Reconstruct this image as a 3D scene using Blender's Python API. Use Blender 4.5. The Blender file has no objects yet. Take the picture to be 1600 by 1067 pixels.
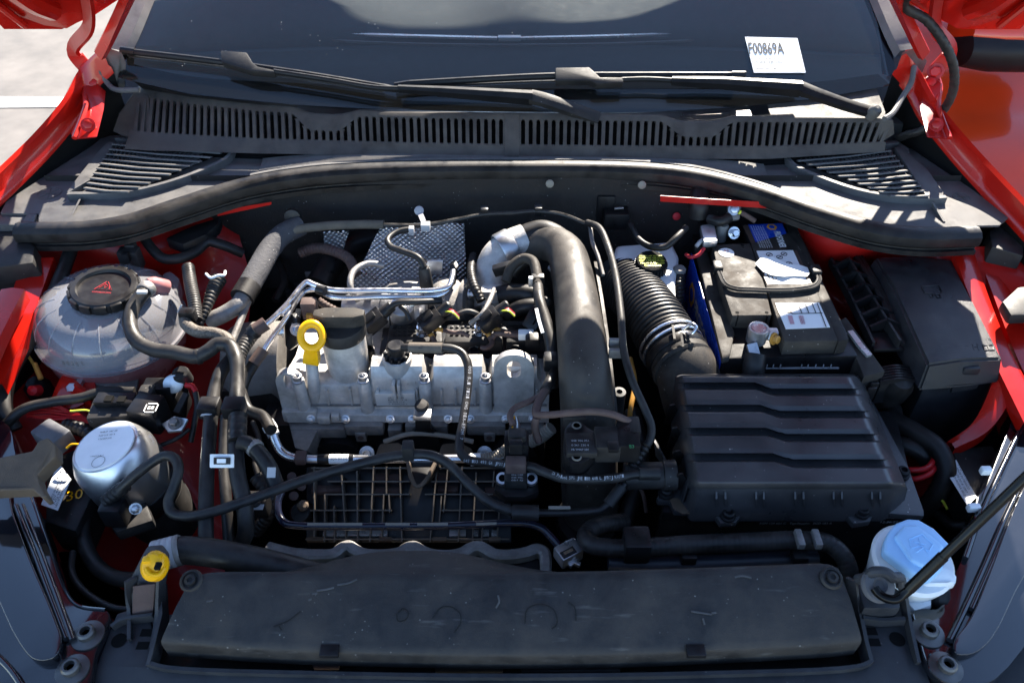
import bpy, bmesh, math, random
from mathutils import Vector, Matrix
from math import radians, sin, cos, pi, sqrt
random.seed(7)
SC = bpy.context.scene
COL = SC.collection
# ---------------------------------------------------------------- camera, sky, sun, exposure
PITCH = radians(42); F = 1250.0; CZ = 0.73
cd = bpy.data.cameras.new('camera'); cam = bpy.data.objects.new('camera', cd); COL.objects.link(cam)
cd.sensor_width = 36; cd.lens = 36 * F / 1600; cd.clip_start = 0.02; cd.clip_end = 500
cam.location = (0, 0, CZ); cam.rotation_euler = (pi / 2 - PITCH, 0, 0)
cd.dof.use_dof = True; cd.dof.focus_distance = 1.08; cd.dof.aperture_fstop = 9
SC.camera = cam
SUN_EL, SUN_AZ = radians(34), radians(19)      # azimuth from +y (behind the car) towards +x
w = bpy.data.worlds.new('World'); SC.world = w; w.use_nodes = True
nt = w.node_tree; bg = nt.nodes['Background']
sky = nt.nodes.new('ShaderNodeTexSky'); sky.sky_type = 'NISHITA'; sky.sun_disc = False
sky.sun_elevation = SUN_EL; sky.sun_rotation = SUN_AZ; sky.air_density = 0.8; sky.dust_density = 0.1; sky.ozone_density = 1.6
nt.links.new(sky.outputs[0], bg.inputs[0]); bg.inputs[1].default_value = 0.105
sd = bpy.data.lights.new('sun', 'SUN'); sd.energy = 5.0; sd.angle = radians(0.5); sd.color = (1.0, 0.91, 0.79)
sun = bpy.data.objects.new('sun', sd); COL.objects.link(sun)
sv = Vector((sin(SUN_AZ) * cos(SUN_EL), cos(SUN_AZ) * cos(SUN_EL), sin(SUN_EL)))
sun.rotation_euler = sv.to_track_quat('Z', 'Y').to_euler(); sun.location = sv * 6
SC.view_settings.view_transform = 'Standard'; SC.view_settings.look = 'None'
SC.view_settings.exposure = 2.25; SC.view_settings.gamma = 1
SC.cycles.max_bounces = 8; SC.cycles.transparent_max_bounces = 12
SC.cycles.caustics_reflective = False; SC.cycles.caustics_refractive = False

# ---------------------------------------------------------------- geometry helpers
SP, CP = sin(PITCH), cos(PITCH)
def ray(px, py):
    u = (px - 800) / F; v = (533.5 - py) / F
    return Vector((u, CP + v * SP, -SP + v * CP))
CAMP = Vector((0, 0, CZ))
def P(px, py, z):                       # where the line of sight meets the level z
    d = ray(px, py); return CAMP + d * ((z - CZ) / d.z)
def PYY(px, py, y):                     # ... meets the upright plane y
    d = ray(px, py); return CAMP + d * (y / d.y)
GA = radians(27); GN = Vector((0, -sin(GA), cos(GA))); G0 = Vector((0, 1.250, 0.124))
def PW(px, py, off=0.0):                # ... meets the windscreen glass
    d = ray(px, py); t = (G0 + GN * off - CAMP).dot(GN) / d.dot(GN); return CAMP + d * t
def depth(p): return p.y * CP + (CZ - p.z) * SP
def mm(px, p): return px * depth(p) / F  # a length in picture pixels at point p, in metres
def pp(l, z): return [P(a[0], a[1], a[2] if len(a) > 2 else z) for a in l]

def catmull(pts, n=8):
    if len(pts) < 3: 
        return [pts[0].lerp(pts[-1], i / n) for i in range(n + 1)]
    out = []
    q = [pts[0] * 2 - pts[1]] + list(pts) + [pts[-1] * 2 - pts[-2]]
    for i in range(1, len(q) - 2):
        p0, p1, p2, p3 = q[i - 1:i + 3]
        t1 = max((p1 - p0).length, 1e-6) ** .5; t2 = t1 + max((p2 - p1).length, 1e-6) ** .5
        t3 = t2 + max((p3 - p2).length, 1e-6) ** .5
        for k in range(n):
            t = t1 + (t2 - t1) * k / n
            a1 = p0 * ((t1 - t) / t1) + p1 * (t / t1)
            a2 = p1 * ((t2 - t) / (t2 - t1)) + p2 * ((t - t1) / (t2 - t1))
            a3 = p2 * ((t3 - t) / (t3 - t2)) + p3 * ((t - t2) / (t3 - t2))
            b1 = a1 * ((t2 - t) / t2) + a2 * (t / t2)
            b2 = a2 * ((t3 - t) / (t3 - t1)) + a3 * ((t - t1) / (t3 - t1))
            out.append(b1 * ((t2 - t) / (t2 - t1)) + b2 * ((t - t1) / (t2 - t1)))
    out.append(Vector(pts[-1])); return out
def resample(pts, step):
    out = [pts[0]]; acc = 0
    L = [0]
    for a, b in zip(pts, pts[1:]): L.append(L[-1] + (b - a).length)
    n = max(2, int(L[-1] / step)); j = 0
    for i in range(1, n + 1):
        s = L[-1] * i / n
        while j < len(L) - 2 and L[j + 1] < s: j += 1
        k = (s - L[j]) / max(L[j + 1] - L[j], 1e-9); out.append(pts[j].lerp(pts[j + 1], min(k, 1)))
    return out, L[-1]
def basis(axis, up=Vector((0, 0, 1))):
    a = axis.normalized()
    x = up.cross(a)
    if x.length < 1e-4: x = Vector((1, 0, 0))
    x.normalize(); return x, a.cross(x), a

class Geo:
    def __init__(s): s.v = []; s.f = []; s.bm = None
    def add(s, v, f):
        n = len(s.v); s.v += [Vector(p) for p in v]; s.f += [[i + n for i in q] for q in f]; return s
    def from_bm(s, bm):
        bm.verts.index_update()
        s.add([v.co.copy() for v in bm.verts], [[v.index for v in f.verts] for f in bm.faces]); bm.free(); return s
    def rings(s, rs, caps=True, close=True):
        n = len(rs[0]); v = [p for r in rs for p in r]; f = []
        for i in range(len(rs) - 1):
            for k in range(n if close else n - 1):
                k2 = (k + 1) % n
                f.append([i * n + k, i * n + k2, (i + 1) * n + k2, (i + 1) * n + k])
        if caps and close: f.append(list(range(n))[::-1]); f.append([(len(rs) - 1) * n + k for k in range(n)])
        return s.add(v, f)
    def sweep(s, path, prof, up=Vector((0, 0, 1)), caps=True, scale=None, close=True):
        rs = []; X = None
        for i, p in enumerate(path):
            t = (path[min(i + 1, len(path) - 1)] - path[max(i - 1, 0)]).normalized()
            if up is not None:
                x = t.cross(up); x.normalize(); y = x.cross(t)
            else:
                if X is None: x, y, _ = basis(t); x = x
                else: x = (X - t * X.dot(t)).normalized()
                X = x; y = t.cross(x)
            k = scale[i] if scale else 1
            rs.append([p + x * (a * k) + y * (b * k) for a, b in prof])
        return s.rings(rs, caps, close)
    def tube(s, pts, r, seg=12, n=8, smooth=True, corr=None, rk=None, taper=None):
        path = catmull(pts, n) if smooth else list(pts)
        if corr:
            pitch, amp = corr; path, L = resample(path, pitch / 6)
            m = len(path) - 1
            sc = [1 + amp * (1 if (i % 6) in (0, 1, 5) else (-1 if i % 6 == 3 else 0)) for i in range(m + 1)]
        else: sc = [1.0] * len(path)
        if taper:
            m = len(path) - 1
            for i in range(m + 1):
                q = i / m * (len(taper) - 1); j = min(int(q), len(taper) - 2); sc[i] *= taper[j] + (taper[j + 1] - taper[j]) * (q - j)
        prof = [(r * cos(2 * pi * k / seg), r * sin(2 * pi * k / seg)) for k in range(seg)]
        return s.sweep(path, prof, None, True, sc)
    def lathe(s, prof, c, axis=Vector((0, 0, 1)), seg=32, sx=1.0, sy=1.0, xd=None, caps=True):
        a = axis.normalized()
        if xd is None: x, y, a = basis(a, Vector((0, 1, 0)) if abs(a.z) > .9 else Vector((0, 0, 1)))
        else: x = (xd - a * xd.dot(a)).normalized(); y = a.cross(x)
        rs = []
        for r, h in prof:
            rs.append([c + a * h + x * (r * sx * cos(2 * pi * k / seg)) + y * (r * sy * sin(2 * pi * k / seg)) for k in range(seg)])
        return s.rings(rs, caps)
    def prism(s, top, vec, bev=0.0, seg=2, shrink=None):
        vec = Vector(vec); bm = bmesh.new()
        a = [bm.verts.new(p) for p in top]
        if shrink:
            c = sum((Vector(p) for p in top), Vector()) / len(top)
            b = [bm.verts.new(c + (Vector(p) - c) * shrink + vec) for p in top]
        else: b = [bm.verts.new(Vector(p) + vec) for p in top]
        n = len(a)
        bm.faces.new(a); bm.faces.new(b[::-1])
        for i in range(n): bm.faces.new((a[i], b[i], b[(i + 1) % n], a[(i + 1) % n]))
        bmesh.ops.recalc_face_normals(bm, faces=bm.faces)
        if bev > 0: bmesh.ops.bevel(bm, geom=bm.edges[:], offset=bev, segments=seg, profile=.6, affect='EDGES', clamp_overlap=True)
        return s.from_bm(bm)
    def box(s, c, size, bev=0.0, ax=None, seg=2):      # ax = (x, y, z) unit vectors
        X, Y, Z = ax if ax else (Vector((1, 0, 0)), Vector((0, 1, 0)), Vector((0, 0, 1)))
        a, b, h = size[0] / 2, size[1] / 2, size[2] / 2
        top = [c + X * i * a + Y * j * b + Z * h for i, j in ((-1, -1), (1, -1), (1, 1), (-1, 1))]
        return s.prism(top, -Z * size[2], bev, seg)
    def sheet(s, pts, vec, sub=0):                      # thin plate with thickness vec
        return s.prism(pts, vec)
    def hexbolt(s, c, axis, r, h):
        s.lathe([(r * 1.5, 0), (r * 1.5, h * .25)], c, axis, 16); s.lathe([(r, h * .2), (r, h), (r * .8, h * 1.1)], c, axis, 6); return s

def setmat(me, m):
    me.materials.clear(); me.materials.append(m)
ROOT = {}
def link_mesh(name, me, parent=None, kind=None, label=None):
    o = bpy.data.objects.new(name, me); COL.objects.link(o)
    if parent is not None: o.parent = parent
    if kind: o['kind'] = kind
    if label: o['label'] = label
    return o
def part(name, g, m, parent=None, ang=35, kind=None, label=None):
    base = ROOT.get(parent.name, Vector()) if parent is not None else Vector()
    me = bpy.data.meshes.new(name)
    me.from_pydata([tuple(p - base) for p in g.v], [], g.f); me.validate()
    bm = bmesh.new(); bm.from_mesh(me); bmesh.ops.recalc_face_normals(bm, faces=bm.faces); bm.to_mesh(me); bm.free()
    me.polygons.foreach_set('use_smooth', [True] * len(me.polygons))
    me.set_sharp_from_angle(angle=radians(ang))
    setmat(me, m)
    o = link_mesh(name, me, parent, kind, label); ROOT[o.name] = base
    return o
def thing(name, label, cat, base, group=None):
    o = bpy.data.objects.new(name, None); COL.objects.link(o); o.location = base; o.empty_display_size = .02
    o['label'] = label; o['category'] = cat
    if group: o['group'] = group
    ROOT[o.name] = Vector(base); return o
def solo(name, g, m, label, cat, group=None, ang=35):
    o = part(name, g, m, None, ang); o['label'] = label; o['category'] = cat
    if group: o['group'] = group
    return o
def pipe(name, pts, rpx, m, parent=None, label=None, cat=None, seg=12, n=8, corr=None, taper=None, group=None, smooth=True):
    q = [P(*a) for a in pts]; r = mm(rpx, q[len(q) // 2]); g = Geo().tube(q, r, seg, n, smooth, corr, taper=taper)
    if cat and parent is None: return solo(name, g, m, label, cat, group)
    return part(name, g, m, parent, label=label)
def cable_clip(px, py, z, rpx, dirpx, m, parent, name='clip', wide=12, sq=1.25):
    c = P(px, py, z); d = (P(px + dirpx[0], py + dirpx[1], z) - c).normalized()
    r = mm(rpx, c) * sq; x, y, a = basis(d)
    g = Geo().box(c, (r * 2, r * 2, mm(wide, c)), r * .25, (x, y, a)); return part(name, g, m, parent)
def band(px, py, z, rpx, dirpx, m, parent, name='band', wide=8, k=1.08):
    c = P(px, py, z); e = P(px + dirpx[0], py + dirpx[1], z); d = (e - c).normalized(); L = mm(wide, c) / 2; r = mm(rpx, c) * k
    return part(name, Geo().lathe([(r * .96, -L), (r, -L * .8), (r, L * .8), (r * .96, L)], c, d, 20), m, parent)
def text(body, p0, p1, up, m, parent, lift=0.0004, name='lettering', hk=None, height=None, stretch=True, bold=0.0):
    cu = bpy.data.curves.new('lettering', 'FONT'); cu.body = body; cu.resolution_u = 2; cu.offset = bold
    ob = bpy.data.objects.new('lettering_tmp', cu); COL.objects.link(ob)
    me = bpy.data.meshes.new_from_object(ob); bpy.data.objects.remove(ob); bpy.data.curves.remove(cu)
    xs = [v.co.x for v in me.vertices]
    if not xs: return None
    x0, x1 = min(xs), max(xs); X = (p1 - p0); L = X.length; X.normalize()
    Y = (up - X * up.dot(X)).normalized(); N = X.cross(Y); kx = L / max(x1 - x0, 1e-6)
    ky = height / .7 if height else kx
    base = ROOT.get(parent.name, Vector())
    for v in me.vertices: v.co = p0 + X * ((v.co.x - x0) * kx) + Y * (v.co.y * ky) + N * lift - base
    setmat(me, m); o = link_mesh(name, me, parent); ROOT[o.name] = base; return o

# ---------------------------------------------------------------- materials
def mat(name, col, rough=.5, metal=0.0, var=.25, vscale=40, grain=0.0, gscale=900, dust=0.0, dcol=(.20, .165, .13), dscale=25,
        speck=0.0, coat=0.0, spec=.30, alpha=None, rvar=.12, scr=0.0):
    m = bpy.data.materials.new(name); m.use_nodes = True; n = m.node_tree.nodes; l = m.node_tree.links; b = n['Principled BSDF']
    tc = n.new('ShaderNodeTexCoord')
    def noise(sc, det=4, rgh=.6, dist=0.0):
        t = n.new('ShaderNodeTexNoise'); t.inputs['Scale'].default_value = sc; t.inputs['Detail'].default_value = det
        t.inputs['Roughness'].default_value = rgh; t.inputs['Distortion'].default_value = dist
        l.new(tc.outputs['Object'], t.inputs['Vector']); return t.outputs['Fac']
    def ramp(src, a, c, lo=0., hi=1.):
        t = n.new('ShaderNodeMapRange'); t.inputs[1].default_value = a; t.inputs[2].default_value = c; t.inputs[3].default_value = lo; t.inputs[4].default_value = hi
        l.new(src, t.inputs[0]); return t.outputs[0]
    def mix(fac, A, B):
        t = n.new('ShaderNodeMix'); t.data_type = 'RGBA'
        if isinstance(fac, float): t.inputs[0].default_value = fac
        else: l.new(fac, t.inputs[0])
        for i, c in ((6, A), (7, B)):
            if isinstance(c, tuple): t.inputs[i].default_value = (*c, 1)
            else: l.new(c, t.inputs[i])
        return t.outputs[2]
    nv = noise(vscale)
    dk = tuple(max(0, c * (1 - var)) for c in col); lt = tuple(min(1, c * (1 + var)) for c in col)
    c = mix(ramp(nv, .3, .7), dk, lt)
    rsrc = ramp(nv, .3, .7, max(.03, rough - rvar), min(1, rough + rvar))
    if dust > 0:
        dn = noise(dscale, 8, .7, .4); fac = ramp(dn, .42, .72, 0, dust); c = mix(fac, c, dcol)
        a = n.new('ShaderNodeMath'); a.operation = 'ADD'; a.use_clamp = True; l.new(rsrc, a.inputs[0]); l.new(fac, a.inputs[1]); rsrc = a.outputs[0]
    if speck > 0:
        sp = n.new('ShaderNodeTexVoronoi'); sp.inputs['Scale'].default_value = 170; sp.inputs['Randomness'].default_value = 1
        l.new(tc.outputs['Object'], sp.inputs['Vector']); f1 = ramp(sp.outputs['Distance'], .05, .16, 1, 0)
        f2 = ramp(noise(60, 3), .56, .62, 0, speck); mu = n.new('ShaderNodeMath'); mu.operation = 'MULTIPLY'; l.new(f1, mu.inputs[0]); l.new(f2, mu.inputs[1])
        c = mix(mu.outputs[0], c, (.55, .52, .48))
    if scr > 0:
        wv = n.new('ShaderNodeTexNoise'); mp = n.new('ShaderNodeMapping'); mp.inputs['Scale'].default_value = (14, 90, 30); mp.inputs['Rotation'].default_value = (0, 0, .6)
        l.new(tc.outputs['Object'], mp.inputs[0]); l.new(mp.outputs[0], wv.inputs['Vector']); wv.inputs['Scale'].default_value = 1.6; wv.inputs['Detail'].default_value = 9
        c = mix(ramp(wv.outputs['Fac'], .63, .75, 0, scr), c, (.5, .48, .45))
    l.new(c, b.inputs['Base Color']); l.new(rsrc, b.inputs['Roughness'])
    b.inputs['Metallic'].default_value = metal; b.inputs['Coat Weight'].default_value = coat; b.inputs['Coat Roughness'].default_value = .04
    b.inputs['Specular IOR Level'].default_value = spec
    if grain > 0:
        bp = n.new('ShaderNodeBump'); bp.inputs['Strength'].default_value = grain; bp.inputs['Distance'].default_value = .001
        l.new(noise(gscale, 2), bp.inputs['Height']); l.new(bp.outputs[0], b.inputs['Normal'])
    if alpha is not None: b.inputs['Alpha'].default_value = alpha
    return m
class M: pass
M.plastic = mat('black_plastic', (.015, .015, .0155), .5, grain=.25, dust=.12, speck=.5)
M.plastic2 = mat('satin_black_plastic', (.008, .008, .009), .36, grain=.1, dust=.04)
M.dusty = mat('dusty_black_plastic', (.022, .020, .018), .58, spec=.22, grain=.3, dust=.32, dcol=(.17, .14, .11), dscale=18, speck=.8)
M.pipe = mat('sheened_black_plastic', (.030, .027, .024), .48, spec=.32, grain=.35, dust=.25, dcol=(.14, .12, .10), dscale=20, speck=.6)
M.cover = mat('front_cover_plastic', (.020, .0195, .0195), .46, grain=.4, dust=.25, dcol=(.15, .125, .10), dscale=12, speck=.4, scr=.10)
M.airbox = mat('airbox_plastic', (.034, .034, .037), .36, spec=.5, grain=.15, dust=.08, dcol=(.12, .11, .10), speck=1.0, vscale=14)
M.cowl = mat('grey_cowl_plastic', (.085, .084, .084), .5, grain=.35, gscale=1200, dust=.3, dcol=(.22, .20, .17), dscale=9)
M.grille = mat('brown_grille_plastic', (.055, .049, .044), .5, grain=.3, gscale=1200, dust=.25, dcol=(.20, .17, .14), dscale=14)  # browner than the cowl plastic
M.rubber = mat('black_rubber', (.011, .0105, .0105), .42, grain=.15, dust=.18, dcol=(.11, .09, .075), dscale=30)
M.hose = mat('rubber_hose', (.014, .0135, .0135), .40, grain=.2, dust=.2, dcol=(.12, .10, .085), dscale=40)
M.gloss = mat('gloss_black_paint', (.008, .009, .012), .10, var=.1, rvar=.02, coat=.8, spec=.5)
M.rod = mat('black_rod_paint', (.004, .004, .004), .22, var=.1, spec=.18)
M.satin = mat('satin_black_paint', (.010, .010, .011), .46, var=.2, spec=.2)
M.red = mat('red_paint', (.42, .009, .004), .25, var=.1, vscale=12, rvar=.05, coat=.4, spec=.4, grain=.02, gscale=300)
M.paint2 = mat('sun_glare_red_paint', (.52, .045, .008), .2, var=.1, vscale=6, rvar=.05, coat=.6)  # orange hue paints in sun glare on a red car
M.redin = mat('red_inner_paint', (.40, .009, .006), .38, var=.25, vscale=10, dust=.12, dcol=(.12, .03, .02), coat=.18)
M.cast = mat('cast_aluminium', (.54, .52, .49), .36, .4, var=.22, grain=.5, gscale=650, dust=.42, dcol=(.15, .125, .10), dscale=34, speck=.25)
M.castd = mat('dull_cast_aluminium', (.26, .25, .24), .5, .6, var=.25, grain=.5, gscale=500, dust=.4, dcol=(.10, .085, .07), dscale=26)
M.steel = mat('bright_steel', (.62, .62, .63), .22, 1.0, var=.1)
M.zinc = mat('zinc_plate', (.52, .53, .55), .36, .9, var=.2, dust=.12)
M.cad = mat('pipe_aluminium', (.66, .66, .68), .28, .95, var=.08)
M.dark = mat('dark_gap', (.006, .006, .006), .9, spec=.1)
M.yellow = mat('yellow_plastic', (.86, .42, .006), .32, var=.06)
M.yprint = mat('yellow_print', (.55, .58, .05), .5, var=.05)
M.white = mat('white_print', (.78, .77, .75), .5, var=.04)
M.wgrey = mat('grey_print', (.36, .36, .37), .5, var=.05)
M.paper = mat('white_paper', (.80, .79, .76), .65, var=.03)
M.ink = mat('black_ink', (.02, .02, .02), .6, var=.05)
M.blue = mat('blue_label', (.010, .055, .42), .3, var=.08)
M.brown = mat('brown_label', (.07, .045, .035), .45, var=.1)
M.orange = mat('orange_print', (.80, .33, .02), .5, var=.05)
M.redp = mat('red_print', (.42, .02, .03), .5, var=.05)
M.redwire = mat('red_wire', (.42, .012, .015), .4, var=.15)
M.tape = mat('brown_tape', (.075, .045, .040), .6, grain=.4, dust=.3)
M.tan = mat('tan_rubber', (.095, .068, .046), .6, var=.3, vscale=25, grain=.5, dust=.3, dcol=(.14, .115, .09))
M.wtank = mat('white_translucent_plastic', (.72, .74, .74), .35, var=.05)
M.wblue = mat('pale_blue_plastic', (.36, .60, .86), .42, var=.04)
M.conduit = mat('grey_conduit', (.20, .18, .15), .5, var=.15, dust=.2)
M.boot = mat('amber_boot', (.40, .20, .04), .4, var=.2)
M.pave = mat('concrete_paving', (.155, .142, .128), .9, var=.2, vscale=7, grain=.3, gscale=60)
M.line = mat('white_road_paint', (.5, .49, .47), .7, var=.06)
M.dash = mat('grey_dashboard', (.046, .050, .052), .9, var=.08, grain=.4, gscale=700, spec=.05)
M.chrome = mat('pale_trim', (.55, .56, .54), .3, .6, var=.05)

def flat_text(t, a, b, m, par, h, lift=.0008):
    """lettering on a surface that faces up: never mirrored"""
    X_ = (b - a).normalized(); Y_ = Vector((-X_.y, X_.x, 0))
    return text(t, a, b, Y_, m, par, height=h, lift=lift)
def glass_mat():
    m = bpy.data.materials.new('windscreen_glass'); m.use_nodes = True; n = m.node_tree.nodes; l = m.node_tree.links
    n.clear(); o = n.new('ShaderNodeOutputMaterial'); t = n.new('ShaderNodeBsdfTransparent'); t.inputs[0].default_value = (.80, .86, .86, 1)
    g = n.new('ShaderNodeBsdfGlossy'); g.inputs['Roughness'].default_value = .02; fr = n.new('ShaderNodeFresnel'); fr.inputs[0].default_value = 1.5
    tc = n.new('ShaderNodeTexCoord'); v = n.new('ShaderNodeTexVoronoi'); v.inputs['Scale'].default_value = 95; v.inputs['Randomness'].default_value = 1
    l.new(tc.outputs['Object'], v.inputs['Vector'])
    mr = n.new('ShaderNodeMapRange'); mr.inputs[1].default_value = .03; mr.inputs[2].default_value = .11; mr.inputs[3].default_value = .8; mr.inputs[4].default_value = .0
    l.new(v.outputs['Distance'], mr.inputs[0])
    nz = n.new('ShaderNodeTexNoise'); nz.inputs['Scale'].default_value = 22; nz.inputs['Detail'].default_value = 4; l.new(tc.outputs['Object'], nz.inputs['Vector'])
    m2 = n.new('ShaderNodeMapRange'); m2.inputs[1].default_value = .6; m2.inputs[2].default_value = .68; l.new(nz.outputs['Fac'], m2.inputs[0])
    mu = n.new('ShaderNodeMath'); mu.operation = 'MULTIPLY_ADD'; l.new(mr.outputs[0], mu.inputs[0]); l.new(m2.outputs[0], mu.inputs[1]); mu.inputs[2].default_value = .012
    d = n.new('ShaderNodeBsdfDiffuse'); d.inputs[0].default_value = (.55, .54, .5, 1)
    a = n.new('ShaderNodeMixShader'); l.new(fr.outputs[0], a.inputs[0]); l.new(t.outputs[0], a.inputs[1]); l.new(g.outputs[0], a.inputs[2])
    b = n.new('ShaderNodeMixShader'); l.new(mu.outputs[0], b.inputs[0]); l.new(a.outputs[0], b.inputs[1]); l.new(d.outputs[0], b.inputs[2])
    l.new(b.outputs[0], o.inputs[0]); return m
M.glass = glass_mat()

# ---------------------------------------------------------------- setting: paving, painted line
GZ = -0.92
g = Geo().add([Vector((-60, -20, GZ)), Vector((60, -20, GZ)), Vector((60, 120, GZ)), Vector((-60, 120, GZ))], [[0, 1, 2, 3]])
part('ground', g, M.pave, kind='structure')
a = [P(-300, 150, GZ + .004), P(112, 152, GZ + .004), P(112, 167, GZ + .004), P(-300, 171, GZ + .004)]
part('road_marking', Geo().add(a, [[0, 1, 2, 3]]), M.line, kind='structure')

# ---------------------------------------------------------------- the car body
car = thing('car', 'red car with its bonnet propped open, seen from the front over the engine bay', 'car', Vector((0, .9, -.5)))
def edge_loft(name, line, offs, m, parent, n=5):
    path = catmull(line, n); rs = []
    for i, p in enumerate(path):
        rs.append([p + Vector(o) for o in offs])
    return part(name, Geo().rings(rs, False, False), m, parent, ang=40)
LFE = pp([(158, 78, .20), (128, 108, .175), (104, 152, .15), (60, 205, .125), (0, 264, .105), (-90, 345, .09), (-230, 480, .075), (-420, 700, .05)], 0)
RFE = pp([(1412, 84, .20), (1432, 108, .175), (1456, 152, .15), (1500, 207, .125), (1546, 258, .105), (1610, 325, .09), (1730, 450, .075), (1960, 700, .05)], 0)
for s, line in ((-1, LFE), (1, RFE)):
    offs = [(s * .05, 0, -.75), (s * .05, 0, -.30), (s * .045, 0, -.16), (s * .030, 0, -.05), (s * .012, 0, -.008), (s * .004, 0, 0), (-s * .002, 0, -.004), (-s * .003, 0, -.026), (-s * .007, 0, -.030), (-s * .008, 0, -.040)]
    edge_loft('fender', line, offs, M.red, car)
    edge_loft('fender_shade', line, [(-s * .0075, 0, -.036), (-s * .0075, 0, -.10), (s * .01, 0, -.30)], M.dark, car)  # black sheet painting in the shade below the fender lip
# inner wings: red pressed sheet below the cowl ends, with steps and dents
def red_sheet(name, rows, m, bump=.003, seed=0, parent=None):
    """rows: list of rows of (px, py, z); a smooth sheet through them with small pressed waves"""
    rr = [catmull(pp(r, 0), 6) for r in rows]; cols = []
    for c in range(len(rr[0])): cols.append(catmull([r[c] for r in rr], 6))
    rs = []
    for c in cols:
        rs.append([p + Vector((0, 0, bump * (sin(p.x * 90 + seed) * sin(p.y * 70 + seed * 2) + .6 * sin(p.x * 37 + p.y * 51)))) for p in c])
    return part(name, Geo().rings(rs, False, False), m, parent or car, ang=60)
red_sheet('inner_wing', [[(0, 380, .03), (110, 372, .03), (250, 350, .015), (385, 318, -.02)],
                         [(0, 430, .0), (105, 400, .0), (250, 392, -.01), (372, 350, -.03)],
                         [(-40, 520, -.04), (90, 480, -.075), (240, 450, -.09), (392, 445, -.10)],
                         [(-60, 600, -.06), (50, 560, -.10), (200, 540, -.13), (380, 560, -.16)],
                         [(-60, 700, -.08), (60, 640, -.115), (170, 650, -.13), (370, 700, -.24)],
                         [(-40, 800, -.16), (80, 720, -.17), (190, 800, -.24), (350, 900, -.30)],
                         [(0, 920, -.24), (110, 860, -.25), (190, 920, -.30), (330, 1000, -.34)]], M.redin, .003, 1)
red_sheet('inner_wing', [[(1180, 322, -.02), (1300, 372, .02), (1480, 388, .02), (1600, 380, .02)],
                         [(1215, 350, -.03), (1290, 400, -.012), (1400, 400, -.012), (1610, 450, .01)],
                         [(1240, 420, -.10), (1300, 450, -.12), (1400, 480, -.13), (1600, 540, -.03)],
                         [(1290, 520, -.16), (1380, 560, -.2), (1480, 620, -.2), (1620, 620, -.05)],
                         [(1350, 640, -.24), (1420, 660, -.26), (1500, 690, -.24), (1640, 720, -.08)],
                         [(1380, 760, -.30), (1430, 780, -.30), (1520, 800, -.28), (1700, 850, -.12)]], M.redin, .003, 4)
# raised flange strips that run along the wings
def strip(name, rows, m, parent, th=.004):
    A = catmull(pp(rows[0], 0), 6); B = catmull(pp(rows[1], 0), 6)
    rs = []
    for a, b in zip(A, B): rs.append([a + Vector((0, 0, -.02)), a, a.lerp(b, .5) + Vector((0, 0, .003)), b, b + Vector((0, 0, -.02))])
    return part(name, Geo().rings(rs, False, False), m, parent, ang=30)
strip('wing_flange', [[(2, 452, .035), (-40, 520, .02), (-90, 610, .0)], [(38, 452, .035), (-2, 530, .02), (-40, 630, 0)]], M.red, car)
strip('wing_flange', [[(34, 410, .022), (5, 500, .0), (-30, 600, -.025)], [(84, 402, .022), (48, 500, .0), (3, 600, -.025)]], M.red, car)
strip('wing_flange', [[(1490, 396, .018), (1512, 455, .006), (1545, 545, -.01), (1600, 660, -.03)], [(1522, 394, .018), (1540, 450, .006), (1578, 545, -.01), (1640, 660, -.03)]], M.red, car)
strip('wing_flange', [[(1526, 394, .012), (1548, 450, .0), (1590, 560, -.02), (1640, 660, -.04)], [(1552, 392, .012), (1584, 450, .0), (1640, 560, -.02), (1690, 660, -.04)]], M.red, car)
# red leg that drops to the front at the right, and one under the coolant tank
strip('wing_leg', [[(1560, 575, -.02), (1520, 660, -.06), (1480, 690, -.09)], [(1600, 590, -.02), (1545, 672, -.06), (1492, 700, -.09)]], M.red, car)
strip('wing_leg', [[(80, 622, -.065), (100, 585, -.06), (135, 608, -.06)], [(80, 650, -.07), (110, 618, -.065), (140, 625, -.06)]], M.red, car)
# firewall and dark floor of the engine bay
g = Geo().add([Vector((-.75, 1.13, .07)), Vector((.75, 1.13, .07)), Vector((.75, 1.10, -.5)), Vector((-.75, 1.10, -.5))], [[0, 1, 2, 3]])
part('firewall', g, mat('firewall_insulation', (.020, .018, .017), .85, grain=.8, gscale=300, dust=.3, dcol=(.06, .045, .035), speck=.6), car)
g = Geo().add([Vector((-.72, .2, -.46)), Vector((.72, .2, -.46)), Vector((.72, 1.13, -.46)), Vector((-.72, 1.13, -.46))], [[0, 1, 2, 3]])
part('underbody', g, M.dark, car)
for s in (-1, 1):
    g = Geo().add([Vector((s * .70, .15, -.46)), Vector((s * .70, 1.3, -.46)), Vector((s * .72, 1.3, .03)), Vector((s * .72, .15, -.12))], [[0, 1, 2, 3]])
    part('side_panel', g, M.dark, car)
for px, py in ((458, 338), ):
    part('grommet', Geo().lathe([(.014, 0), (.013, .006), (.006, .008), (.0, .008)], PYY(px, py, 1.085), Vector((0, -1, .2)), 20), M.rubber, car)
for px, py in ((859, 287), (1003, 289), (1057, 338)):
    c = PYY(px, py, 1.118); part('firewall_plug', Geo().lathe([(.0065, 0), (.0065, .002), (.005, .003), (0, .003)], c, Vector((0, -1, .3)), 20), M.conduit if px < 1050 else M.redp, car)
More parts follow.
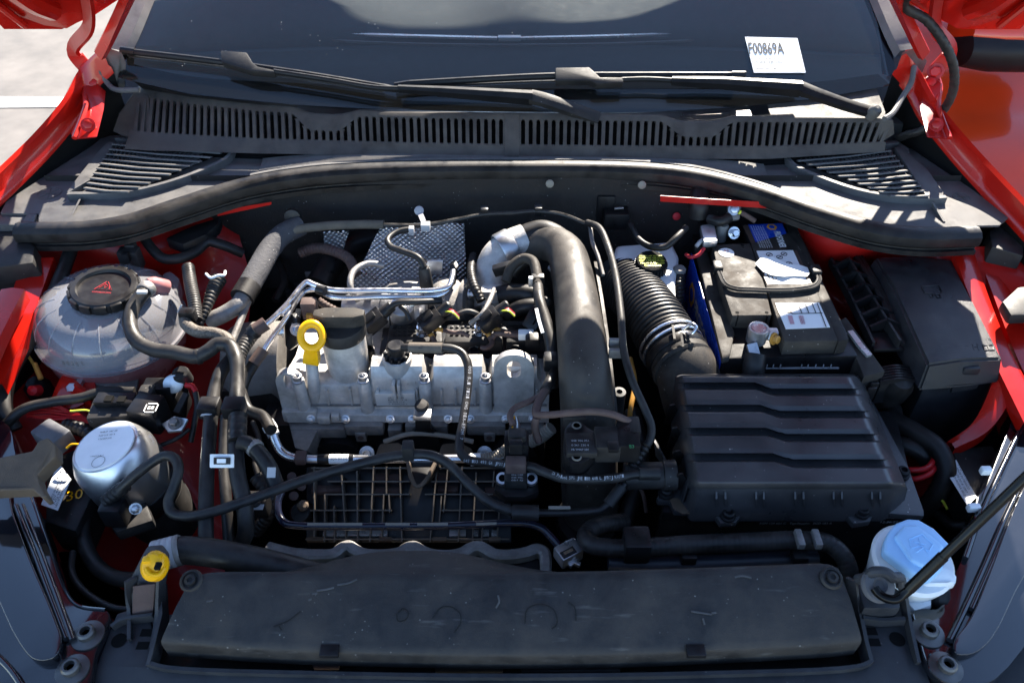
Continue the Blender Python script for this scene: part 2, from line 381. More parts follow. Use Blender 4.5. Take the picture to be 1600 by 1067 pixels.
# red seam of the cowl cross member seen under the seal, at the right and the left
part('cross_member', Geo().prism([PYY(1032, 306, 1.07), PYY(1120, 312, 1.07), PYY(1235, 318, 1.06), PYY(1235, 328, 1.06), PYY(1120, 321, 1.07), PYY(1032, 315, 1.07)], (0, .001, 0)), M.redin, car)
part('cross_member', Geo().prism([PYY(340, 330, 1.08), PYY(424, 316, 1.09), PYY(424, 320, 1.09), PYY(340, 338, 1.08)], (0, .001, 0)), M.redin, car)

# bonnet, propped open above the camera, rear corners in view
HA = radians(46)
def hood_pt(u, s, lift=0.0):
    hw = .775 - .07 * s * s
    x = u * hw; e = max(0, (abs(u) - .88) / .12) ** 2; z0 = .41 - .224 * abs(u) ** 2.4 + .085 * e; y0 = 1.285 - .01 * (1 - abs(u)) - .055 * e
    n = Vector((0, sin(HA), cos(HA)))
    return Vector((x, y0 - s * cos(HA), z0 + s * sin(HA))) + n * lift
def hood_grid(u0, u1, s0, s1, lift, nu=28, ns=12, edge=0.0):
    rs = []
    for i in range(nu + 1):
        u = u0 + (u1 - u0) * i / nu
        rs.append([hood_pt(u, s0 + (s1 - s0) * k / ns, lift - edge * max(0, 1 - (1 - abs(u)) / .06) ** 2 - edge * max(0, 1 - k / 1.5) ** 2) for k in range(ns + 1)])
    return rs
hood = part('bonnet', Geo().rings(hood_grid(-1, 1, 0, .98, .03, edge=.018), False, False), M.red, car)
rs = hood_grid(-.985, .985, .008, .965, .004, edge=-.004)
part('inner_panel', Geo().rings(rs, False, False), M.red, hood)
for s in (-1, 1):
    part('edge_rib', Geo().tube([hood_pt(s * .90, .07, .004), hood_pt(s * .90, .14, -.012), hood_pt(s * .90, .4, -.014), hood_pt(s * .88, .9, -.012)], .016, 10), M.red, hood)
    part('edge_rib', Geo().tube([hood_pt(s * .965, .03, 0), hood_pt(s * .965, .4, -.0), hood_pt(s * .96, .9, 0)], .006, 8), M.red, hood)
    for q in (.05, .12): part('bolt', Geo().hexbolt(hood_pt(s * .80, q, -.004), Vector((0, -sin(HA), -cos(HA))), .008, .01), M.red, hood)
part('insulation_mat', Geo().rings(hood_grid(-.80, .80, .12, .88, -.006), False, False), mat('bonnet_insulation', (.05, .05, .052), .95, grain=.6, gscale=200), hood)
# hinges
def hinge(s):
    X = lambda px: 800 + s * (px - 800) if s > 0 else px
    mx = (lambda px: px) if s < 0 else (lambda px: 1600 - px)
    z = .10
    q = [(mx(140), 118, .15), (mx(150), 116, .15), (mx(166), 140, .13), (mx(162), 172, .138), (mx(152), 214, .122), (mx(120), 217, .116), (mx(113), 208, .120), (mx(132), 165, .138), (mx(130), 130, .152)]
    h = part('hinge', Geo().prism(pp(q, 0), (s * .006, .004, -.004), .001), M.redin, car)
    g = Geo().tube(pp([(mx(137), 116, .155), (mx(131), 135, .142), (mx(134), 165, .143), (mx(124), 196, .130), (mx(116), 216, .122)], 0), .004, 8)
    part('flange', g, M.redin, h)
    for (bx, by, bz) in ((146, 130, .146), (138, 196, .130)):
        part('bolt', Geo().hexbolt(P(mx(bx), by, bz), Vector((-s * .3, -.75, .6)), .0075, .009), M.redin, h)
    c = P(mx(140), 112, .16); e = hood_pt(s * .86, .03, -.01); f = hood_pt(s * .80, .10, -.004)
    arm = Geo(); k = [c, c + Vector((s * .012, -.004, .035)), e + Vector((0, .012, -.012)), f]
    arm.sweep(catmull(k, 8), [(-.011, -.004), (.011, -.004), (.012, .003), (-.012, .003)], Vector((0, -.8, .6)))
    a = part('hinge_arm', arm, M.redin, h)
    part('pivot', Geo().hexbolt(c + Vector((0, -.004, .002)), Vector((-s * .5, -.8, .3)), .009, .012), M.redin, h)
hinge(-1); hinge(1)
# A-pillars: red body edge plus grey plastic trim
def pillar(mx, s):
    line = pp([(mx(222), -70, .42), (mx(190), 0, .315), (mx(170), 42, .255), (mx(151), 80, .205)], 0)
    g = Geo().sweep(catmull(line, 6), [(-.005, -.016), (.005, -.016), (.005, .0), (.002, .003), (-.002, .003), (-.005, .0)], Vector((0, 0, 1)))
    part('pillar', g, M.red, car)
    line = [PW(mx(258), -70, .012), PW(mx(229), 0, .012), PW(mx(208), 50, .012), PW(mx(193), 80, .01)]
    rs = []
    for i, p in enumerate(catmull(line, 6)):
        k = .034 + .008 * (i / 18); rs.append([p + Vector((-s * .006, 0, -.012)), p + Vector((0, 0, 0)), p + Vector((s * k * .5, 0, .004)), p + Vector((s * k, 0, -.006)), p + Vector((s * k * 1.2, 0, -.03))])
    part('pillar_trim', Geo().rings(rs, False, False), M.cowl, car)
    q = [(mx(166), 74, .205), (mx(190), 82, .195), (mx(188), 118, .150), (mx(178), 156, .112), (mx(166), 130, .135), (mx(151), 96, .175)]
    part('corner_trim', Geo().prism(pp(q, 0), (0, .004, -.02), .003), M.cowl, car)
    g = Geo().tube(pp([(mx(150), 95, .180), (mx(154), 108, .168), (mx(166), 128, .147), (mx(180), 140, .140), (mx(218), 141, .142)] if s < 0 else
                      [(mx(172), 104, .178), (mx(176), 128, .162), (mx(190), 152, .148), (mx(206), 178, .141), (mx(218), 186, .14)], 0), .0045, 8)
    part('edge_strip', g, M.cowl, car)
pillar(lambda x: x, -1); pillar(lambda x: 1600 - x, 1)

# ---------------------------------------------------------------- windscreen with what lies behind it
bl = [(186, 122), (300, 148), (460, 164), (620, 172), (800, 175), (1000, 176), (1150, 168), (1280, 154), (1392, 134)]
tl = [(258, -80), (350, -80), (480, -80), (630, -80), (800, -80), (970, -80), (1120, -80), (1250, -80), (1345, -80)]
rs = []
for a, b in zip(bl, tl):
    A, B = PW(*a), PW(*b); rs.append([A.lerp(B, k / 6) + GN * (.0006 * sin(pi * k / 6)) for k in range(7)])
ws = thing('windscreen', 'sloping windscreen glass above the black wiper arms and the slotted cowl', 'windscreen', G0)
part('glass', Geo().rings(rs, False, False), M.glass, ws)
frit = mat('black_glass_border', (.004, .004, .006), .12, var=.05, rvar=.02)
def offline(l, o): return [PW(a, b, o) for a, b in l]
A = catmull(offline(bl, -.004), 4); B = catmull(offline([(205, 100), (300, 120), (460, 130), (620, 136), (800, 138), (1000, 140), (1150, 136), (1280, 128), (1372, 116)], -.004), 4)
part('glass_border', Geo().rings([[a, b] for a, b in zip(A, B)], False, False), frit, ws)
for mx, in ((lambda x: x,), (lambda x: 1600 - x - 14,)):
    A = catmull(offline([(186, 122), (202, 60), (226, 0), (258, -80)], -.003), 4); 
    A = catmull([PW(mx(a), b, -.003) for a, b in ((184, 122), (198, 60), (222, 0), (254, -80))], 4)
    B = catmull([PW(mx(a), b, -.003) for a, b in ((208, 116), (214, 60), (236, 0), (272, -80))], 4)
    part('glass_border', Geo().rings([[a, b] for a, b in zip(A, B)], False, False), frit, ws)
# papers on the glass, with its print
def on_glass(c, th=.0012, off=.003): return [PW(a, b, off) for a, b in c]
st = thing('stock_label', 'white paper label with a black stock number stuck inside the windscreen', 'label', PW(1215, 88, .003))
q = on_glass([(1164, 58), (1246, 60), (1259, 114), (1178, 114)]); part('paper', Geo().prism(q[::-1], GN * -.0008), M.paper, st)
UPG = Vector((0, cos(GA), sin(GA)))
text('F00869A', PW(1171, 85, .0031), PW(1226, 85, .0031), UPG, M.ink, st, height=mm(22, PW(1190, 80)) * 1.02, bold=.012)
text('2019  VOLKSWAGEN  JETTA', PW(1173, 93, .0031), PW(1218, 93, .0031), UPG, M.ink, st, bold=.01)
text('3VWCB7BU1KM123456', PW(1175, 99, .0031), PW(1222, 99, .0031), UPG, M.ink, st, bold=.01)
text('TORNADO RED - 1 MILE', PW(1178, 109, .0031), PW(1216, 109, .0031), UPG, M.ink, st, bold=.01)
text('F00869A', PW(1240, 113, .0031), PW(1254, 113, .0031), UPG, M.ink, st)
# dashboard behind the glass: flat front, defroster channel, raised binnacles
db = thing('dashboard', 'grey dashboard top seen through the windscreen with pale strips painted for its sunlit edges', 'dashboard', Vector((0, 1.5, .1)))
rs = []
for i in range(161):
    x = -.655 + 1.31 * i / 160; e = (x / .82) ** 2; h = .0
    for (cx, wd, hh) in ((-.42, .26, .05), (.0, .12, .02), (.45, .3, .045)):
        h = max(h, hh * (.5 + .5 * cos(pi * (x - cx) / wd))) if abs(x - cx) < wd else h
    prof = [(1.29, .03), (1.30, .086), (1.33, .090), (1.42, .097), (1.495, .103), (1.52, .112), (1.528, .118), (1.535, .112), (1.56, .112), (1.565, .126), (1.60, .136 + h * .2), (1.64, .142 + h * .8), (1.70, .148 + h), (1.80, .15 + h), (1.95, .13 + h * .5), (2.2, .0)]
    rs.append([Vector((x * (1 + .42 * max(0, y - 1.22)), y - .10 * e * (y - 1.1) / .5, z)) for y, z in prof])
part('dash_top', Geo().rings(rs, False, False), M.dash, db, ang=50)
def dash_line(l, z, r, m, nm):
    return part(nm, Geo().sweep(catmull([P(a, b, z) for a, b in l], 6), [(-r, -.002), (r, -.002), (r, .002), (-r, .002)]), m, db)
dash_line([(330, 36), (430, 46), (560, 54), (690, 58), (777, 60)], .128, .0042, M.chrome, 'sunlit_strip')  # pale strips paint in the sunlit edges of the dash
dash_line([(814, 60), (950, 57), (1080, 52), (1200, 44)], .128, .0036, M.chrome, 'sunlit_strip')
dash_line([(320, 46), (430, 57), (560, 66), (690, 70), (800, 71), (950, 69), (1080, 64), (1180, 58)], .1215, .0016, M.cowl, 'dash_edge')
part('sensor_bezel', Geo().box(P(796, 60, .128), (mm(36, P(796, 60, .128)), .014, .008), .002), M.chrome, db)
# unseen roof added to shade the dash, slot cut to let a sun band in
def roof_z(x, y): return .555 + .07 * (y - 1.8) - .05 * (x / .8) ** 2
for ya, yb_, xa, xb in ((1.92, 2.22, -.95, .95), (2.55, 3.2, -.95, .95), (2.22, 2.55, -.95, -.60), (2.22, 2.55, .70, .95)):
    part('roof', Geo().rings([[Vector((xa + (xb - xa) * k / 12, ya + (yb_ - ya) * q / 4, roof_z(xa + (xb - xa) * k / 12, ya + (yb_ - ya) * q / 4))) for q in range(5)] for k in range(13)], False, False), M.red, car)

# ---------------------------------------------------------------- wipers (rest on the glass)
def tube_on_glass(l, off, rpx, g=None, seg=10, n=6, taper=None):
    g = g or Geo(); pts = [PW(a, b, off) for a, b in l]; return g.tube(pts, mm(rpx, pts[0]), seg, n, taper=taper)
wl = thing('wiper', 'left windscreen wiper, its arm crossing below the middle of the glass', 'wiper', PW(600, 140, .01), 'windscreen wipers')
part('blade', tube_on_glass([(210, 82), (340, 97), (480, 117), (600, 137)], .014, 5.2), M.satin, wl)
part('blade_lip', tube_on_glass([(200, 88), (340, 104), (480, 125), (600, 143)], .004, 1.6), M.rubber, wl)
part('end_cap', tube_on_glass([(190, 79), (211, 82)], .014, 6.3), M.plastic2, wl); part('end_cap', tube_on_glass([(600, 137), (623, 141)], .014, 5.5, taper=[1, .8]), M.plastic2, wl)
q = [PW(a, b, .026) for a, b in ((344, 79), (385, 82), (394, 97), (402, 104), (430, 110), (428, 114), (392, 111), (346, 97))]
part('adaptor', Geo().prism(q[::-1], GN * -.014, .002), M.plastic, wl)
part('arm_rod', tube_on_glass([(428, 112), (520, 126), (585, 137), (624, 139)], .022, 4.0), M.satin, wl)
part('arm', Geo().sweep([PW(a, b, .022) for a, b in ((622, 138), (700, 143), (832, 152))], [(-.004, -.006), (.004, -.006), (.0045, .003), (0, .005), (-.0045, .003)], GN, scale=[1.0, 1.5, 2.0]), M.satin, wl)
part('arm_head', Geo().sweep(catmull([PW(a, b, o) for a, b, o in ((829, 151, .022), (850, 156, .022), (885, 168, .014), (935, 186, .0))], 5), [(-.01, -.007), (.01, -.007), (.011, .004), (0, .007), (-.011, .004)], GN), M.plastic, wl)
wr = thing('wiper', 'right windscreen wiper with a round pivot cap at its outer end', 'wiper', PW(1100, 130, .01), 'windscreen wipers')
part('blade', tube_on_glass([(640, 131), (760, 124), (868, 119), (1000, 118), (1145, 118)], .014, 5.2), M.satin, wr)
part('blade_lip', tube_on_glass([(640, 137), (760, 131), (868, 127), (1000, 125), (1150, 126)], .004, 1.6), M.rubber, wr)
part('end_cap', tube_on_glass([(616, 134), (641, 131)], .014, 5.6, taper=[.8, 1]), M.plastic2, wr); part('end_cap', tube_on_glass([(1143, 118), (1164, 118)], .014, 6.3), M.plastic2, wr)
q = [PW(a, b, .026) for a, b in ((868, 106), (921, 105), (938, 121), (974, 121), (974, 129), (932, 131), (922, 126), (868, 126))]
part('adaptor', Geo().prism(q[::-1], GN * -.014, .002), M.plastic, wr)
part('arm_rod', tube_on_glass([(972, 125), (1010, 124), (1052, 126)], .022, 4.0), M.satin, wr)
part('arm', Geo().sweep([PW(a, b, .024) for a, b in ((1050, 126), (1130, 129), (1252, 138))], [(-.004, -.006), (.004, -.006), (.0045, .003), (0, .005), (-.0045, .003)], GN, scale=[1.2, 1.7, 2.2]), M.satin, wr)
part('arm_head', Geo().sweep(catmull([PW(a, b, o) for a, b, o in ((1249, 137, .024), (1275, 147, .024), (1320, 163, .022), (1368, 177, .02))], 5), [(-.01, -.007), (.01, -.007), (.011, .004), (0, .007), (-.011, .004)], GN, scale=[1.0 - .2 * k / 15 for k in range(16)]), M.satin, wr)
part('pivot_cap', Geo().lathe([(.0, .012), (.006, .011), (.0095, .006), (.0105, 0), (.0105, -.012)], PW(1366, 175, .026), GN + Vector((.1, -.25, 0)), 20), M.cowl, wr)

part('closing_sheet', Geo().prism([Vector((-.69, 1.16, .050)), Vector((.69, 1.16, .050)), Vector((.66, 1.75, .050)), Vector((-.66, 1.75, .050))], (0, 0, -.01)), M.dark, car)  # dark sheet added to close see-through gaps below cowl and glass
# ---------------------------------------------------------------- slotted cowl panel
def interp(l, x):
    for a, b in zip(l, l[1:]):
        if a[0] <= x <= b[0]: return a[1] + (b[1] - a[1]) * (x - a[0]) / max(b[0] - a[0], 1e-9)
    return l[0][1] if x < l[0][0] else l[-1][1]
cw = thing('cowl_panel', 'grey plastic cowl panel with a long row of slots below the windscreen', 'cowl', Vector((0, 1.17, .08)))
ZT, ZB = .122, .082
tp = [(215, 138), (300, 152), (400, 164), (600, 175), (800, 178.5), (1000, 181), (1200, 183), (1380, 185), (1396, 188)]
yl = sorted((p.x, p.y) for p in pp(tp, ZT))
ybl = sorted((p.x, p.y) for p in pp([(180, 219), (232, 223), (400, 230), (600, 234), (800, 238), (1000, 240), (1200, 240), (1390, 230), (1430, 226)], ZB))
def top_z(x):                     # upper edge with its two shallow dips
    z = ZT
    for c, hw in ((P(505, 180, ZT).x, .064), (P(1092, 190, ZT).x, .064)):
        d = abs(x - c)
        if d < hw: z -= .006 * (.5 + .5 * cos(pi * max(0, min(1, (d - .02) / (hw - .02)))))
    return z
XL, XR = P(222, 140, ZT).x, P(1388, 186, ZT).x
def wall(x, z, o=0.0):
    k = (z - ZB) / (ZT - ZB); return Vector((x, interp(ybl, x) * (1 - k) + interp(yl, x) * k + o, z))
xs = [XL + (XR - XL) * i / 160 for i in range(161)]
# lower and upper strips of the slotted wall (the slots lie between them)
SZ0 = .0892
def slot_top(x): return min(ZT - .0058, top_z(x) - .0058 - .0105 * (ZT - top_z(x)) / .006)
g = Geo().rings([[wall(x, ZB - .006), wall(x, SZ0), wall(x, SZ0, .004), wall(x, ZB - .006, .004)] for x in xs], True)
part('lower_rail', g, M.grille, cw)
g = Geo().rings([[wall(x, slot_top(x)), wall(x, top_z(x) - .001), wall(x, top_z(x), .001), wall(x, top_z(x), .004), wall(x, slot_top(x), .004)] for x in xs], True)
part('upper_rail', g, M.grille, cw)
xm = P(800, 180, ZT).x
def slat_geo(x, wd):
    za, zb = SZ0 - .0005, slot_top(x) + .0005; f = .0022; w2 = wd / 2
    o = [(-w2 - f, za), (w2 + f, za), (w2 + f * .3, za + f * .45), (w2, za + f * 1.2), (w2, zb - f * 1.2), (w2 + f * .3, zb - f * .45), (w2 + f, zb), (-w2 - f, zb), (-w2 - f * .3, zb - f * .45), (-w2, zb - f * 1.2), (-w2, za + f * 1.2), (-w2 - f * .3, za + f * .45)]
    return Geo().prism([wall(x + a, z, .0006) + Vector((x * .65 * (z - .102), 0, 0)) for a, z in o], (0, .004, -.005))
pitch = .01235; i = 0
for a, b in ((XL + .004, xm - .012), (xm + .012, XR - .002)):
    n = int((b - a) / pitch)
    for k in range(n + 1):
        x = a + (b - a) * k / n; part('slat', slat_geo(x, .0058), M.grille, cw)
part('center_post', Geo().prism([wall(xm + a, z, -.002) for a, z in ((-.0125, ZB - .004), (.0125, ZB - .004), (.0125, ZT + .001), (-.0125, ZT + .001))], (0, .005, -.008), .001), M.grille, cw)
part('duct', Geo().rings([[wall(x, ZB - .006) + Vector((0, 0, -.022)), wall(x, top_z(x) - .002) + Vector((0, .004, -.016))] for x in xs], False, False), M.dark, cw)  # dark sheet put in for the shade behind the slots
# shelf between the slotted wall and the glass
A = [wall(x, ZT, .002) - Vector((0, 0, .0012)) if top_z(x) > ZT - .0005 else wall(x, top_z(x), .003) for x in xs[::4]]
bx = sorted((PW(a, b, -.006).x, PW(a, b, -.006)) for a, b in bl)
def bpt(x):
    for (x0, p0), (x1, p1) in zip(bx, bx[1:]):
        if x0 <= x <= x1: return p0.lerp(p1, (x - x0) / (x1 - x0))
    return bx[0][1] if x < bx[0][0] else bx[-1][1]
part('shelf', Geo().rings([[a, bpt(a.x)] for a in A if a.x < .425], False, False), M.plastic2, cw)  # dark plastic paints in the shade on this stretch of shelf
part('lit_shelf_end', Geo().rings([[a, bpt(a.x)] for a in A if a.x > .405], False, False), M.grille, cw)  # paler plastic paints in the sunlit piece at the right
# ends of the wall
q = pp([(214, 138, ZT), (232, 150, ZT - .004), (236, 226, ZB - .004), (190, 212, ZB - .004), (176, 206, ZB), (186, 178, ZT - .02)], 0)
part('wall_end', Geo().prism(q, (0, .015, 0), .002), M.grille, cw)
q = pp([(1375, 185, ZT), (1396, 189, ZT), (1398, 210, ZT - .025), (1372, 226, ZB), (1372, 232, ZB - .004)], 0)
part('wall_end', Geo().prism(q, (0, .015, 0), .002), M.grille, cw)
# trough in front of the wall, its front edge follows the rubber seal
seal = [(30, 362, .055), (90, 362, .056), (140, 360, .058), (200, 350, .060), (280, 324, .063), (380, 293, .066), (480, 276, .068), (600, 268, .07), (800, 265, .072), (1000, 268, .07), (1090, 278, .069), (1180, 301, .066), (1280, 336, .063), (1370, 362, .060), (1440, 370, .057), (1524, 368, .055)]
SP_ = [P(*a) for a in seal]; spath = catmull(SP_, 8)
def spt(x):
    for a, b in zip(spath, spath[1:]):
        if a.x <= x <= b.x: return a.lerp(b, (x - a.x) / max(b.x - a.x, 1e-6))
    return spath[0] if x < spath[0].x else spath[-1]
rs = []
for i in range(81):
    x = -.415 + .83 * i / 80; s = spt(x); b = wall(x, ZB - .004, .0); e = min(1, abs(x) / .415) ** 5; b = b + Vector((0, 0, -.013 * e))
    rs.append([b, b + Vector((0, -.008, -.002)), b.lerp(s, .45) + Vector((0, 0, -.006)), s + Vector((0, .020, .004)), s + Vector((0, .018, .012)), s + Vector((0, .012, .012)), s + Vector((0, .010, -.01))])
part('trough', Geo().rings(rs, False, False), M.cowl, cw, ang=25)
# end plates
pl = [(0, 333), (26, 282), (56, 228), (72, 223), (140, 222), (172, 212), (200, 210), (240, 214), (330, 224), (424, 228), (424, 276), (380, 288), (300, 314), (240, 336), (205, 344), (150, 352), (60, 354), (60, 334)]
part('end_plate', Geo().prism(pp(pl, .060), (0, 0, -.004), .0012), M.cowl, cw)
pr = [(1172, 296), (1172, 232), (1290, 226), (1400, 218), (1420, 232), (1500, 236), (1516, 246), (1560, 294), (1590, 326), (1580, 336), (1562, 352), (1515, 353), (1516, 362), (1440, 360), (1370, 354), (1290, 332), (1232, 312)]
part('end_plate', Geo().prism(pp(pr, .060), (0, 0, -.004), .0012), M.cowl, cw)
for mxp in ((47, 267), (1527, 277)):
    c = P(*mxp, .0605); r = mm(11.5, c)
    part('hole', Geo().lathe([(r, -.001), (r, .0002), (0, .0002)], c, Vector((0, 0, 1)), 24), M.dark, cw)
    part('hole_rim', Geo().lathe([(r * 1.0, -.0008), (r * 1.0, .0008), (r * 1.12, .0003), (r * 1.14, -.0008)], c, Vector((0, 0, 1)), 24, caps=False), M.cowl, cw)
def ring_flat(c, r, w_, h, seg=32, sx=1, sy=1): return Geo().lathe([(r - w_, 0), (r - w_, h), (r, h), (r, 0), (r - w_, 0)], c, Vector((0, 0, 1)), seg, sx, sy, caps=False)
for px, py, rr in ((77, 302, 18), (1502, 308, 13)):                      # moulded recycling stamp
    c = P(px, py, .0602); r = mm(rr, c); rg = ring_flat(c, r, .0010, .0006)
    for k in range(7):
        a = pi * k / 7; d = Vector((cos(a), sin(a), 0)); e = Vector((-sin(a), cos(a), 0))
        if k % 2 == 0: rg.box(c + Vector((0, 0, .0003)), (r * 1.7, .0008, .0006), 0, (d, e, Vector((0, 0, 1))))
    part('moulded_stamp', rg, M.cowl, cw)
# front step of the left and right plates
part('plate_front', Geo().prism(pp([(-60, 350), (62, 352), (62, 336), (-60, 334)], .056), (0, 0, -.05), .002), M.cowl, cw)
part('box_front', Geo().prism(pp([(-60, 360), (30, 360), (54, 384), (52, 410), (-60, 425)], .045), (0, .01, -.06), .006), M.plastic, cw)
part('plate_rib', Geo().prism(pp([(42, 334), (57, 334), (52, 350), (34, 350)], .062), (0, 0, -.006), .001), M.cowl, cw)
part('plate_rib', Geo().prism([P(124, 310, .066), P(120, 318, .066), P(106, 346, .058), P(104, 346, .05), P(118, 316, .05), P(124, 310, .05)], (.003, 0, 0)), M.cowl, cw)
part('plate_rib', Geo().prism([P(1456, 316, .070), P(1474, 346, .062), P(1474, 352, .055), P(1462, 342, .055), P(1456, 330, .055)], (.003, 0, 0)), M.cowl, cw)
part('plate_tab', Geo().prism(pp([(1404, 224), (1420, 232), (1421, 238), (1414, 236), (1404, 228)], .068), (0, 0, -.006)), M.cowl, cw)
part('bracket_end', Geo().prism(pp([(1545, 360), (1585, 335), (1600, 345), (1600, 400), (1550, 385)], .04), (0, 0, -.06), .004), M.plastic, cw)
# louvred vents: frame, leaning slats, cross fins
def louvre(lf, rt, n, frame, side):
    for i in range(n):
        t = i / (n - 1); a = P(*[lf[0][k] + (lf[1][k] - lf[0][k]) * t for k in (0, 1)], .068); 
        b = P(*[rt[0][k] + (rt[1][k] - rt[0][k]) * t for k in (0, 1)], .068)
        sag = Vector((0, -.003, 0)); m_ = a.lerp(b, .5) + sag
        d = Vector((0, -.0105, .0045)); th = Vector((0, .0012, .0018))
        rs = [[p, p + d, p + d + th, p + th] for p in (a, a.lerp(m_, .5), m_, m_.lerp(b, .5), b)]
        part('slat', Geo().rings(rs, True), M.cowl, cw)
    g = Geo()
    for j in range(1, 22):
        u = j / 22
        for i in range(n - 1):
            t = (i + .5) / (n - 1); t0 = i / (n - 1); t1 = (i + 1) / (n - 1)
            L = lambda T: P(lf[0][0] + (lf[1][0] - lf[0][0]) * T, lf[0][1] + (lf[1][1] - lf[0][1]) * T, .0635)
            R = lambda T: P(rt[0][0] + (rt[1][0] - rt[0][0]) * T, rt[0][1] + (rt[1][1] - rt[0][1]) * T, .0635)
            wl_ = (R(t) - L(t)).length; nn = max(4, wl_ / .0075)
            if j > nn: continue
            u = j / nn
            if u >= 1: continue
            p = L(t0).lerp(R(t0), u); q = L(t1).lerp(R(t1), u)
            e = Vector((.0009, 0, 0)); dz = Vector((0, 0, .004))
            g.add([p - e, p + e, q + e, q - e, p - e + dz, p + e + dz, q + e + dz, q - e + dz], [[0, 1, 2, 3], [4, 5, 6, 7], [0, 1, 5, 4], [1, 2, 6, 5], [2, 3, 7, 6], [3, 0, 4, 7]])
    part('cross_fins', g, M.cowl, cw, kind='stuff')
    bk = [P(*lf[0], .0612), P(*rt[0], .0612), P(*rt[1], .0612), P(*lf[1], .0612)]
    part('vent_well', Geo().add(bk, [[0, 1, 2, 3]]), M.dark, cw)
    part('vent_frame', frame, M.cowl, cw)
fr = Geo().sweep(catmull(pp([(366, 240), (352, 254), (290, 281), (240, 296), (200, 304), (150, 307), (108, 308)], .064), 5), [(-.004, -.006), (.004, -.006), (.0035, .007), (-.0035, .007)])
fr.prism(pp([(108, 300), (142, 280), (180, 222), (166, 222), (128, 268), (104, 300)], .070), (0, 0, -.010), .001)
fr.sweep(pp([(182, 220), (270, 227), (366, 239)], .064), [(-.003, -.004), (.003, -.004), (.003, .006), (-.003, .006)])
louvre([(180, 226), (136, 294)], [(348, 240), (205, 300)], 10, fr, -1)
fr = Geo().sweep(catmull(pp([(1226, 248), (1242, 264), (1300, 289), (1350, 304), (1400, 312), (1450, 315), (1476, 313)], .064), 5), [(-.004, -.006), (.004, -.006), (.0035, .007), (-.0035, .007)])
fr.prism(pp([(1450, 310), (1474, 306), (1474, 300), (1450, 266), (1408, 228), (1398, 230)], .070), (0, 0, -.010), .001)
fr.sweep(pp([(1226, 247), (1310, 236), (1402, 227)], .064), [(-.003, -.004), (.003, -.004), (.003, .006), (-.003, .006)])
louvre([(1244, 252), (1386, 306)], [(1388, 236), (1446, 306)], 10, fr, 1)
# ---------------------------------------------------------------- bonnet seal along the cowl
prof = [(-.017, -.002), (-.016, .006), (-.010, .012), (0, .0145), (.008, .012), (.013, .004), (.013, -.006), (.009, -.012), (.010, -.016), (.016, -.018), (.017, -.026), (.010, -.030), (-.012, -.026), (-.010, -.014), (-.016, -.008)]
sl = thing('bonnet_seal', 'long black rubber seal curving along the front edge of the cowl', 'seal', P(800, 265, .07))
part('bulb', Geo().sweep(spath, [(-a, b) for a, b in prof], Vector((0, 0, 1))), M.rubber, sl)
part('lip', Geo().sweep([p + Vector((0, -.012, -.020)) for p in spath], [(-.004, -.006), (.004, -.004), (.004, .004), (-.004, .004)], Vector((0, 0, 1))), M.rubber, sl)
part('end_clip', Geo().box(P(1523, 380, .045), (.006, .006, .012), .001), M.zinc, sl)
# ---------------------------------------------------------------- another red car parked beyond
oc = thing('parked_car', 'glossy red car, tinted orange for sun glare, parked beyond the right wing, side on', 'car', Vector((2.2, 2.2, GZ)))
A0 = Vector((.95, 1.95, 0)); AD = Vector((1, .10, 0)).normalized(); AN = Vector((-.10, 1, 0)).normalized()
prof = [(.30, .10), (.12, .065), (.02, .045), (-.06, .025), (-.10, -.005), (-.12, -.03), (-.24, -.075), (-.27, -.10), (-.30, -.105), (-.44, -.17), (-.48, -.21), (-.51, -.215), (-.62, -.30), (-.64, -.42), (-.60, -.86)]
rs = []
for i in range(13):
    s = -.6 + 4.2 * i / 12; rs.append([A0 + AD * s + AN * (o + .02 * (s - 1) ** 2) + Vector((0, 0, z + .01 * s)) for o, z in prof])
part('body_side', Geo().rings(rs, False, False), M.paint2, oc, ang=60)
part('window_trim', Geo().sweep([A0 + AD * s + AN * (.02 * (s - 1) ** 2 + .05) + Vector((0, 0, .075 + .01 * s)) for s in (-.6, 0, .5, 1, 2, 3.5)], [(-.012, -.012), (.012, -.012), (.012, .012), (-.012, .012)]), M.satin, oc)
g = Geo().rings([[A0 + AD * s + AN * (.02 * (s - 1) ** 2 + .07) + Vector((0, 0, .07)), A0 + AD * s + AN * (.02 * (s - 1) ** 2 + .35) + Vector((0, 0, .55))] for s in (-.6, 0, .5, 1, 2, 3.5)], False, False)
part('side_window', g, M.gloss, oc)
c = PYY(1576, 74, 1.72); mi = part('mirror', Geo().lathe([(.0, -.12), (.05, -.115), (.062, -.05), (.062, .06), (.05, .12), (0, .125)], c, Vector((1, .1, -.06)), 24, 1, .8), M.satin, oc)
part('mirror_cap', Geo().lathe([(.0, -.12), (.05, -.115), (.066, -.05), (.066, .06), (.05, .12), (0, .125)], c + Vector((.0, .02, .03)), Vector((1, .1, -.06)), 24, 1, .8), M.paint2, mi)
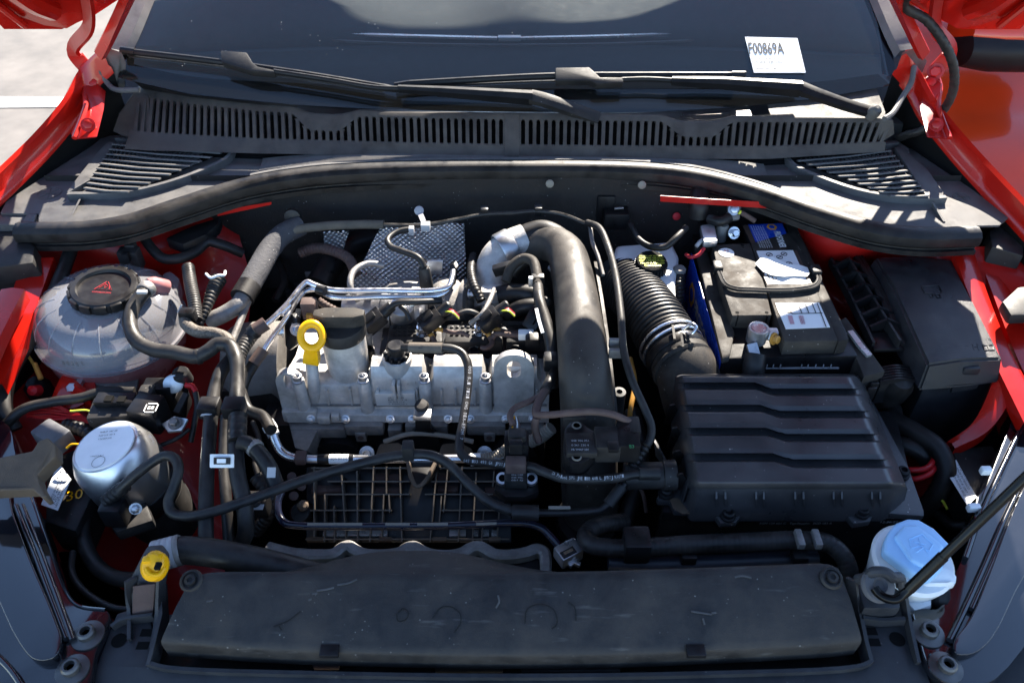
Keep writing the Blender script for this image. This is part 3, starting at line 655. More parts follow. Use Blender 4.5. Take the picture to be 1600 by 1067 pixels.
# ---------------------------------------------------------------- engine: aluminium cam cover and what is bolted to it
CAMD = Vector((0, -SP * .9, CP * 1.1)).normalized()
en = thing('engine', 'bare aluminium engine cam cover with a yellow dipstick ring and black oil cap', 'engine', Vector((-.15, .8, -.3)))
def X(px, y, z): return (px - 800) / F * (y * CP + (CZ - z) * SP)
sec = [(.93, -.075), (.86, -.070), (.832, -.056), (.826, -.040), (.818, -.031), (.806, -.027), (.794, -.031), (.786, -.042), (.783, -.060), (.781, -.090), (.778, -.099), (.768, -.102), (.766, -.114), (.772, -.118), (.80, -.122), (.93, -.122)]
low = [(.93, -.075), (.86, -.072), (.834, -.064), (.826, -.060), (.816, -.057), (.806, -.055), (.796, -.056), (.787, -.060), (.783, -.070), (.781, -.090), (.778, -.099), (.768, -.102), (.766, -.114), (.772, -.118), (.80, -.122), (.93, -.122)]
xl, xr = X(446, .79, -.07), X(858, .79, -.07)
def blend(a, b, k): return [(p[0] + (q[0] - p[0]) * k, p[1] + (q[1] - p[1]) * k) for p, q in zip(a, b)]
humps = [(X(578, .8, -.04), X(664, .8, -.04)), (X(675, .8, -.04), X(757, .8, -.04)), (X(766, .8, -.04), X(842, .8, -.04))]
xs2 = [xl]
for a, b in humps: xs2 += [a - .004, a + .003, (a + b) / 2, b - .003, b + .004]
xs2 += [xr]; rs = []
for x in xs2:
    k = 0
    for a, b in humps:
        if a <= x <= b: k = 1
    rs.append([Vector((x, y, z)) for y, z in blend(low, sec, k)])
cc = part('cam_cover', Geo().rings(rs, True), M.cast, en, ang=28)
# lower edge: scalloped pads and drilled lugs
g = Geo()
for a, b, zt in ((455, 540, -.118), (540, 600, -.112), (606, 628, -.12), (634, 700, -.112), (730, 790, -.112), (795, 850, -.118)):
    p = [X(a, .765, -.12), X(b, .765, -.12)]; g.box(Vector(((p[0] + p[1]) / 2, .772, zt - .010)), (p[1] - p[0], .03, .02), .003)
part('flange_pads', g, M.castd, en)
for px in (565, 765):
    c = Vector((X(px, .762, -.135), .760, -.134)); part('lug', Geo().box(c, (.016, .012, .018), .003), M.castd, en)
    part('lug_hole', Geo().lathe([(.0045, 0), (.0, .0003)], c + Vector((0, -.0062, .001)), Vector((0, -1, 0)), 14), M.tape, en)
for px in (471, 571, 665, 759):      # bolt posts on the front face
    z1 = -.046; c = Vector((X(px, .778, -.07), .779, 0)); r = .0092
    part('bolt_post', Geo().lathe([(r * 1.12, -.112), (r * .98, -.08), (r * .94, z1), (r * .8, z1 + .002)], c, Vector((0, 0, 1)), 18), M.cast, en)
    part('bolt', Geo().lathe([(r * .85, z1 + .001), (r * .85, z1 + .004), (.0062, z1 + .005), (.0062, z1 + .012), (.0045, z1 + .0125), (.0038, z1 + .008), (0, z1 + .008)], c, Vector((0, 0, 1)), 16), M.zinc, en)
# data plate cast on the front face
c0 = Vector((X(618, .778, -.075), .7795, -.078)); YF = Vector((0, .035, 1)).normalized()
ax = (Vector((1, 0, 0)), Vector((0, 1, 0)), Vector((0, 0, 1)))
part('data_plate', Geo().box(c0, (.056, .008, .024), .0015), mat('milled_aluminium', (.72, .70, .66), .35, .4, var=.06), en)
dp = c0 + Vector((-.010, -.0045, .004))
for k, t in enumerate(('04E 103 475 BS', 'EA211 1.4', 'GK 0218  C2 4', '> AlSi9Cu3 <')):
    text(t, dp + Vector((0, 0, -.0042 * k)), dp + Vector((.022 + .004 * (k % 2), 0, -.0042 * k)), Vector((0, 0, 1)), M.ink, en, lift=.0004, height=.0027)
part('rib', Geo().box(Vector((c0.x, .777, -.06)), (.005, .012, .03), .001), M.cast, en); part('rib', Geo().box(Vector((c0.x + .007, .777, -.06)), (.004, .012, .03), .001), M.cast, en)
part('parting_line', Geo().box(Vector(((xl + xr) / 2, .7795, -.0925)), (xr - xl - .006, .004, .0022), .0005), M.castd, en)
for px in (486, 540, 610, 644, 700, 735, 790, 832):
    c = Vector((X(px, .766, -.106), .7655, -.106)); part('flange_bolt', Geo().lathe([(.0062, 0), (.0062, .0012), (.0042, .0016)], c, Vector((0, -.8, .5)), 16).lathe([(.004, .001), (.004, .006), (.003, .0066)], c, Vector((0, -.8, .5)), 6), M.zinc, en)
for px in (512, 548, 592, 652, 690, 712, 742, 776, 838):
    part('stiffening_rib', Geo().box(Vector((X(px, .78, -.075), .7805, -.076)), (.0035, .006, .030), .001), M.cast, en)
# slotted lifting ears
def ear(cx, w_, z0, z1, y, tilt, th, nm='lifting_ear', hole=(.010, .024), m=M.cast):
    o = [(-w_, z0), (w_, z0)] + [(w_ * cos(a), z1 - w_ + w_ * sin(a)) for a in [pi * k / 12 for k in range(13)]]
    bm = bmesh.new(); hx, hz = hole; zc = z1 - w_ * .95
    hl = [(hx / 2 * cos(a), zc + (hz / 2 - hx / 2) * (1 if sin(a) >= 0 else -1) + hx / 2 * sin(a)) for a in [2 * pi * k / 20 for k in range(20)]]
    f = lambda q: Vector((cx + q[0], y + (q[1] - z0) * tilt, q[1]))
    N = len(hl); R = []
    import bisect
    # ring outline sampled at matching angles
    def outer(a):
        dx, dz = cos(a), sin(a)
        best = None
        for p, q in zip(o, o[1:] + o[:1]):
            ex, ez = q[0] - p[0], q[1] - p[1]; den = dx * ez - dz * ex
            if abs(den) < 1e-9: continue
            t = ((p[0]) * ez - (p[1] - zc) * ex) / den; u = ((p[0]) * dz - (p[1] - zc) * dx) / den
            if t > 0 and -.001 <= u <= 1.001 and (best is None or t < best): best = t
        return (dx * best, zc + dz * best)
    angs = sorted([2 * pi * k / 40 for k in range(40)] + [math.atan2(z0 - zc, w_) % (2 * pi), math.atan2(z0 - zc, -w_) % (2 * pi)])
    def inner(a):
        dx, dz = cos(a), sin(a); hh = hz / 2 - hx / 2
        t = hx / 2
        for _ in range(24):
            px_, pz_ = dx * t, dz * t; d = math.hypot(px_, max(abs(pz_) - hh, 0)) - hx / 2; t -= d
        return (dx * t, zc + dz * t)
    D = Vector((0, th, 0)); ro = [f(outer(a)) for a in angs]; ri = [f(inner(a)) for a in angs]
    g = Geo(); n = len(angs)
    k = .0015; mid = Vector((0, -.0, 0))
    g.rings([[p + D for p in ri], ri, ro, [p + D for p in ro], [p + D for p in ri]], False)
    # rings closes in the other direction: build faces explicitly
    return part(nm, g, m, en)
ear(X(803, .77, -.06), .0275, -.115, .006, .772, .05, .010, hole=(.019, .030))
ear(X(452, .775, -.06), .017, -.115, -.030, .775, .05, .012, hole=(.010, .026))
part('ear_base', Geo().box(Vector((X(470, .78, -.1), .778, -.106)), (.05, .02, .022), .004), M.cast, en)
part('boss', Geo().box(Vector((X(506, .765, -.1), .765, -.104)), (.018, .012, .014), .003), M.cast, en); part('boss', Geo().box(Vector((X(524, .765, -.1), .766, -.102)), (.012, .01, .012), .003), M.cast, en)
# oil filler
oc_ = P(535, 520, .012); r = .0298
fn = part('oil_filler_neck', Geo().lathe([(r * .55, -.12), (r * .86, -.09), (r * .98, -.06), (r, -.02), (r * 1.0, .008)], oc_, Vector((0, -.02, 1)), 36), M.cast, en)
cap = part('oil_cap', Geo().lathe([(r * 1.06, -.002), (r * 1.10, .002), (r * 1.10, .012), (r * 1.04, .017), (r * .95, .0175), (0, .0175)], oc_, Vector((0, -.02, 1)), 40), M.plastic, en)
g = Geo().prism([oc_ + Vector((x, y, .036)) for x, y in ((-.034, -.005), (-.02, -.010), (.02, -.010), (.034, -.005), (.034, .006), (.02, .011), (-.02, .011), (-.034, .006))], (0, 0, -.02), .002)
part('grip', g, M.dusty, cap)
# dipstick: yellow ring on a metal tube
ds = part('dipstick_tube', Geo().tube(pp([(486, 556, -.012), (490, 600, -.055), (494, 630, -.10)], 0), mm(10, P(487, 560, -.01)), 18, 6), M.cast, en)
rc = P(487, 525, .032); AX = Vector((.1, -.62, .78)).normalized(); bx, by, ba = basis(AX)
R, rr = .0148, .0052
rs = []
for k in range(33):
    a = 2 * pi * k / 32; d = bx * cos(a) * .95 + by * sin(a) * 1.12
    rs.append([rc + d * (R + rr * cos(t)) + ba * (rr * .9 * sin(t)) for t in [2 * pi * j / 12 for j in range(12)]])
dy = part('dipstick_handle', Geo().rings(rs, False), M.yellow, en)
a0, a1 = P(487, 544, .018), P(487, 565, -.008)
part('handle_stem', Geo().sweep([a0, a0.lerp(a1, .4), a1], [(-.0105, -.006), (.0105, -.006), (.0105, .006), (-.0105, .006)], AX, scale=[.8, .95, 1]), M.yellow, dy)
# breather union with hose start
bc = P(620, 556, -.020); r = .0205
part('breather_neck', Geo().lathe([(r * .62, -.075), (r * .8, -.05), (r * .98, -.02), (r, 0), (r * .86, .001), (r * .86, -.006), (0, -.006)], bc, Vector((0, -.03, 1)), 32), M.cast, en)
br = part('breather_cap', Geo().lathe([(r * .66, -.004), (r * .66, .004), (r * .52, .006), (r * .52, .012), (r * .60, .013), (r * .60, .019), (r * .5, .0205), (0, .0205)], bc, Vector((0, 0, 1)), 28), M.plastic2, en)
g = Geo()
for k in range(10):
    a = 2 * pi * k / 10; d = Vector((cos(a), sin(a), 0)); g.box(bc + d * r * .75 + Vector((0, 0, .003)), (.006, .004, .008), .001, (d, Vector((-d.y, d.x, 0)), Vector((0, 0, 1))))
part('latch_ring', g, M.plastic2, br)
# bolts behind the oil neck
c = P(570, 518, -.02); part('bolt', Geo().lathe([(.009, -.09), (.009, -.004)], c, Vector((0, 0, 1)), 16).hexbolt(c + Vector((0, 0, -.004)), Vector((0, 0, 1)), .0075, .010), M.castd, en)
for px, py in ((575, 545), (741, 547), (805, 545)): part('bolt_post', Geo().lathe([(.009, -.08), (.009, 0), (.006, .001), (.006, -.004), (0, -.004)], P(px, py, -.040), Vector((0, 0, 1)), 16), M.plastic2, en)
# black head casting below the cam cover, arched inlet ports
part('cylinder_head', Geo().box(Vector((X(640, .8, -.2), .83, -.235)), (X(860, .8, -.2) - X(440, .8, -.2), .12, .22), .004), M.plastic2, en)
for k, px in enumerate((525, 620, 712, 802)):
    c = Vector((X(px, .745, -.16), .752, -.168)); n = 14; a = []; b = []
    for i in range(n + 1):
        t = pi * i / n; a.append(c + Vector((.034 * cos(t), 0, .030 * sin(t) - .004))); b.append(c + Vector((.024 * cos(t), 0, .018 * sin(t) - .010)))
    rs = [[p, q, q + Vector((0, .02, 0)), p + Vector((0, .02, 0))] for p, q in zip(a, b)]
    part('inlet_port', Geo().rings(rs, True), M.satin, en)
    part('injector', Geo().lathe([(.0, .02), (.007, .018), (.010, .008), (.012, -.01), (.012, -.03)], c + Vector((0, -.004, -.008)), Vector((0, -.4, 1)), 16), M.satin, en)
for px in (572, 663, 757): 
    c = Vector((X(px, .745, -.15), .748, -.160)); part('port_bolt', Geo().lathe([(.011, 0), (.011, .004), (.006, .005), (.006, .012), (.004, .012), (.003, .008), (0, .008)], c, Vector((0, -.7, .7)), 18), M.zinc, en)
# timing-end casting
q = pp([(445, 640), (560, 660), (500, 665), (480, 705), (460, 700), (450, 660)], -.12)
part('end_casting', Geo().prism(q, (0, .03, -.05), .004), M.castd, en)
# belt cover and housing at the left of the engine: satin half drum
c0_, c1_ = P(352, 570, -.09), P(446, 568, -.09)
part('belt_cover', Geo().lathe([(.02, -.004), (.055, 0), (.064, .012), (.066, .04), (.066, .085)], c0_ + Vector((0, .02, -.02)), (c1_ - c0_), 40), mat('grained_glare_plastic', (.16, .15, .14), .42, grain=.8, gscale=600, dust=.25), en)  # grey tone stands in for sun glare on black grained plastic
part('belt_cover_skirt', Geo().box(P(405, 640, -.16), (.09, .04, .12), .012), M.plastic2, en)
# bracket plate with bolt beside the dipstick
part('stay_plate', Geo().prism(pp([(444, 500, -.0), (456, 490, .004), (464, 500, .004), (462, 540, -.03), (452, 548, -.04), (446, 540, -.04)], 0), (.003, .008, -.004), .001), M.plastic2, en)
part('stay', Geo().sweep(pp([(468, 484, .0), (460, 510, -.01), (458, 540, -.04)], 0), [(-.004, -.003), (.004, -.003), (.004, .003), (-.004, .003)], CAMD), M.steel, en)
part('stay_bolt', Geo().hexbolt(P(463, 515, .002), Vector((.5, -.6, .6)), .006, .009), M.zinc, en)
part('stay_bolt', Geo().hexbolt(P(443, 517, -.01), Vector((-1, -.3, .2)), .006, .009), M.zinc, en)
part('sensor_plug', Geo().box(P(484, 482, .004), (.022, .018, .030), .004), M.tape, en); part('plug_tip', Geo().box(P(484, 496, -.004), (.009, .008, .014), .002), M.boot, en)
# ---------------------------------------------------------------- ignition coils in their tray
ct = thing('coil_tray', 'black textured tray holding the ignition coils and wiring behind the cam cover', 'coil tray', P(720, 520, -.07))
part('tray', Geo().prism(pp([(592, 552), (850, 552), (850, 500), (600, 500)], -.058), (0, 0, -.03), .003), M.plastic2, ct)
for a, b in ((604, 692), (694, 786), (790, 858)):
    part('coil', Geo().prism(pp([(a, 534), (b, 534), (b - 2, 506), (a + 4, 506)], -.040), (0, 0, -.025), .005), M.plastic, ct)
    g = Geo()
    for i in range(9):
        for j in range(3):
            g.box(P(a + 12 + i * (b - a - 24) / 8, 511 + j * 6, -.0395), (.0045, .0035, .003), .0006)
    part('grip_pattern', g, M.plastic, ct, kind='stuff')
for px, py, dx in ((584, 502, 20), (673, 500, 22), (764, 499, 22), (838, 500, 10)):
    c = P(px, py, -.012); d = (P(px + dx, py - 17, .0) - c).normalized(); x, y, a = basis(d)
    cn = part('coil_plug', Geo().box(c, (.026, .020, .034), .004, (x, y, a)), M.plastic2, ct)
    part('latch', Geo().box(c + y * .011, (.012, .006, .018), .002, (x, y, a)), M.satin, cn)
    part('sleeve', Geo().lathe([(.009, .014), (.008, .034), (.006, .036)], c, d, 14), M.rubber, cn)
for px, py in ((659, 513), (749, 512)):
    c = P(px, py, -.030); part('stud', Geo().lathe([(.0085, -.012), (.0085, -.009)], c, Vector((0, 0, 1)), 16).lathe([(.007, -.008), (.007, -.002)], c, Vector((0, 0, 1)), 6).lathe([(.0075, .001), (.0075, .003)], c, Vector((0, 0, 1)), 16).lathe([(.0055, .004), (.0055, .010)], c, Vector((0, 0, 1)), 6).lathe([(.0032, .010), (.0032, .017), (.002, .018)], c, Vector((0, 0, 1)), 10), M.steel, ct)
for k, px in enumerate((659, 749)):
    pipe('ring_terminal_boot', [(px + 6, 515, -.03), (px + 14, 522, -.03), (px + 18, 530, -.034)], 4.2, M.boot, ct); pipe('ring_terminal_boot', [(px + 10, 514, -.028), (px + 24, 514, -.028), (px + 34, 516, -.028)], 3.6, M.boot, ct)
    pipe('taped_wire', [(px + 16, 526, -.032), (px + 20, 536, -.034), (px + 10, 544, -.034), (px + 2, 543, -.034)], 4.2, M.tape, ct)
    pipe('taped_wire', [(px + 32, 515, -.028), (px + 50, 520, -.026), (px + 62, 520, -.026), (px + 74, 525, -.028)], 3.4, M.tape, ct)
pipe('taped_wire', [(768, 530, -.03), (775, 522, -.026), (795, 523, -.024), (812, 524, -.024)], 4.4, M.tape, ct)
c = P(822, 523, -.018); part('white_plug', Geo().box(c, (.022, .012, .012), .002), M.wtank, ct); part('plug', Geo().box(P(832, 531, -.02), (.02, .018, .016), .003), M.plastic2, ct)
for i, (dx, m_) in enumerate(((0, M.redp), (3, M.wgrey), (-3, M.yprint))):
    pipe('thin_wire', [(695 + dx, 484 + i, .0), (708, 485 + i * 2, .006), (717, 494 + i * 2, -.004)], 1.2, m_, ct, seg=6); pipe('thin_wire', [(782 + dx, 484 + i, .0), (794, 482 + i * 2, .006), (804, 490 + i * 2, -.004)], 1.2, m_, ct, seg=6)
pipe('coil_loom', [(600, 488, .0), (620, 474, .012), (650, 472, .012), (690, 470, .004)], 5, M.rubber, ct); pipe('coil_loom', [(640, 500, -.01), (634, 486, .0), (625, 478, .004)], 4, M.rubber, ct)
# ---------------------------------------------------------------- turbocharger, heat shield
tb = thing('turbocharger', 'dull grey turbocharger housing behind the engine below the dimpled shield', 'turbocharger', P(650, 480, -.08))
c0_, c1_ = P(536, 488, -.055), P(690, 488, -.055)
part('housing', Geo().lathe([(.01, 0), (.025, .002), (.030, .012), (.030, .06), (.033, .062), (.033, .075), (.030, .077), (.031, .12), (.04, .13)], c0_, c1_ - c0_, 32), mat('turbo_casting', (.30, .30, .31), .42, .8, var=.2, grain=.3, gscale=400), tb)
c = P(700, 478, -.065); part('volute', Geo().lathe([(0, .042), (.022, .040), (.036, .028), (.043, .008), (.043, -.02), (.035, -.045)], c, Vector((.1, -.35, .9)), 32), M.castd, tb)
c = P(730, 470, -.05); part('flange', Geo().lathe([(.034, -.004), (.034, .004), (.028, .006)], c, Vector((1, -.25, .15)), 28), M.castd, tb)
for a in (60, 120, 200): 
    part('flange_bolt', Geo().hexbolt(c + Vector((.004, -.03 * cos(radians(a)), .03 * sin(radians(a)))), Vector((1, -.2, .1)), .005, .008), M.zinc, tb)
c = P(636, 455, -.03); rs = []
g = Geo().lathe([(.0, .03), (.03, .026), (.055, .008), (.066, -.02), (.07, -.05)], P(640, 468, -.055), Vector((0, .15, 1)), 36, 1.0, .75); part('outlet_dome', g, M.castd, tb)
part('plate', Geo().prism([PYY(660, 408, 1.0), PYY(692, 408, 1.0), PYY(690, 430, .995), PYY(664, 428, .995)], (0, .004, 0), .001), M.zinc, tb)
part('stay', Geo().prism(pp([(702, 415, .0), (708, 412, .005), (712, 420, .003), (708, 448, -.02), (700, 448, -.02)], 0), (.004, .008, 0), .001), M.plastic2, tb)
def shield_mat():
    m = mat('dimpled_aluminium_foil', (.50, .50, .50), .33, .95, var=.12); n = m.node_tree.nodes; l = m.node_tree.links; b = n['Principled BSDF']
    tc = n.new('ShaderNodeUVMap'); mp = n.new('ShaderNodeVectorMath'); mp.operation = 'SCALE'; mp.inputs[3].default_value = 1.0
    br = n.new('ShaderNodeTexBrick'); 
    sep = n.new('ShaderNodeSeparateXYZ'); l.new(tc.outputs[0], sep.inputs[0])
    def mth(op, a, b_=None):
        t = n.new('ShaderNodeMath'); t.operation = op
        for i, q in enumerate((a, b_)):
            if q is None: continue
            if isinstance(q, (int, float)): t.inputs[i].default_value = q
            else: l.new(q, t.inputs[i])
        return t.outputs[0]
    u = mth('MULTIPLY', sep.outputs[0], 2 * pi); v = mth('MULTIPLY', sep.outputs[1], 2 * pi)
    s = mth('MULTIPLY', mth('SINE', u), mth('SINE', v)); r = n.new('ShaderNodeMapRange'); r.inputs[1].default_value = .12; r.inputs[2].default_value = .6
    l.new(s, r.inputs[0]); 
    mix = n.new('ShaderNodeMix'); mix.data_type = 'RGBA'; l.new(r.outputs[0], mix.inputs[0]); mix.inputs[6].default_value = (.30, .30, .31, 1); mix.inputs[7].default_value = (.80, .80, .80, 1)  # pale dimple tops, darker hollows: relief shading put into the colour
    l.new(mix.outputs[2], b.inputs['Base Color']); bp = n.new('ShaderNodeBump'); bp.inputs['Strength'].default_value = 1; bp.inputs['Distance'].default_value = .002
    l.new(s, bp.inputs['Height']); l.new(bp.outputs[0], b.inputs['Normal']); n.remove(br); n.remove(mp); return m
M.shield = shield_mat()
def shield(name, corners, nu, nv, wave, label, parent=None):
    """corners: four 3D points (bl, br, tr, tl); crumpled foil sheet with UVs in dimples"""
    bl_, br_, tr_, tl_ = corners; vs = []; rs = []
    nrm = (br_ - bl_).cross(tl_ - bl_).normalized()
    for j in range(nv + 1):
        row = []
        for i in range(nu + 1):
            u, v = i / nu, j / nv; p = bl_.lerp(br_, u).lerp(tl_.lerp(tr_, u), v)
            p = p + nrm * (wave * (sin(u * 7 + v * 3) + .9 * abs(sin(v * 6 - u * 4)) + .7 * abs(sin(u * 9 + v * 5 + 2))))
            row.append(p)
        rs.append(row)
    o = solo(name, Geo().rings(rs, False, False), M.shield, label, 'heat shield', ang=80) if parent is None else part(name, Geo().rings(rs, False, False), M.shield, parent, ang=80)
    uv = o.data.uv_layers.new(name='UVMap'); W = (br_ - bl_).length; H = (tl_ - bl_).length; base = ROOT[o.name]
    ex = (br_ - bl_).normalized(); ey = (tl_ - bl_); ey = (ey - ex * ey.dot(ex)).normalized()
    for lp in o.data.loops:
        p = o.data.vertices[lp.vertex_index].co + base - bl_; uv.data[lp.index].uv = (p.dot(ex) / .0090, p.dot(ey) / .0074)
    m = o.modifiers.new('thickness', 'SOLIDIFY'); m.thickness = .0012; return o
hs = thing('heat_shield', 'crumpled dimpled aluminium heat shield against the firewall', 'heat shield', PYY(660, 450, 1.05))
shield('foil_sheet', [PYY(548, 452, .99), PYY(728, 452, 1.01), PYY(725, 350, 1.075), PYY(598, 350, 1.075)], 40, 30, .0055, '', hs)
shield('foil_flap', [PYY(508, 398, 1.05), PYY(536, 392, 1.05), PYY(546, 360, 1.07), PYY(506, 362, 1.07)], 8, 8, .001, '', hs)
# black moulded duct and wiring left of the shield
pipe('air_duct', [(498, 445, -.06), (520, 410, -.045), (545, 385, -.04), (590, 372, -.04), (625, 372, -.045)], 20, M.plastic2, None, 'fat black moulded duct arching left of the dimpled shield', 'duct', seg=16)
g = Geo()
for i in range(5):
    for j in range(6): g.box(P(432 + i * 17 + j * 4, 395 + j * 13, -.14), (.010, .008, .02), .002)
s_ = thing('wiring_block', 'dark cluster of ribbed blocks in the shade behind the aluminium pipes', 'wiring block', P(455, 430, -.15))
part('ribs', g, M.plastic, s_, kind='stuff'); part('block', Geo().prism(pp([(410, 470), (540, 470), (540, 390), (430, 390)], -.15), (0, 0, -.05), .004), M.plastic2, s_)
part('metal_tab', Geo().box(P(488, 425, -.12), (.022, .02, .012), .002), M.zinc, s_); part('metal_tab', Geo().box(P(497, 408, -.11), (.016, .014, .012), .002), M.zinc, s_)
# oxygen sensor with braided lead
ox = thing('exhaust_sensor', 'black oxygen sensor plug with a braided lead in front of the dimpled shield', 'sensor', P(664, 440, .0))
part('body', Geo().lathe([(.008, -.03), (.010, -.012), (.0095, .008), (.008, .018), (.004, .022)], P(665, 436, .005), Vector((-.1, .25, 1)), 18), M.plastic, ox)
pipe('lead', [(663, 418, .026), (655, 404, .035), (630, 393, .035), (610, 385, .03), (606, 374, .03), (622, 362, .03), (645, 358, .03)], 5, M.rubber, ox)
for i in range(3): pipe('thin_wire', [(661 + 2 * i, 414, .028), (663 + 2 * i, 408, .03), (657 + i, 402, .033)], 1.1, M.steel, ox, seg=6)
part('lead_band', Geo().box(P(643, 360, .032), (.008, .009, .012), .001), M.wgrey, ox); part('lead_band', Geo().box(P(665, 354, .034), (.014, .012, .012), .001), M.wgrey, ox)
c = P(655, 330, .035); part('cable_tie', Geo().sweep([c, P(662, 347, .034)], [(-.004, -.0015), (.004, -.0015), (.004, .0015), (-.004, .0015)], CAMD).lathe([(.0075, 0), (.0075, .003), (.005, .0045), (0, .0045)], c, CAMD, 16), M.wgrey, ox)
# plastic line clipped along the firewall
fl = thing('firewall_line', 'thin grey plastic line clipped along the dark firewall', 'line', P(760, 335, .03))
pipe('line', [(600, 352, .028), (660, 352, .030), (720, 342, .034), (755, 335, .034), (800, 333, .034), (840, 330, .036), (880, 336, .036), (915, 350, .034)], 3.4, M.hose, fl, seg=8)
for px, py in ((757, 330), (841, 328)): part('clip', Geo().box(P(px, py, .035), (.012, .016, .016), .002), M.plastic2, fl)
pipe('foam_sleeve', [(430, 382, .0), (455, 362, .012), (500, 354, .015), (560, 351, .016), (600, 351, .018)], 7, mat('dusty_foam_sleeve', (.11, .095, .075), .8, grain=.6, dust=.3), None, 'dusty foam covered pipe bending along the top of the firewall, left of centre', 'pipe')
# ---------------------------------------------------------------- charge pipe down the middle
ip = thing('intake_pipe', 'broad black plastic intake pipe running down the middle beside the cam cover', 'intake pipe', P(900, 500, -.02))
cp = pp([(806, 396, -.012), (834, 384, .0), (864, 382, .014), (884, 396, .022), (894, 430, .025), (902, 480, .024), (909, 540, .020), (914, 590, .010), (918, 635, -.020), (920, 690, -.070), (921, 750, -.13), (924, 800, -.19)], 0)
part('duct', Geo().tube(cp, .0318, 36, 8, taper=[.78, .84, .92, .98, 1.03, 1.10, 1.18, 1.25]), M.pipe, ip)
part('seam_rail', Geo().sweep(catmull(pp([(868, 415, .004), (874, 500, .002), (880, 580, -.006), (884, 640, -.03), (886, 680, -.06)], 0), 6), [(-.0022, -.012), (.0022, -.012), (.0022, .004), (-.0022, .004)]), M.pipe, ip)
part('seam_rail', Geo().sweep(catmull(pp([(930, 412, .004), (940, 470, .002), (950, 540, -.002), (957, 600, -.012), (962, 650, -.04)], 0), 6), [(-.0022, -.012), (.0022, -.012), (.0022, .004), (-.0022, .004)]), M.pipe, ip)
c = P(968, 612, -.02); part('bolt_post', Geo().lathe([(.0095, -.05), (.0085, 0), (.004, .0005), (.004, -.004), (0, -.004)], c, Vector((0, -.05, 1)), 18), M.plastic, ip)
c = P(863, 420, .0); part('lug', Geo().lathe([(.007, 0), (.007, .003), (.004, .0035), (.004, .001), (0, .001)], c, Vector((0, 0, 1)), 16), M.zinc, ip); part('lug_web', Geo().box(P(875, 428, -.01), (.03, .004, .02), .001), M.plastic, ip)
part('lower_collar', Geo().lathe([(.041, -.01), (.044, -.004), (.044, .006), (.041, .012)], P(918, 815, -.20), Vector((0, -.2, 1)), 32), M.plastic2, ip)
part('clamp_strip', Geo().box(P(898, 652, .012), (.028, .006, .004), .001), M.plastic, ip)
# aluminium elbow to its left with band clamp
el = thing('charge_elbow', 'grey aluminium elbow entering the black intake pipe from the left', 'elbow', P(780, 410, -.03))
part('elbow', Geo().tube(pp([(768, 480, -.06), (766, 440, -.035), (776, 405, -.012), (798, 386, .0), (822, 376, .006)], 0), .027, 24, 8), M.cast, el)
part('band_clamp', Geo().lathe([(.0295, -.012), (.0305, -.010), (.0305, .010), (.0295, .012)], P(792, 390, -.002), P(822, 376, .004) - P(780, 398, -.008), 28), M.zinc, el)
part('flange', Geo().box(P(768, 470, -.045), (.032, .02, .05), .004), M.cast, el); part('flange_bolt', Geo().hexbolt(P(748, 452, -.03), Vector((-.5, -.5, .7)), .006, .010), M.zinc, el)
pipe('rubber_elbow', [(884, 388, .016), (868, 372, .018), (848, 364, .018), (828, 368, .014), (808, 378, .008), (798, 386, .004)], 20, M.rubber, el, seg=20)
c = P(786, 420, .01)
part('strap', Geo().box(c, (.03, .012, .016), .002, (Vector((.9, 0, .3)).normalized(), Vector((0, 1, 0)), Vector((-.3, 0, .9)).normalized())), M.plastic2, el)
pipe('hose_stub', [(778, 462, -.02), (800, 458, -.016), (830, 460, -.014), (850, 462, -.02)], 15, M.rubber, el, seg=16)
pipe('hose_stub', [(800, 428, .0), (812, 415, .012), (828, 404, .02)], 9, M.rubber, el)
# vacuum hose left of the pipe, with clip and white print
vh = thing('vacuum_hose', 'black vacuum hose with a white printed stripe hanging left of the intake pipe', 'hose', P(845, 480, .02))
pipe('hose_elbow', [(790, 440, .01), (800, 416, .025), (818, 404, .034), (832, 408, .036), (838, 425, .034), (840, 445, .03)], 8, M.dusty, vh)
pipe('hose', [(840, 440, .03), (843, 470, .028), (852, 500, .02), (861, 535, .01), (864, 570, -.005), (862, 605, -.03)], 9.5, M.hose, vh, taper=[.85, 1, 1.1, 1.15, 1.1])
cable_clip(840, 438, .030, 8, (1, 10), M.plastic2, vh, 'clip', 12); part('clip_screw', Geo().box(P(829, 440, .034), (.006, .006, .016), .001), M.zinc, vh)
part('print_stripe', Geo().sweep(pp([(838, 482, .037), (842, 500, .034), (848, 520, .028)], 0), [(-.0022, -.0004), (.0022, -.0004), (.0022, .0004), (-.0022, .0004)], CAMD), M.white, vh)
part('sleeve', Geo().box(P(861, 565, .002), (.020, .020, .022), .004), M.plastic2, vh)
# ---------------------------------------------------------------- thin coolant pipe right of the intake pipe
tp_ = thing('breather_pipe', 'thin black pipe running beside the intake pipe from the firewall to the filter box', 'pipe', P(970, 520, .05))
pipe('pipe', [(918, 348, .036), (936, 356, .05), (950, 385, .055), (962, 430, .05), (970, 490, .044), (975, 550, .036), (990, 600, .026), (1008, 640, .012), (1018, 668, .0), (1014, 690, -.01), (1000, 708, -.02), (990, 722, -.03)], 6.4, M.plastic, tp_)
pipe('ribbed_end', [(1010, 694, -.012), (1000, 710, -.02), (988, 730, -.03)], 8.5, M.rubber, tp_, corr=(.006, .12))
for py, z in ((536, .034), (552, .03)): part('clip', Geo().box(P(962, py, z), (.018, .006, .014), .0015), M.castd, tp_)
pipe('second_pipe', [(922, 352, .03), (926, 380, .028), (934, 400, .02), (942, 430, .008)], 3.5, M.castd, tp_)
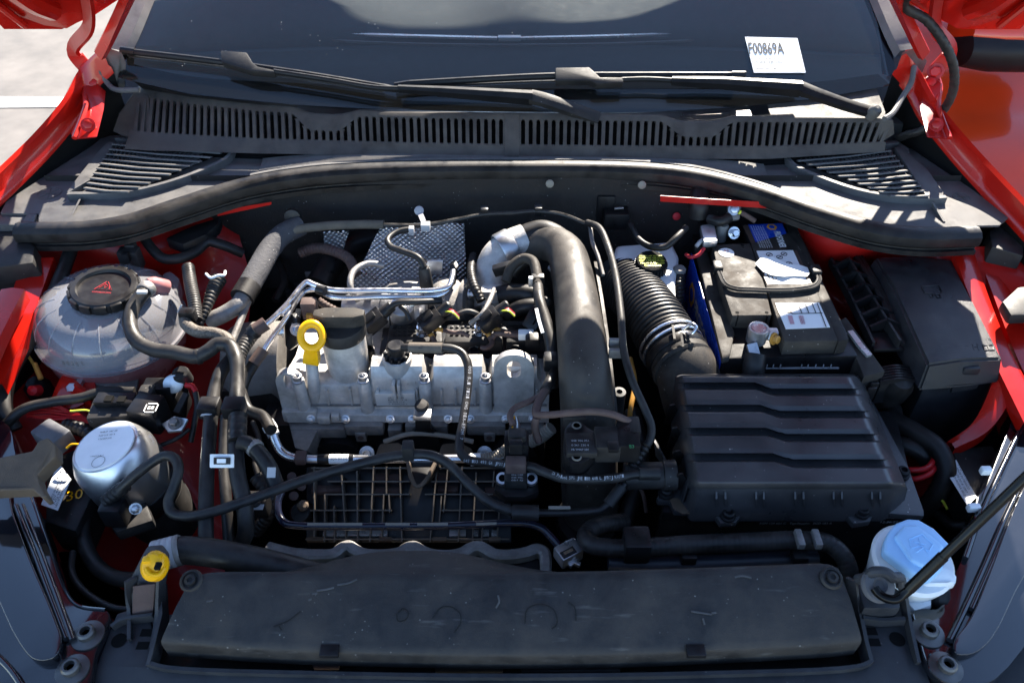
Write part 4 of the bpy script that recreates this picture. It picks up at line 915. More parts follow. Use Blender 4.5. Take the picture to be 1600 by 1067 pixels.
# ---------------------------------------------------------------- corrugated air hose and its clamp
ah = thing('air_intake_hose', 'ribbed black air hose with a bright wire clamp leading to the filter box', 'hose', P(1020, 500, -.04))
r = mm(45, P(1015, 480, -.03))
hp = pp([(966, 440, -.058), (985, 452, -.045), (1010, 480, -.034), (1030, 510, -.032), (1043, 532, -.034)], 0)
part('bellows', Geo().tube(hp, r * .97, 40, 10, corr=(.0074, .045)), M.rubber, ah)
ax_ = (hp[-1] - hp[-2]).normalized()
part('cuff', Geo().lathe([(r * .93, -.012), (r * .98, -.008), (r * .98, .024), (r * 1.04, .027), (r * 1.06, .036), (r * 1.02, .040)], hp[-1], ax_, 44), M.plastic2, ah)
g = Geo()
for o in (.010, .022):
    c = hp[-1] + ax_ * (o - .004); x, y, a = basis(ax_); n = 40
    g.tube([c + (x * cos(2 * pi * k / n) + y * sin(2 * pi * k / n)) * (r * 1.02) for k in range(n + 1)], .0022, 8, 1, False)
wc = part('wire_clamp', g, M.cad, ah)
c = P(1080, 520, .016)
part('clamp_ear', Geo().tube(pp([(1066, 515, .012), (1082, 506, .022), (1088, 512, .02), (1080, 522, .012), (1072, 520, .008)], 0), .0022, 8, 4), M.cad, wc)
for px, py in ((1051, 518), (1064, 530)): part('clamp_tab', Geo().sweep([P(px, py - 10, .014), P(px + 3, py + 12, .010)], [(-.0016, -.001), (.0016, -.001), (.0016, .001), (-.0016, .001)], CAMD), M.plastic2, wc)
# ---------------------------------------------------------------- air filter box
ab = thing('air_filter_box', 'large black air filter box with four stepped grooves across its lid', 'filter box', P(1230, 700, -.1))
part('inlet_duct', Geo().tube([hp[-1] + ax_ * .03, hp[-1] + ax_ * .05 + Vector((.004, -.004, -.002)), P(1078, 600, -.055), P(1090, 640, -.085)], r * 1.0, 36, 8, taper=[1, 1, 1.02, 1.05]), M.dusty, ab)
part('duct_rim', Geo().lathe([(r * 1.0, -.004), (r * 1.05, 0), (r * 1.0, .004)], hp[-1] + ax_ * .052, ax_, 40), M.dusty, ab)
# lid: stepped rows lofted from far edge to near edge
def lid_row(py, z, xl_, xr_, inset=0.0): return (py, z, xl_, xr_)
rows = []     # (py at centre, z, left px, right px)
def edges(t):  # lid tapers towards the far side
    return 1052 + (1076 - 1052) * t, 1344 + (1418 - 1344) * t
prof_rows = [(0.0, -.035, 6), (0.0, -.010, 2), (.015, -.002, 0), (.03, 0, 0)]
ys = [(.08, .115), (.27, .31), (.47, .515), (.69, .74)]
def lid_point(px, t, z): return P(px, 584 + (764 - 584) * t, z)
NX = 100
def groove_depth(ix, t, k):
    """0..1 how deep groove k cuts at lateral position ix (0..1): it starts in from the left, steps forward mid way, fades at the right"""
    return 1.0
lid = []
ts = [0, .004, .02]
for a, b in ys: ts += [a - .01, a, a + .006, b - .004, b, b + .012, b + .03]
ts += [.93, .965, .99, 1.0]
ts = sorted(set(ts))
for t in ts:
    row = []
    xl_, xr_ = edges(t)
    for i in range(NX + 1):
        s = i / NX; px = xl_ + (xr_ - xl_) * s
        z = .0
        e = min(s, 1 - s)
        z -= .016 * max(0, 1 - s / .05) ** 2 + .014 * max(0, 1 - (1 - s) / .07) ** 2
        step = .040 * min(1, max(0, (s - .43) / .08))      # groove shifts towards the viewer past the middle
        for a, b in ys:
            a2, b2 = a + step, b + step + .006 * (s > .5)
            depth_ = .0085 * min(1, s / .05) * min(1, max(0, (1 - s) / .05))
            rise = .03
            if a2 - .0 <= t <= b2: z -= depth_ * (1 if t > a2 + .004 else .2)
            elif b2 < t < b2 + rise: z -= depth_ * 0.0
            elif a2 - .05 < t < a2: z -= 0
        if t < .02: z -= .014 * (1 - t / .02)
        if t > .93: z -= .012 * ((t - .93) / .07) ** 2
        row.append(lid_point(px, t, z))
    lid.append(row)
# finer lateral grooves need a dense t grid
def build_lid():
    rows_ = []; NT = 150
    for j in range(NT + 1):
        t = j / NT; row = []; xl_, xr_ = edges(t)
        for i in range(NX + 1):
            s = i / NX; px = xl_ + (xr_ - xl_) * s; z = 0.0
            z -= .030 * max(0, 1 - s / .06) ** 2 + .030 * max(0, 1 - (1 - s) / .075) ** 2
            sh = min(1, max(0, (s - .42) / .085)); step = .052 * sh
            for a, b in ys:
                a2, b2 = a + step, b + step + .012
                dep = .0125 * min(1, max(0, s - .01) / .07) * min(1, max(0, (.985 - s)) / .09)
                if a2 <= t <= b2: z -= dep
                elif b2 < t < b2 + .012: z -= dep * (1 - (t - b2) / .012)
                elif a2 - .045 < t < a2: z -= dep * .28 * (1 - (a2 - t) / .045) * (.4 + .6 * sh)
            z -= .022 * max(0, 1 - t / .03) ** 2
            z -= .018 * max(0, (t - .93) / .07) ** 2
            row.append(lid_point(px, t, z))
        rows_.append(row)
    top = rows_
    g = Geo().rings(rows_, False, False)
    # skirt all round
    rim = rows_[0] + [r_[-1] for r_ in rows_[1:]] + rows_[-1][::-1][1:] + [r_[0] for r_ in rows_[::-1][1:-1]]
    c = sum(rim, Vector()) / len(rim)
    low = [Vector((c.x + (p.x - c.x) * 1.02, c.y + (p.y - c.y) * 1.02 - .002, -.075)) for p in rim]
    g.rings([rim, low], False)
    return g
lo = part('lid', build_lid(), M.airbox, ab, ang=22)
# bright worn edges of the grooves are geometry: thin proud beads
# lid flange, body, bolts, ribs
fl_ = [(1026, 776), (1036, 766), (1052, 764), (1060, 690), (1058, 610), (1350, 600), (1420, 730), (1444, 798), (1444, 806), (1366, 800), (1360, 814), (1334, 818), (1322, 803), (1160, 803), (1150, 816), (1126, 817), (1114, 800), (1054, 798), (1046, 782), (1028, 782)]
part('flange', Geo().prism(pp(fl_, -.066), (0, 0, -.010), .002), M.airbox, ab)
bd = pp([(1034, 800, -.08), (1440, 808, -.08), (1400, 640, -.08), (1060, 640, -.08)], 0)
part('body', Geo().prism(bd, (0, .0, -.16), .006), M.plastic2, ab)
for px, py in ((1040, 771), (1137, 806), (1346, 801), (1409, 741)):
    c = P(px, py, -.064); part('bolt', Geo().lathe([(.0095, 0), (.0095, .003), (.0072, .0035), (.0072, .009), (.0055, .0105), (.004, .0105), (.0035, .006), (0, .006)], c, Vector((0, -.05, 1)), 18), M.satin, ab)
for a, b in ((1118, 1132), (1180, 1192), (1241, 1254), (1301, 1314), (1361, 1374)):
    for px in (a, b):
        c = P(px, 768, -.022); e = P(px + 1, 795, -.062); part('rib', Geo().prism([c, c + Vector((0, -.006, -.006)), e + Vector((0, -.004, 0)), e + Vector((0, .012, 0))], (.0022, 0, 0)), M.airbox, ab)
for k in range(4):
    t = .18 + k * .2; px = 1050 + 22 * t; py = 600 + 180 * t; c = P(px, py, -.018); e = P(px - 16, py + 30, -.075)
    part('side_rib', Geo().prism([c, c + Vector((-.006, 0, -.002)), e, e + Vector((.03, 0, -.002))], (0, .0024, 0)), M.plastic2, ab)
part('outlet_stub', Geo().lathe([(.0165, -.05), (.0165, -.004), (.0185, -.003), (.0185, .012), (.0165, .013)], P(1040, 742, -.04), Vector((1, .0, .05)), 24), M.plastic, ab)
part('tan_pad', Geo().prism(pp([(1046, 778), (1060, 778), (1078, 802), (1066, 802), (1052, 794)], -.0655), (0, 0, -.001)), M.tan, ab)
# printed part number on the front of the body
yb = min(p.y for p in bd) - .0005
def front_text(t, x0, x1, py, hpx, m=M.wgrey):
    a, b = PYY(x0, py, yb), PYY(x1, py, yb); a.z = b.z = (a.z + b.z) / 2; text(t, a, b, Vector((0, 0, 1)), m, ab, lift=.0008, height=mm(hpx, a) * 1.25)
front_text('VWAG', 1160, 1182, 812, 4.5); front_text('5GM 129 607 C   Filterelement 5GM 129 620 B', 1187, 1311, 811, 4.2); front_text('5GM 129 601 C   Typ-Pruefnr.  3GD 183 A', 1186, 1299, 818, 4.2)
front_text('13.07.2018', 1377, 1408, 809, 4.2); front_text('12:36:22', 1375, 1402, 816, 4.2)
# ---------------------------------------------------------------- brake fluid reservoir
bf = thing('brake_fluid_reservoir', 'milky brake fluid reservoir with a black cap printed in yellow', 'reservoir', P(1020, 430, -.06))
q = pp([(962, 382), (1050, 376), (1062, 400), (1056, 440), (1058, 480), (1010, 480), (975, 430), (958, 400)], -.012)
part('tank', Geo().prism(q, (0, 0, -.09), .010, 3), M.wtank, bf)
c = P(1017, 414, -.004); r = mm(25, c)
m_rc = mat('matt_black_cap', (.008, .008, .008), .8, spec=.08)
cap = part('cap', Geo().lathe([(r * .96, -.014), (r, -.012), (r * .98, .006), (r * .9, .0095), (0, .0095)], c, Vector((0, -.1, 1)), 36), m_rc, bf)
g = Geo()
for k in range(30):
    a = 2 * pi * k / 30; d = Vector((cos(a), sin(a), 0)); g.box(c + d * r * .99 + Vector((0, 0, -.003)), (.002, .002, .014), 0, (d, Vector((-d.y, d.x, 0)), Vector((0, 0, 1))))
part('grip_ribs', g, M.plastic2, cap)
cz = c + Vector((0, -.001, .0102))
for k, (t, wv) in enumerate((('WARNING: CLEAN', .7), ('FILLER CAP BEFORE', .88), ('REMOVING. USE ONLY', .95), ('DOT 4 BRAKE FLUID', .98), ('FROM A SEALED', .92), ('CONTAINER', .66))):
    o = Vector((-r * wv * .8, r * (.62 - k * .26), .0)); text(t, cz + o, cz + Vector((r * wv * .8, o.y, 0)), Vector((0, 1, 0)), M.yprint, cap, lift=.0004, height=r * .17, bold=.02)
part('level_neck', Geo().lathe([(.010, -.05), (.010, .0), (.008, .002), (0, .002)], P(1062, 420, -.012), Vector((0, 0, 1)), 20), M.castd, bf)
pipe('reservoir_hose', [(1062, 425, -.02), (1061, 450, -.03), (1060, 480, -.05)], 9, M.rubber, None, 'ribbed black hose standing between reservoir and blue battery side', 'hose', corr=(.006, .06))
pipe('loom', [(985, 352, .01), (1000, 376, .012), (1018, 386, .014), (1040, 386, .02), (1056, 372, .03), (1072, 356, .03)], 5.2, M.rubber, None, 'taped black wiring loop draped over the brake fluid reservoir', 'wiring'); 
fw = thing('firewall_valve', 'small black valve block with wires on the firewall behind the thin pipe', 'valve', P(955, 330, .02))
part('block', Geo().box(P(945, 318, .01), (.03, .04, .05), .004), M.plastic2, fw); part('block', Geo().box(P(962, 340, .0), (.04, .03, .03), .003), M.plastic2, fw)
pipe('wire', [(985, 352, .012), (990, 362, .012), (1000, 376, .012)], 1.5, M.steel, fw, seg=6); pipe('stub', [(960, 326, .02), (974, 325, .02)], 2, M.castd, fw)
pipe('vent_hose', [(1093, 300, .05), (1093, 320, .04), (1092, 340, .02)], 15, M.rubber, None, 'short fat black hose rising to the seal behind the battery', 'hose', seg=18)
# ---------------------------------------------------------------- battery
bt = thing('battery', 'black car battery with a blue label, white stickers and a folded carry handle', 'battery', P(1220, 480, -.15))
part('case', Geo().prism(pp([(1082, 366), (1246, 352), (1341, 556), (1129, 560)], -.010), (0, 0, -.17), .003), M.plastic2, bt)
part('rim', Geo().prism(pp([(1085, 380), (1100, 378), (1148, 520), (1140, 558), (1129, 560)], -.0045), (0, 0, -.010), .002), M.dusty, bt)
# raised lid: left block, right block, outer rail
part('lid_block', Geo().prism(pp([(1113, 382), (1172, 380), (1196, 448), (1206, 492), (1144, 493), (1127, 444)], .014), (0, 0, -.024), .002), M.dusty, bt)
part('lid_block', Geo().prism(pp([(1173, 380), (1236, 362), (1250, 388), (1310, 532), (1226, 534), (1198, 448)], .0145), (0, 0, -.024), .002), M.dusty, bt)
part('lid_back', Geo().prism(pp([(1160, 353), (1224, 347), (1238, 372), (1174, 382)], .013), (0, 0, -.023), .002), M.plastic2, bt)
part('side_rail', Geo().prism(pp([(1226, 349), (1243, 349), (1327, 530), (1310, 534)], .013), (0, 0, -.026), .002), M.dusty, bt)
for px, py in ((1152, 488), (1198, 488), (1117, 385), (1160, 383)):
    c = P(px, py, .0143); part('notch', Geo().lathe([(mm(3, c), 0), (0, .0002)], c, Vector((0, 0, 1)), 12).box(c + Vector((0, -.006, -.010)), (.0016, .002, .020)), M.dark, bt)
part('catch', Geo().box(P(1272, 541, .0), (.012, .008, .022), .001), M.plastic2, bt)
hd = part('carry_handle', Geo().sweep(catmull(pp([(1122, 418, .020), (1127, 432, .020), (1134, 444, .020), (1148, 450, .020), (1180, 452, .020), (1215, 453, .020), (1250, 451, .020), (1273, 446, .020), (1280, 436, .020), (1274, 422, .020)], 0), 6), [(-.0036, -.003), (.0036, -.003), (.0036, .001), (.0015, .0018), (0, .0006), (-.0015, .0018), (-.0036, .001)]), M.plastic, bt)
for px, py in ((1121, 418), (1274, 424)): part('hinge_lug', Geo().box(P(px, py, .018), (.014, .02, .014), .003), M.plastic2, hd)
# labels
def label(c, z, m, parent, nm='label', th=.0006): return part(nm, Geo().prism(pp(c, z), (0, 0, -th)), m, parent)
UPY = Vector((0, 1, 0))
lb = label([(1169, 351), (1222, 349), (1239, 389), (1186, 391)], .0142, M.blue, bt)
label([(1160, 352), (1169, 352), (1186, 391), (1180, 392)], .0141, M.brown, bt)
z = .0147
a = P(1205, 353, z); d = (P(1224, 388, z) - a).normalized(); up = Vector((-d.y, d.x, 0)) 
def vtext(t, p0, p1, z, h, m, par, **k):
    a, b = P(*p0, z), P(*p1, z); X_ = (b - a).normalized(); return text(t, a, b, Vector((-X_.y, X_.x, 0)), m, par, height=h, **k)
vtext('PROFORMER', (1209, 362), (1219, 387), z, .010, M.white, lb, bold=.03)
c = P(1206, 355, z); part('emblem', Geo().lathe([(.0085, 0), (.0085, .0003), (0, .0003)], c, Vector((0, 0, 1)), 6), M.orange, lb); part('emblem_core', Geo().lathe([(.005, 0), (.005, .0006), (0, .0006)], c, Vector((0, 0, 1)), 6), M.blue, lb)
for k in range(6): vtext('WARNING ACID KEEP FROM CHILDREN POISON', (1172 + k * 3.6, 353.2), (1187.5 + k * 3.6, 387.5), z, .0022, M.white, lb)
wb = label([(1182, 392), (1239, 391), (1263, 443), (1203, 444)], .0150, M.paper, bt)
label([(1236, 391), (1245, 391), (1268, 442), (1261, 443)], .0149, M.brown, bt)
label([(1190, 424), (1210, 424), (1216, 444), (1199, 445)], .0153, M.brown, bt)
for i in range(3):
    for j in range(3): part('pictogram', Geo().prism(pp([(1194 + i * 6 + j * 2, 427 + j * 5.2), (1198 + i * 6 + j * 2, 427 + j * 5.2), (1199 + i * 6 + j * 2, 430.6 + j * 5.2), (1195 + i * 6 + j * 2, 430.6 + j * 5.2)], .0157), (0, 0, -.0003)), M.paper, wb)
for px, py in ((1202, 398), (1225, 397), (1233, 412), (1218, 402)):
    c = P(px, py, .0152); r_ = mm(5, c); part('pictogram', ring_flat(c, r_, r_ * .2, .0004, 20), M.ink, wb); part('pictogram', Geo().box(c, (r_ * 1.2, r_ * .25, .0004), 0, (Vector((.8, .6, 0)), Vector((-.6, .8, 0)), Vector((0, 0, 1)))), M.ink, wb)
q = [(1180, 412), (1192, 399), (1200, 402), (1206, 400), (1215, 404), (1230, 412), (1250, 414), (1262, 418), (1265, 427), (1261, 432), (1240, 431), (1225, 432), (1206, 430), (1192, 424)]
solo('paper_scrap', Geo().prism([P(x, y, .0185 + .0015 * sin(x * .3 + y)) for x, y in q], (0, 0, -.0006)), M.paper, 'torn blank white paper scrap lying across the battery label', 'paper')
bl_ = label([(1211, 473), (1280, 473), (1297, 511), (1228, 514)], .0152, M.paper, bt)
label([(1211, 473), (1231, 473), (1238, 489), (1217, 489)], .0156, M.brown, bt)
z = .0158
m_bar = mat('pale_red_print', (.55, .32, .34), .6)
for k in range(22):
    t = k / 22; x0 = 1231 + 14 * t + (10 if k > 10 else 0); 
    if random.random() < .8: part('bar', Geo().prism(pp([(x0, 493), (x0 + .5, 493), (x0 + 4.2, 506), (x0 + 3.7, 506)], z), (0, 0, -.0003)), m_bar, bl_)
for a_, b_ in (((1237, 490), (1285, 489)), ((1247, 474), (1253, 489)), ((1258, 474), (1264, 489)), ((1269, 474), (1275, 489)), ((1277, 474), (1291, 511))):
    part('rule', Geo().sweep([P(*a_, z), P(*b_, z)], [(-.0005, -.0002), (.0005, -.0002), (.0005, .0002), (-.0005, .0002)]), M.ink, bl_)
text('94R-B', P(1219, 487, z), P(1233, 487, z), UPY, M.paper, bl_, height=.004); text('AGM', P(1216, 479, z), P(1224, 479, z), UPY, M.paper, bl_, height=.003)
c = P(1135, 395, .0143); part('round_sticker', Geo().lathe([(mm(12, c), 0), (mm(12, c), .0005), (0, .0005)], c, Vector((0, 0, 1)), 28), M.paper, bt)
text('5 8', P(1132, 393, .0152), P(1139, 393, .0152), UPY, M.redp, bt); text('Y L', P(1132, 400, .0152), P(1139, 400, .0152), UPY, M.redp, bt)
# blue long side with its lettering
a0, a1 = P(1081, 396, -.012), P(1128, 562, -.012)
sd_ = (a1 - a0).normalized(); on = Vector((-abs(sd_.y), sd_.x * (1 if sd_.y < 0 else -1), 0)); on = Vector((sd_.y, -sd_.x, 0)).normalized()
if on.x > 0: on = -on
q = [a0 + on * .0012, a1 + on * .0012, a1 + on * .0012 - Vector((0, 0, .12)), a0 + on * .0012 - Vector((0, 0, .12))]
sb = part('side_label', Geo().prism(q, -on * .0008), M.blue, bt)
p0 = a0 + on * .0014 + sd_ * .075 - Vector((0, 0, .055)); text('PROFORMER', p0, p0 + sd_ * .150, Vector((0, 0, 1)), M.wgrey, sb, lift=.0004, height=.024, bold=.02)
c = a0 + on * .0014 + sd_ * .048 - Vector((0, 0, .045)); part('emblem', Geo().lathe([(.020, 0), (.020, .0004), (0, .0004)], c, on, 6), M.orange, sb); part('emblem_core', Geo().lathe([(.012, 0), (.012, .0008), (0, .0008)], c, on, 6), M.blue, sb)
part('case_line', Geo().box(P(1225, 575, -.03), (.15, .002, .002)), M.wgrey, bt)
for px in (1198, 1208, 1219, 1252, 1262, 1274, 1286, 1298): part('level_mark', Geo().box(PYY(px, 573, P(1240, 558, -.01).y - .002), (.0012, .001, .008)), M.wgrey, bt)
# earth and live terminals
tn = thing('battery_clamp', 'bright metal clamp on the near battery post with a black cable lug', 'clamp', P(1184, 520, .0))
c = P(1183, 523, .006); r = mm(15.5, c)
part('post_ring', Geo().lathe([(r * .75, .011), (r * .8, .013), (r * 1.0, .013), (r * 1.04, .008), (r * 1.0, -.010)], c, Vector((0, 0, 1)), 32), M.zinc, tn); part('post', Geo().lathe([(r * .74, -.01), (r * .72, .0125), (0, .0125)], c, Vector((0, 0, 1)), 28), M.cad, tn)
part('jaw', Geo().box(P(1203, 522, .007), (.020, .012, .014), .002), M.zinc, tn)
part('nut', Geo().hexbolt(P(1208, 529, .008), Vector((.6, -.7, .3)), .0058, .008), M.boot, tn); part('nut_washer', Geo().lathe([(.0085, 0), (.0085, .002)], P(1206, 526, .008), Vector((.6, -.7, .3)), 6), M.zinc, tn)
part('lug', Geo().sweep(catmull(pp([(1174, 537, .004), (1177, 548, -.002), (1179, 556, -.006)], 0), 4), [(-.007, -.003), (.007, -.003), (.007, .003), (-.007, .003)], CAMD), M.zinc, tn)
part('cable_boot', Geo().tube(pp([(1181, 553, -.004), (1178, 572, -.016), (1176, 600, -.04)], 0), .0150, 24, 6, taper=[.95, 1, 1.0]), M.rubber, tn)
tf = thing('battery_clamp', 'dusty grey clamp on the far battery post with round stud', 'clamp', P(1140, 355, .0))
part('body', Geo().prism(pp([(1092, 340), (1104, 340), (1116, 378), (1100, 380)], .018), (0, 0, -.018), .002), M.plastic2, tf)
part('bar', Geo().prism(pp([(1094, 352), (1116, 347), (1122, 376), (1100, 378)], .026), (0, 0, -.012), .003), M.zinc, tf)
c = P(1128, 358, .014); part('stud', Geo().lathe([(.010, -.02), (.010, .006), (.008, .009), (.0, .009)], c, Vector((0, 0, 1)), 24), M.castd, tf)
part('nut', Geo().hexbolt(P(1146, 364, .014), Vector((.2, -.8, .5)), .0065, .009), M.steel, tf); part('jaw', Geo().box(P(1138, 362, .008), (.03, .014, .012), .002), M.castd, tf)
pipe('red_lead', [(1072, 398, .0), (1080, 402, .006), (1092, 398, .01), (1100, 388, .016)], 3, M.redp, tf); pipe('lead', [(1088, 385, .016), (1094, 378, .02), (1100, 374, .02)], 3.4, M.wgrey, tf)
sn = thing('battery_sensor', 'small bolted sensor bracket standing behind the battery clamps', 'sensor', P(1148, 335, .03))
part('bracket', Geo().prism(pp([(1138, 315, .05), (1160, 314, .05), (1156, 342, .03), (1136, 345, .03)], 0), (0, .004, -.006), .002), M.castd, sn); part('bolt', Geo().hexbolt(P(1146, 328, .044), Vector((0, -.8, .6)), .006, .007), M.zinc, sn)
pipe('cable', [(1108, 342, .03), (1125, 346, .034), (1140, 340, .036)], 8, M.rubber, sn); pipe('wire', [(1157, 332, .042), (1168, 338, .036), (1180, 346, .03)], 4, M.tape, sn); pipe('wire_end', [(1154, 331, .043), (1164, 336, .038)], 3.5, M.yprint, sn)
# insulating jacket edges right of the battery
tr = thing('battery_tray', 'black battery tray edge with a pale strip right of the battery', 'tray', P(1340, 560, -.1))
part('wall', Geo().prism(pp([(1312, 500), (1322, 494), (1384, 580), (1350, 588)], -.012), (0, 0, -.12), .003), M.dusty, tr)
part('edge', Geo().sweep(pp([(1328, 518, -.006), (1344, 540, -.008), (1358, 556, -.01)], 0), [(-.004, -.002), (.004, -.002), (.004, .002), (-.004, .002)]), M.chrome, tr)
part('felt_side', Geo().prism(pp([(1340, 562, -.02), (1362, 560, -.02), (1350, 600, -.05), (1336, 590, -.05)], 0), (0, .004, 0)), M.castd, tr)
part('tray_front', Geo().prism(pp([(1126, 564), (1360, 562), (1352, 590), (1120, 590)], -.05), (0, 0, -.09), .003), M.plastic2, tr)
for k in range(5): part('rib', Geo().box(P(1374 + k * 0 - 4 * k, 586 + 8 * k, -.04), (.012, .003, .03), .001), M.plastic2, tr)
# ---------------------------------------------------------------- ladder-like cable guide
cg = thing('cable_guide', 'black ribbed cable guide between the battery and the fuse box', 'cable guide', P(1360, 480, -.03))
part('floor', Geo().prism(pp([(1295, 405), (1334, 404), (1418, 542), (1364, 544)], -.022), (0, 0, -.008), .002), M.plastic, cg)
part('floor_end', Geo().prism(pp([(1352, 520), (1404, 518), (1420, 545), (1366, 546)], -.016), (0, 0, -.006), .002), M.plastic2, cg)
for k in range(6):
    t = k / 5; a, b = P(1302 + 58 * t, 420 + 94 * t, -.014), P(1342 + 64 * t, 417 + 95 * t, -.014)
    g = Geo().sweep([a, a.lerp(b, .5) + Vector((0, .003, .010)), b], [(-.002, -.010), (.002, -.010), (.002, .006), (-.002, .006)], Vector((0, 0, 1))); part('rung', g, M.plastic2, cg)
part('rail', Geo().sweep(pp([(1298, 408, -.016), (1330, 470, -.016), (1364, 540, -.016)], 0), [(-.0018, -.008), (.0018, -.008), (.0018, .006), (-.0018, .006)]), M.plastic, cg)
part('rail', Geo().sweep(pp([(1324, 408, -.010), (1362, 470, -.010), (1404, 538, -.010)], 0), [(-.0018, -.008), (.0018, -.008), (.0018, .008), (-.0018, .008)]), M.plastic, cg)
for k in range(3):
    c = P(1338 + 22 * k, 448 + 36 * k, -.020); part('window', Geo().box(c, (.014, .020, .004), .001), M.dark, cg)
for i in range(3): pipe('cable', [(1336 + 4 * i, 400, -.012), (1372 + 4 * i, 460, -.010), (1412 + 5 * i, 540, -.016)], 4.5, M.rubber, cg)
# ---------------------------------------------------------------- fuse box
fb = thing('fuse_box', 'black fuse box with a faceted lid and moulded fuse symbol by the right wing', 'fuse box', P(1470, 520, -.1))
Z = .012
v = pp([(1368, 402, Z - .006), (1427, 398, Z), (1488, 406, Z - .006), (1566, 560, Z - .006), (1502, 562, Z), (1450, 570, Z - .006), (1395, 448, Z - .004), (1440, 450, Z)], 0)
sk = [v[0] + Vector((-.012, .004, -.05)), v[1] + Vector((0, .008, -.05)), v[2] + Vector((.01, .004, -.05)), v[3] + Vector((.004, -.012, -.035)), v[4] + Vector((0, -.014, -.036)), v[5] + Vector((-.006, -.014, -.036)), v[6] + Vector((-.018, .0, -.05))]
bm = bmesh.new(); B = [bm.verts.new(p) for p in v + sk]
for f in ((0, 1, 7, 6), (1, 2, 3, 7), (7, 3, 4), (7, 4, 5, 6)): bm.faces.new([B[i] for i in f])
ring = [0, 1, 2, 3, 4, 5, 6]; low_ = [8, 9, 10, 11, 12, 13, 14]
for k in range(7): bm.faces.new([B[ring[k]], B[ring[(k + 1) % 7]], B[low_[(k + 1) % 7]], B[low_[k]]])
bm.faces.new([B[i] for i in low_][::-1]); bmesh.ops.recalc_face_normals(bm, faces=bm.faces)
bmesh.ops.bevel(bm, geom=bm.edges[:], offset=.003, segments=2, affect='EDGES', clamp_overlap=True)
fm = mat('fuse_box_plastic', (.015, .016, .019), .38, grain=.4, gscale=1100, dust=.12, dscale=10)
lid = part('lid', Geo().from_bm(bm), fm, fb, ang=30)
part('lip', Geo().prism(pp([(1440, 588), (1568, 584), (1566, 596), (1446, 602)], -.030), (0, .05, -.01), .003), fm, fb)
part('body', Geo().prism(pp([(1376, 440), (1500, 420), (1564, 596), (1444, 604)], -.044), (0, 0, -.13), .008), fm, fb)
part('latch', Geo().prism(pp([(1500, 566, .004), (1530, 564, .004), (1532, 590, -.024), (1498, 592, -.024)], 0), (0, .006, -.006), .002), M.plastic2, fb)
part('latch_hook', Geo().box(P(1516, 578, -.004), (.022, .008, .012), .002), fm, fb)
part('latch_plate', Geo().prism([PYY(1492, 592, P(1500, 596, -.03).y - .004), PYY(1534, 590, P(1500, 596, -.03).y - .004), PYY(1526, 608, P(1500, 596, -.03).y - .006), PYY(1486, 614, P(1500, 596, -.03).y - .006)], (0, .004, 0), .001), fm, fb)
def lid_at(px, py): # height on the lid's large facets
    a, b, c = v[1], v[3], v[7]; n = (b - a).cross(c - a).normalized(); d = ray(px, py); t = (a - CAMP).dot(n) / d.dot(n); return CAMP + d * t + Vector((0, 0, .0004))
def bead(l, r=.0011, closed=False, par=lid, m=fm, nm='moulded_symbol'):
    q = [lid_at(*p) for p in l]; q = q + q[:1] if closed else q
    return part(nm, Geo().tube(q, r, 6, 1, False), m, par)
bead([(1440, 448), (1466, 446), (1471, 456), (1468, 460), (1445, 458)], closed=True)
for a_ in ((1450, 459), (1461, 460)): bead([a_, (a_[0] + 4, a_[1] + 6), (a_[0] + 9, a_[1] + 6), (a_[0] + 7, a_[1])])
bead([(1496, 542), (1512, 541)]); bead([(1503, 537), (1505, 549)]); bead([(1519, 538), (1522, 548)]); bead([(1527, 538), (1529, 548)]); bead([(1520, 543), (1528, 542)]); bead([(1535, 540), (1550, 539), (1553, 547), (1538, 548)], closed=True); bead([(1543, 540), (1545, 547)])
# black plug and loom next to it
pg = thing('wiring_plug', 'large black plug with bellows boot in front of the cable guide', 'plug', P(1400, 590, -.06))
part('cap', Geo().prism(pp([(1368, 576), (1420, 572), (1428, 594), (1376, 600)], -.03), (0, 0, -.04), .004), M.plastic2, pg)
for k in range(6): part('ridge', Geo().sweep(catmull(pp([(1370 + k, 577 + k * 4, -.026), (1398 + k, 572 + k * 4, -.021), (1424 + k, 575 + k * 4, -.026)], 0), 4), [(-.0014, -.006), (.0014, -.006), (.0014, .002), (-.0014, .002)]), M.plastic2, pg)
part('boot', Geo().lathe([(.0, .03), (.014, .026), (.020, .012), (.021, -.01), (.017, -.04)], P(1398, 606, -.05), Vector((0, -.35, 1)), 26), M.rubber, pg)
for px, py, z in ((1557, 468, .02), (1580, 478, .02), (1575, 458, .025)): pass
pipe('loom', [(1394, 640, -.09), (1398, 655, -.09), (1430, 675, -.085), (1465, 700, -.085), (1478, 735, -.10), (1465, 770, -.13), (1440, 800, -.17)], 15, M.rubber, None, 'thick black wrapped loom curling right of the filter box', 'wiring', seg=16)
pipe('loom', [(1385, 700, -.12), (1410, 695, -.10), (1438, 706, -.10), (1452, 722, -.11)], 14, M.rubber, None, 'short wrapped loom branch lying inside the big loom curl', 'wiring', seg=14)
rw = thing('red_cables', 'pair of red cables curving beside the filter box under the black loom', 'cable', P(1430, 740, -.12))
pipe('cable', [(1395, 725, -.12), (1420, 734, -.10), (1445, 732, -.095), (1458, 720, -.095), (1460, 708, -.10)], 4.5, M.redwire, rw); pipe('cable', [(1410, 745, -.115), (1430, 748, -.105), (1452, 740, -.10), (1464, 724, -.10)], 4.5, M.redwire, rw)
hc = thing('headlight_unit', 'black lamp control unit with a white data label beside the right lamp', 'control unit', P(1500, 750, -.12))
part('box', Geo().prism(pp([(1488, 700), (1552, 695), (1570, 740), (1530, 790), (1500, 745)], -.10), (0, 0, -.06), .004), M.plastic, hc)
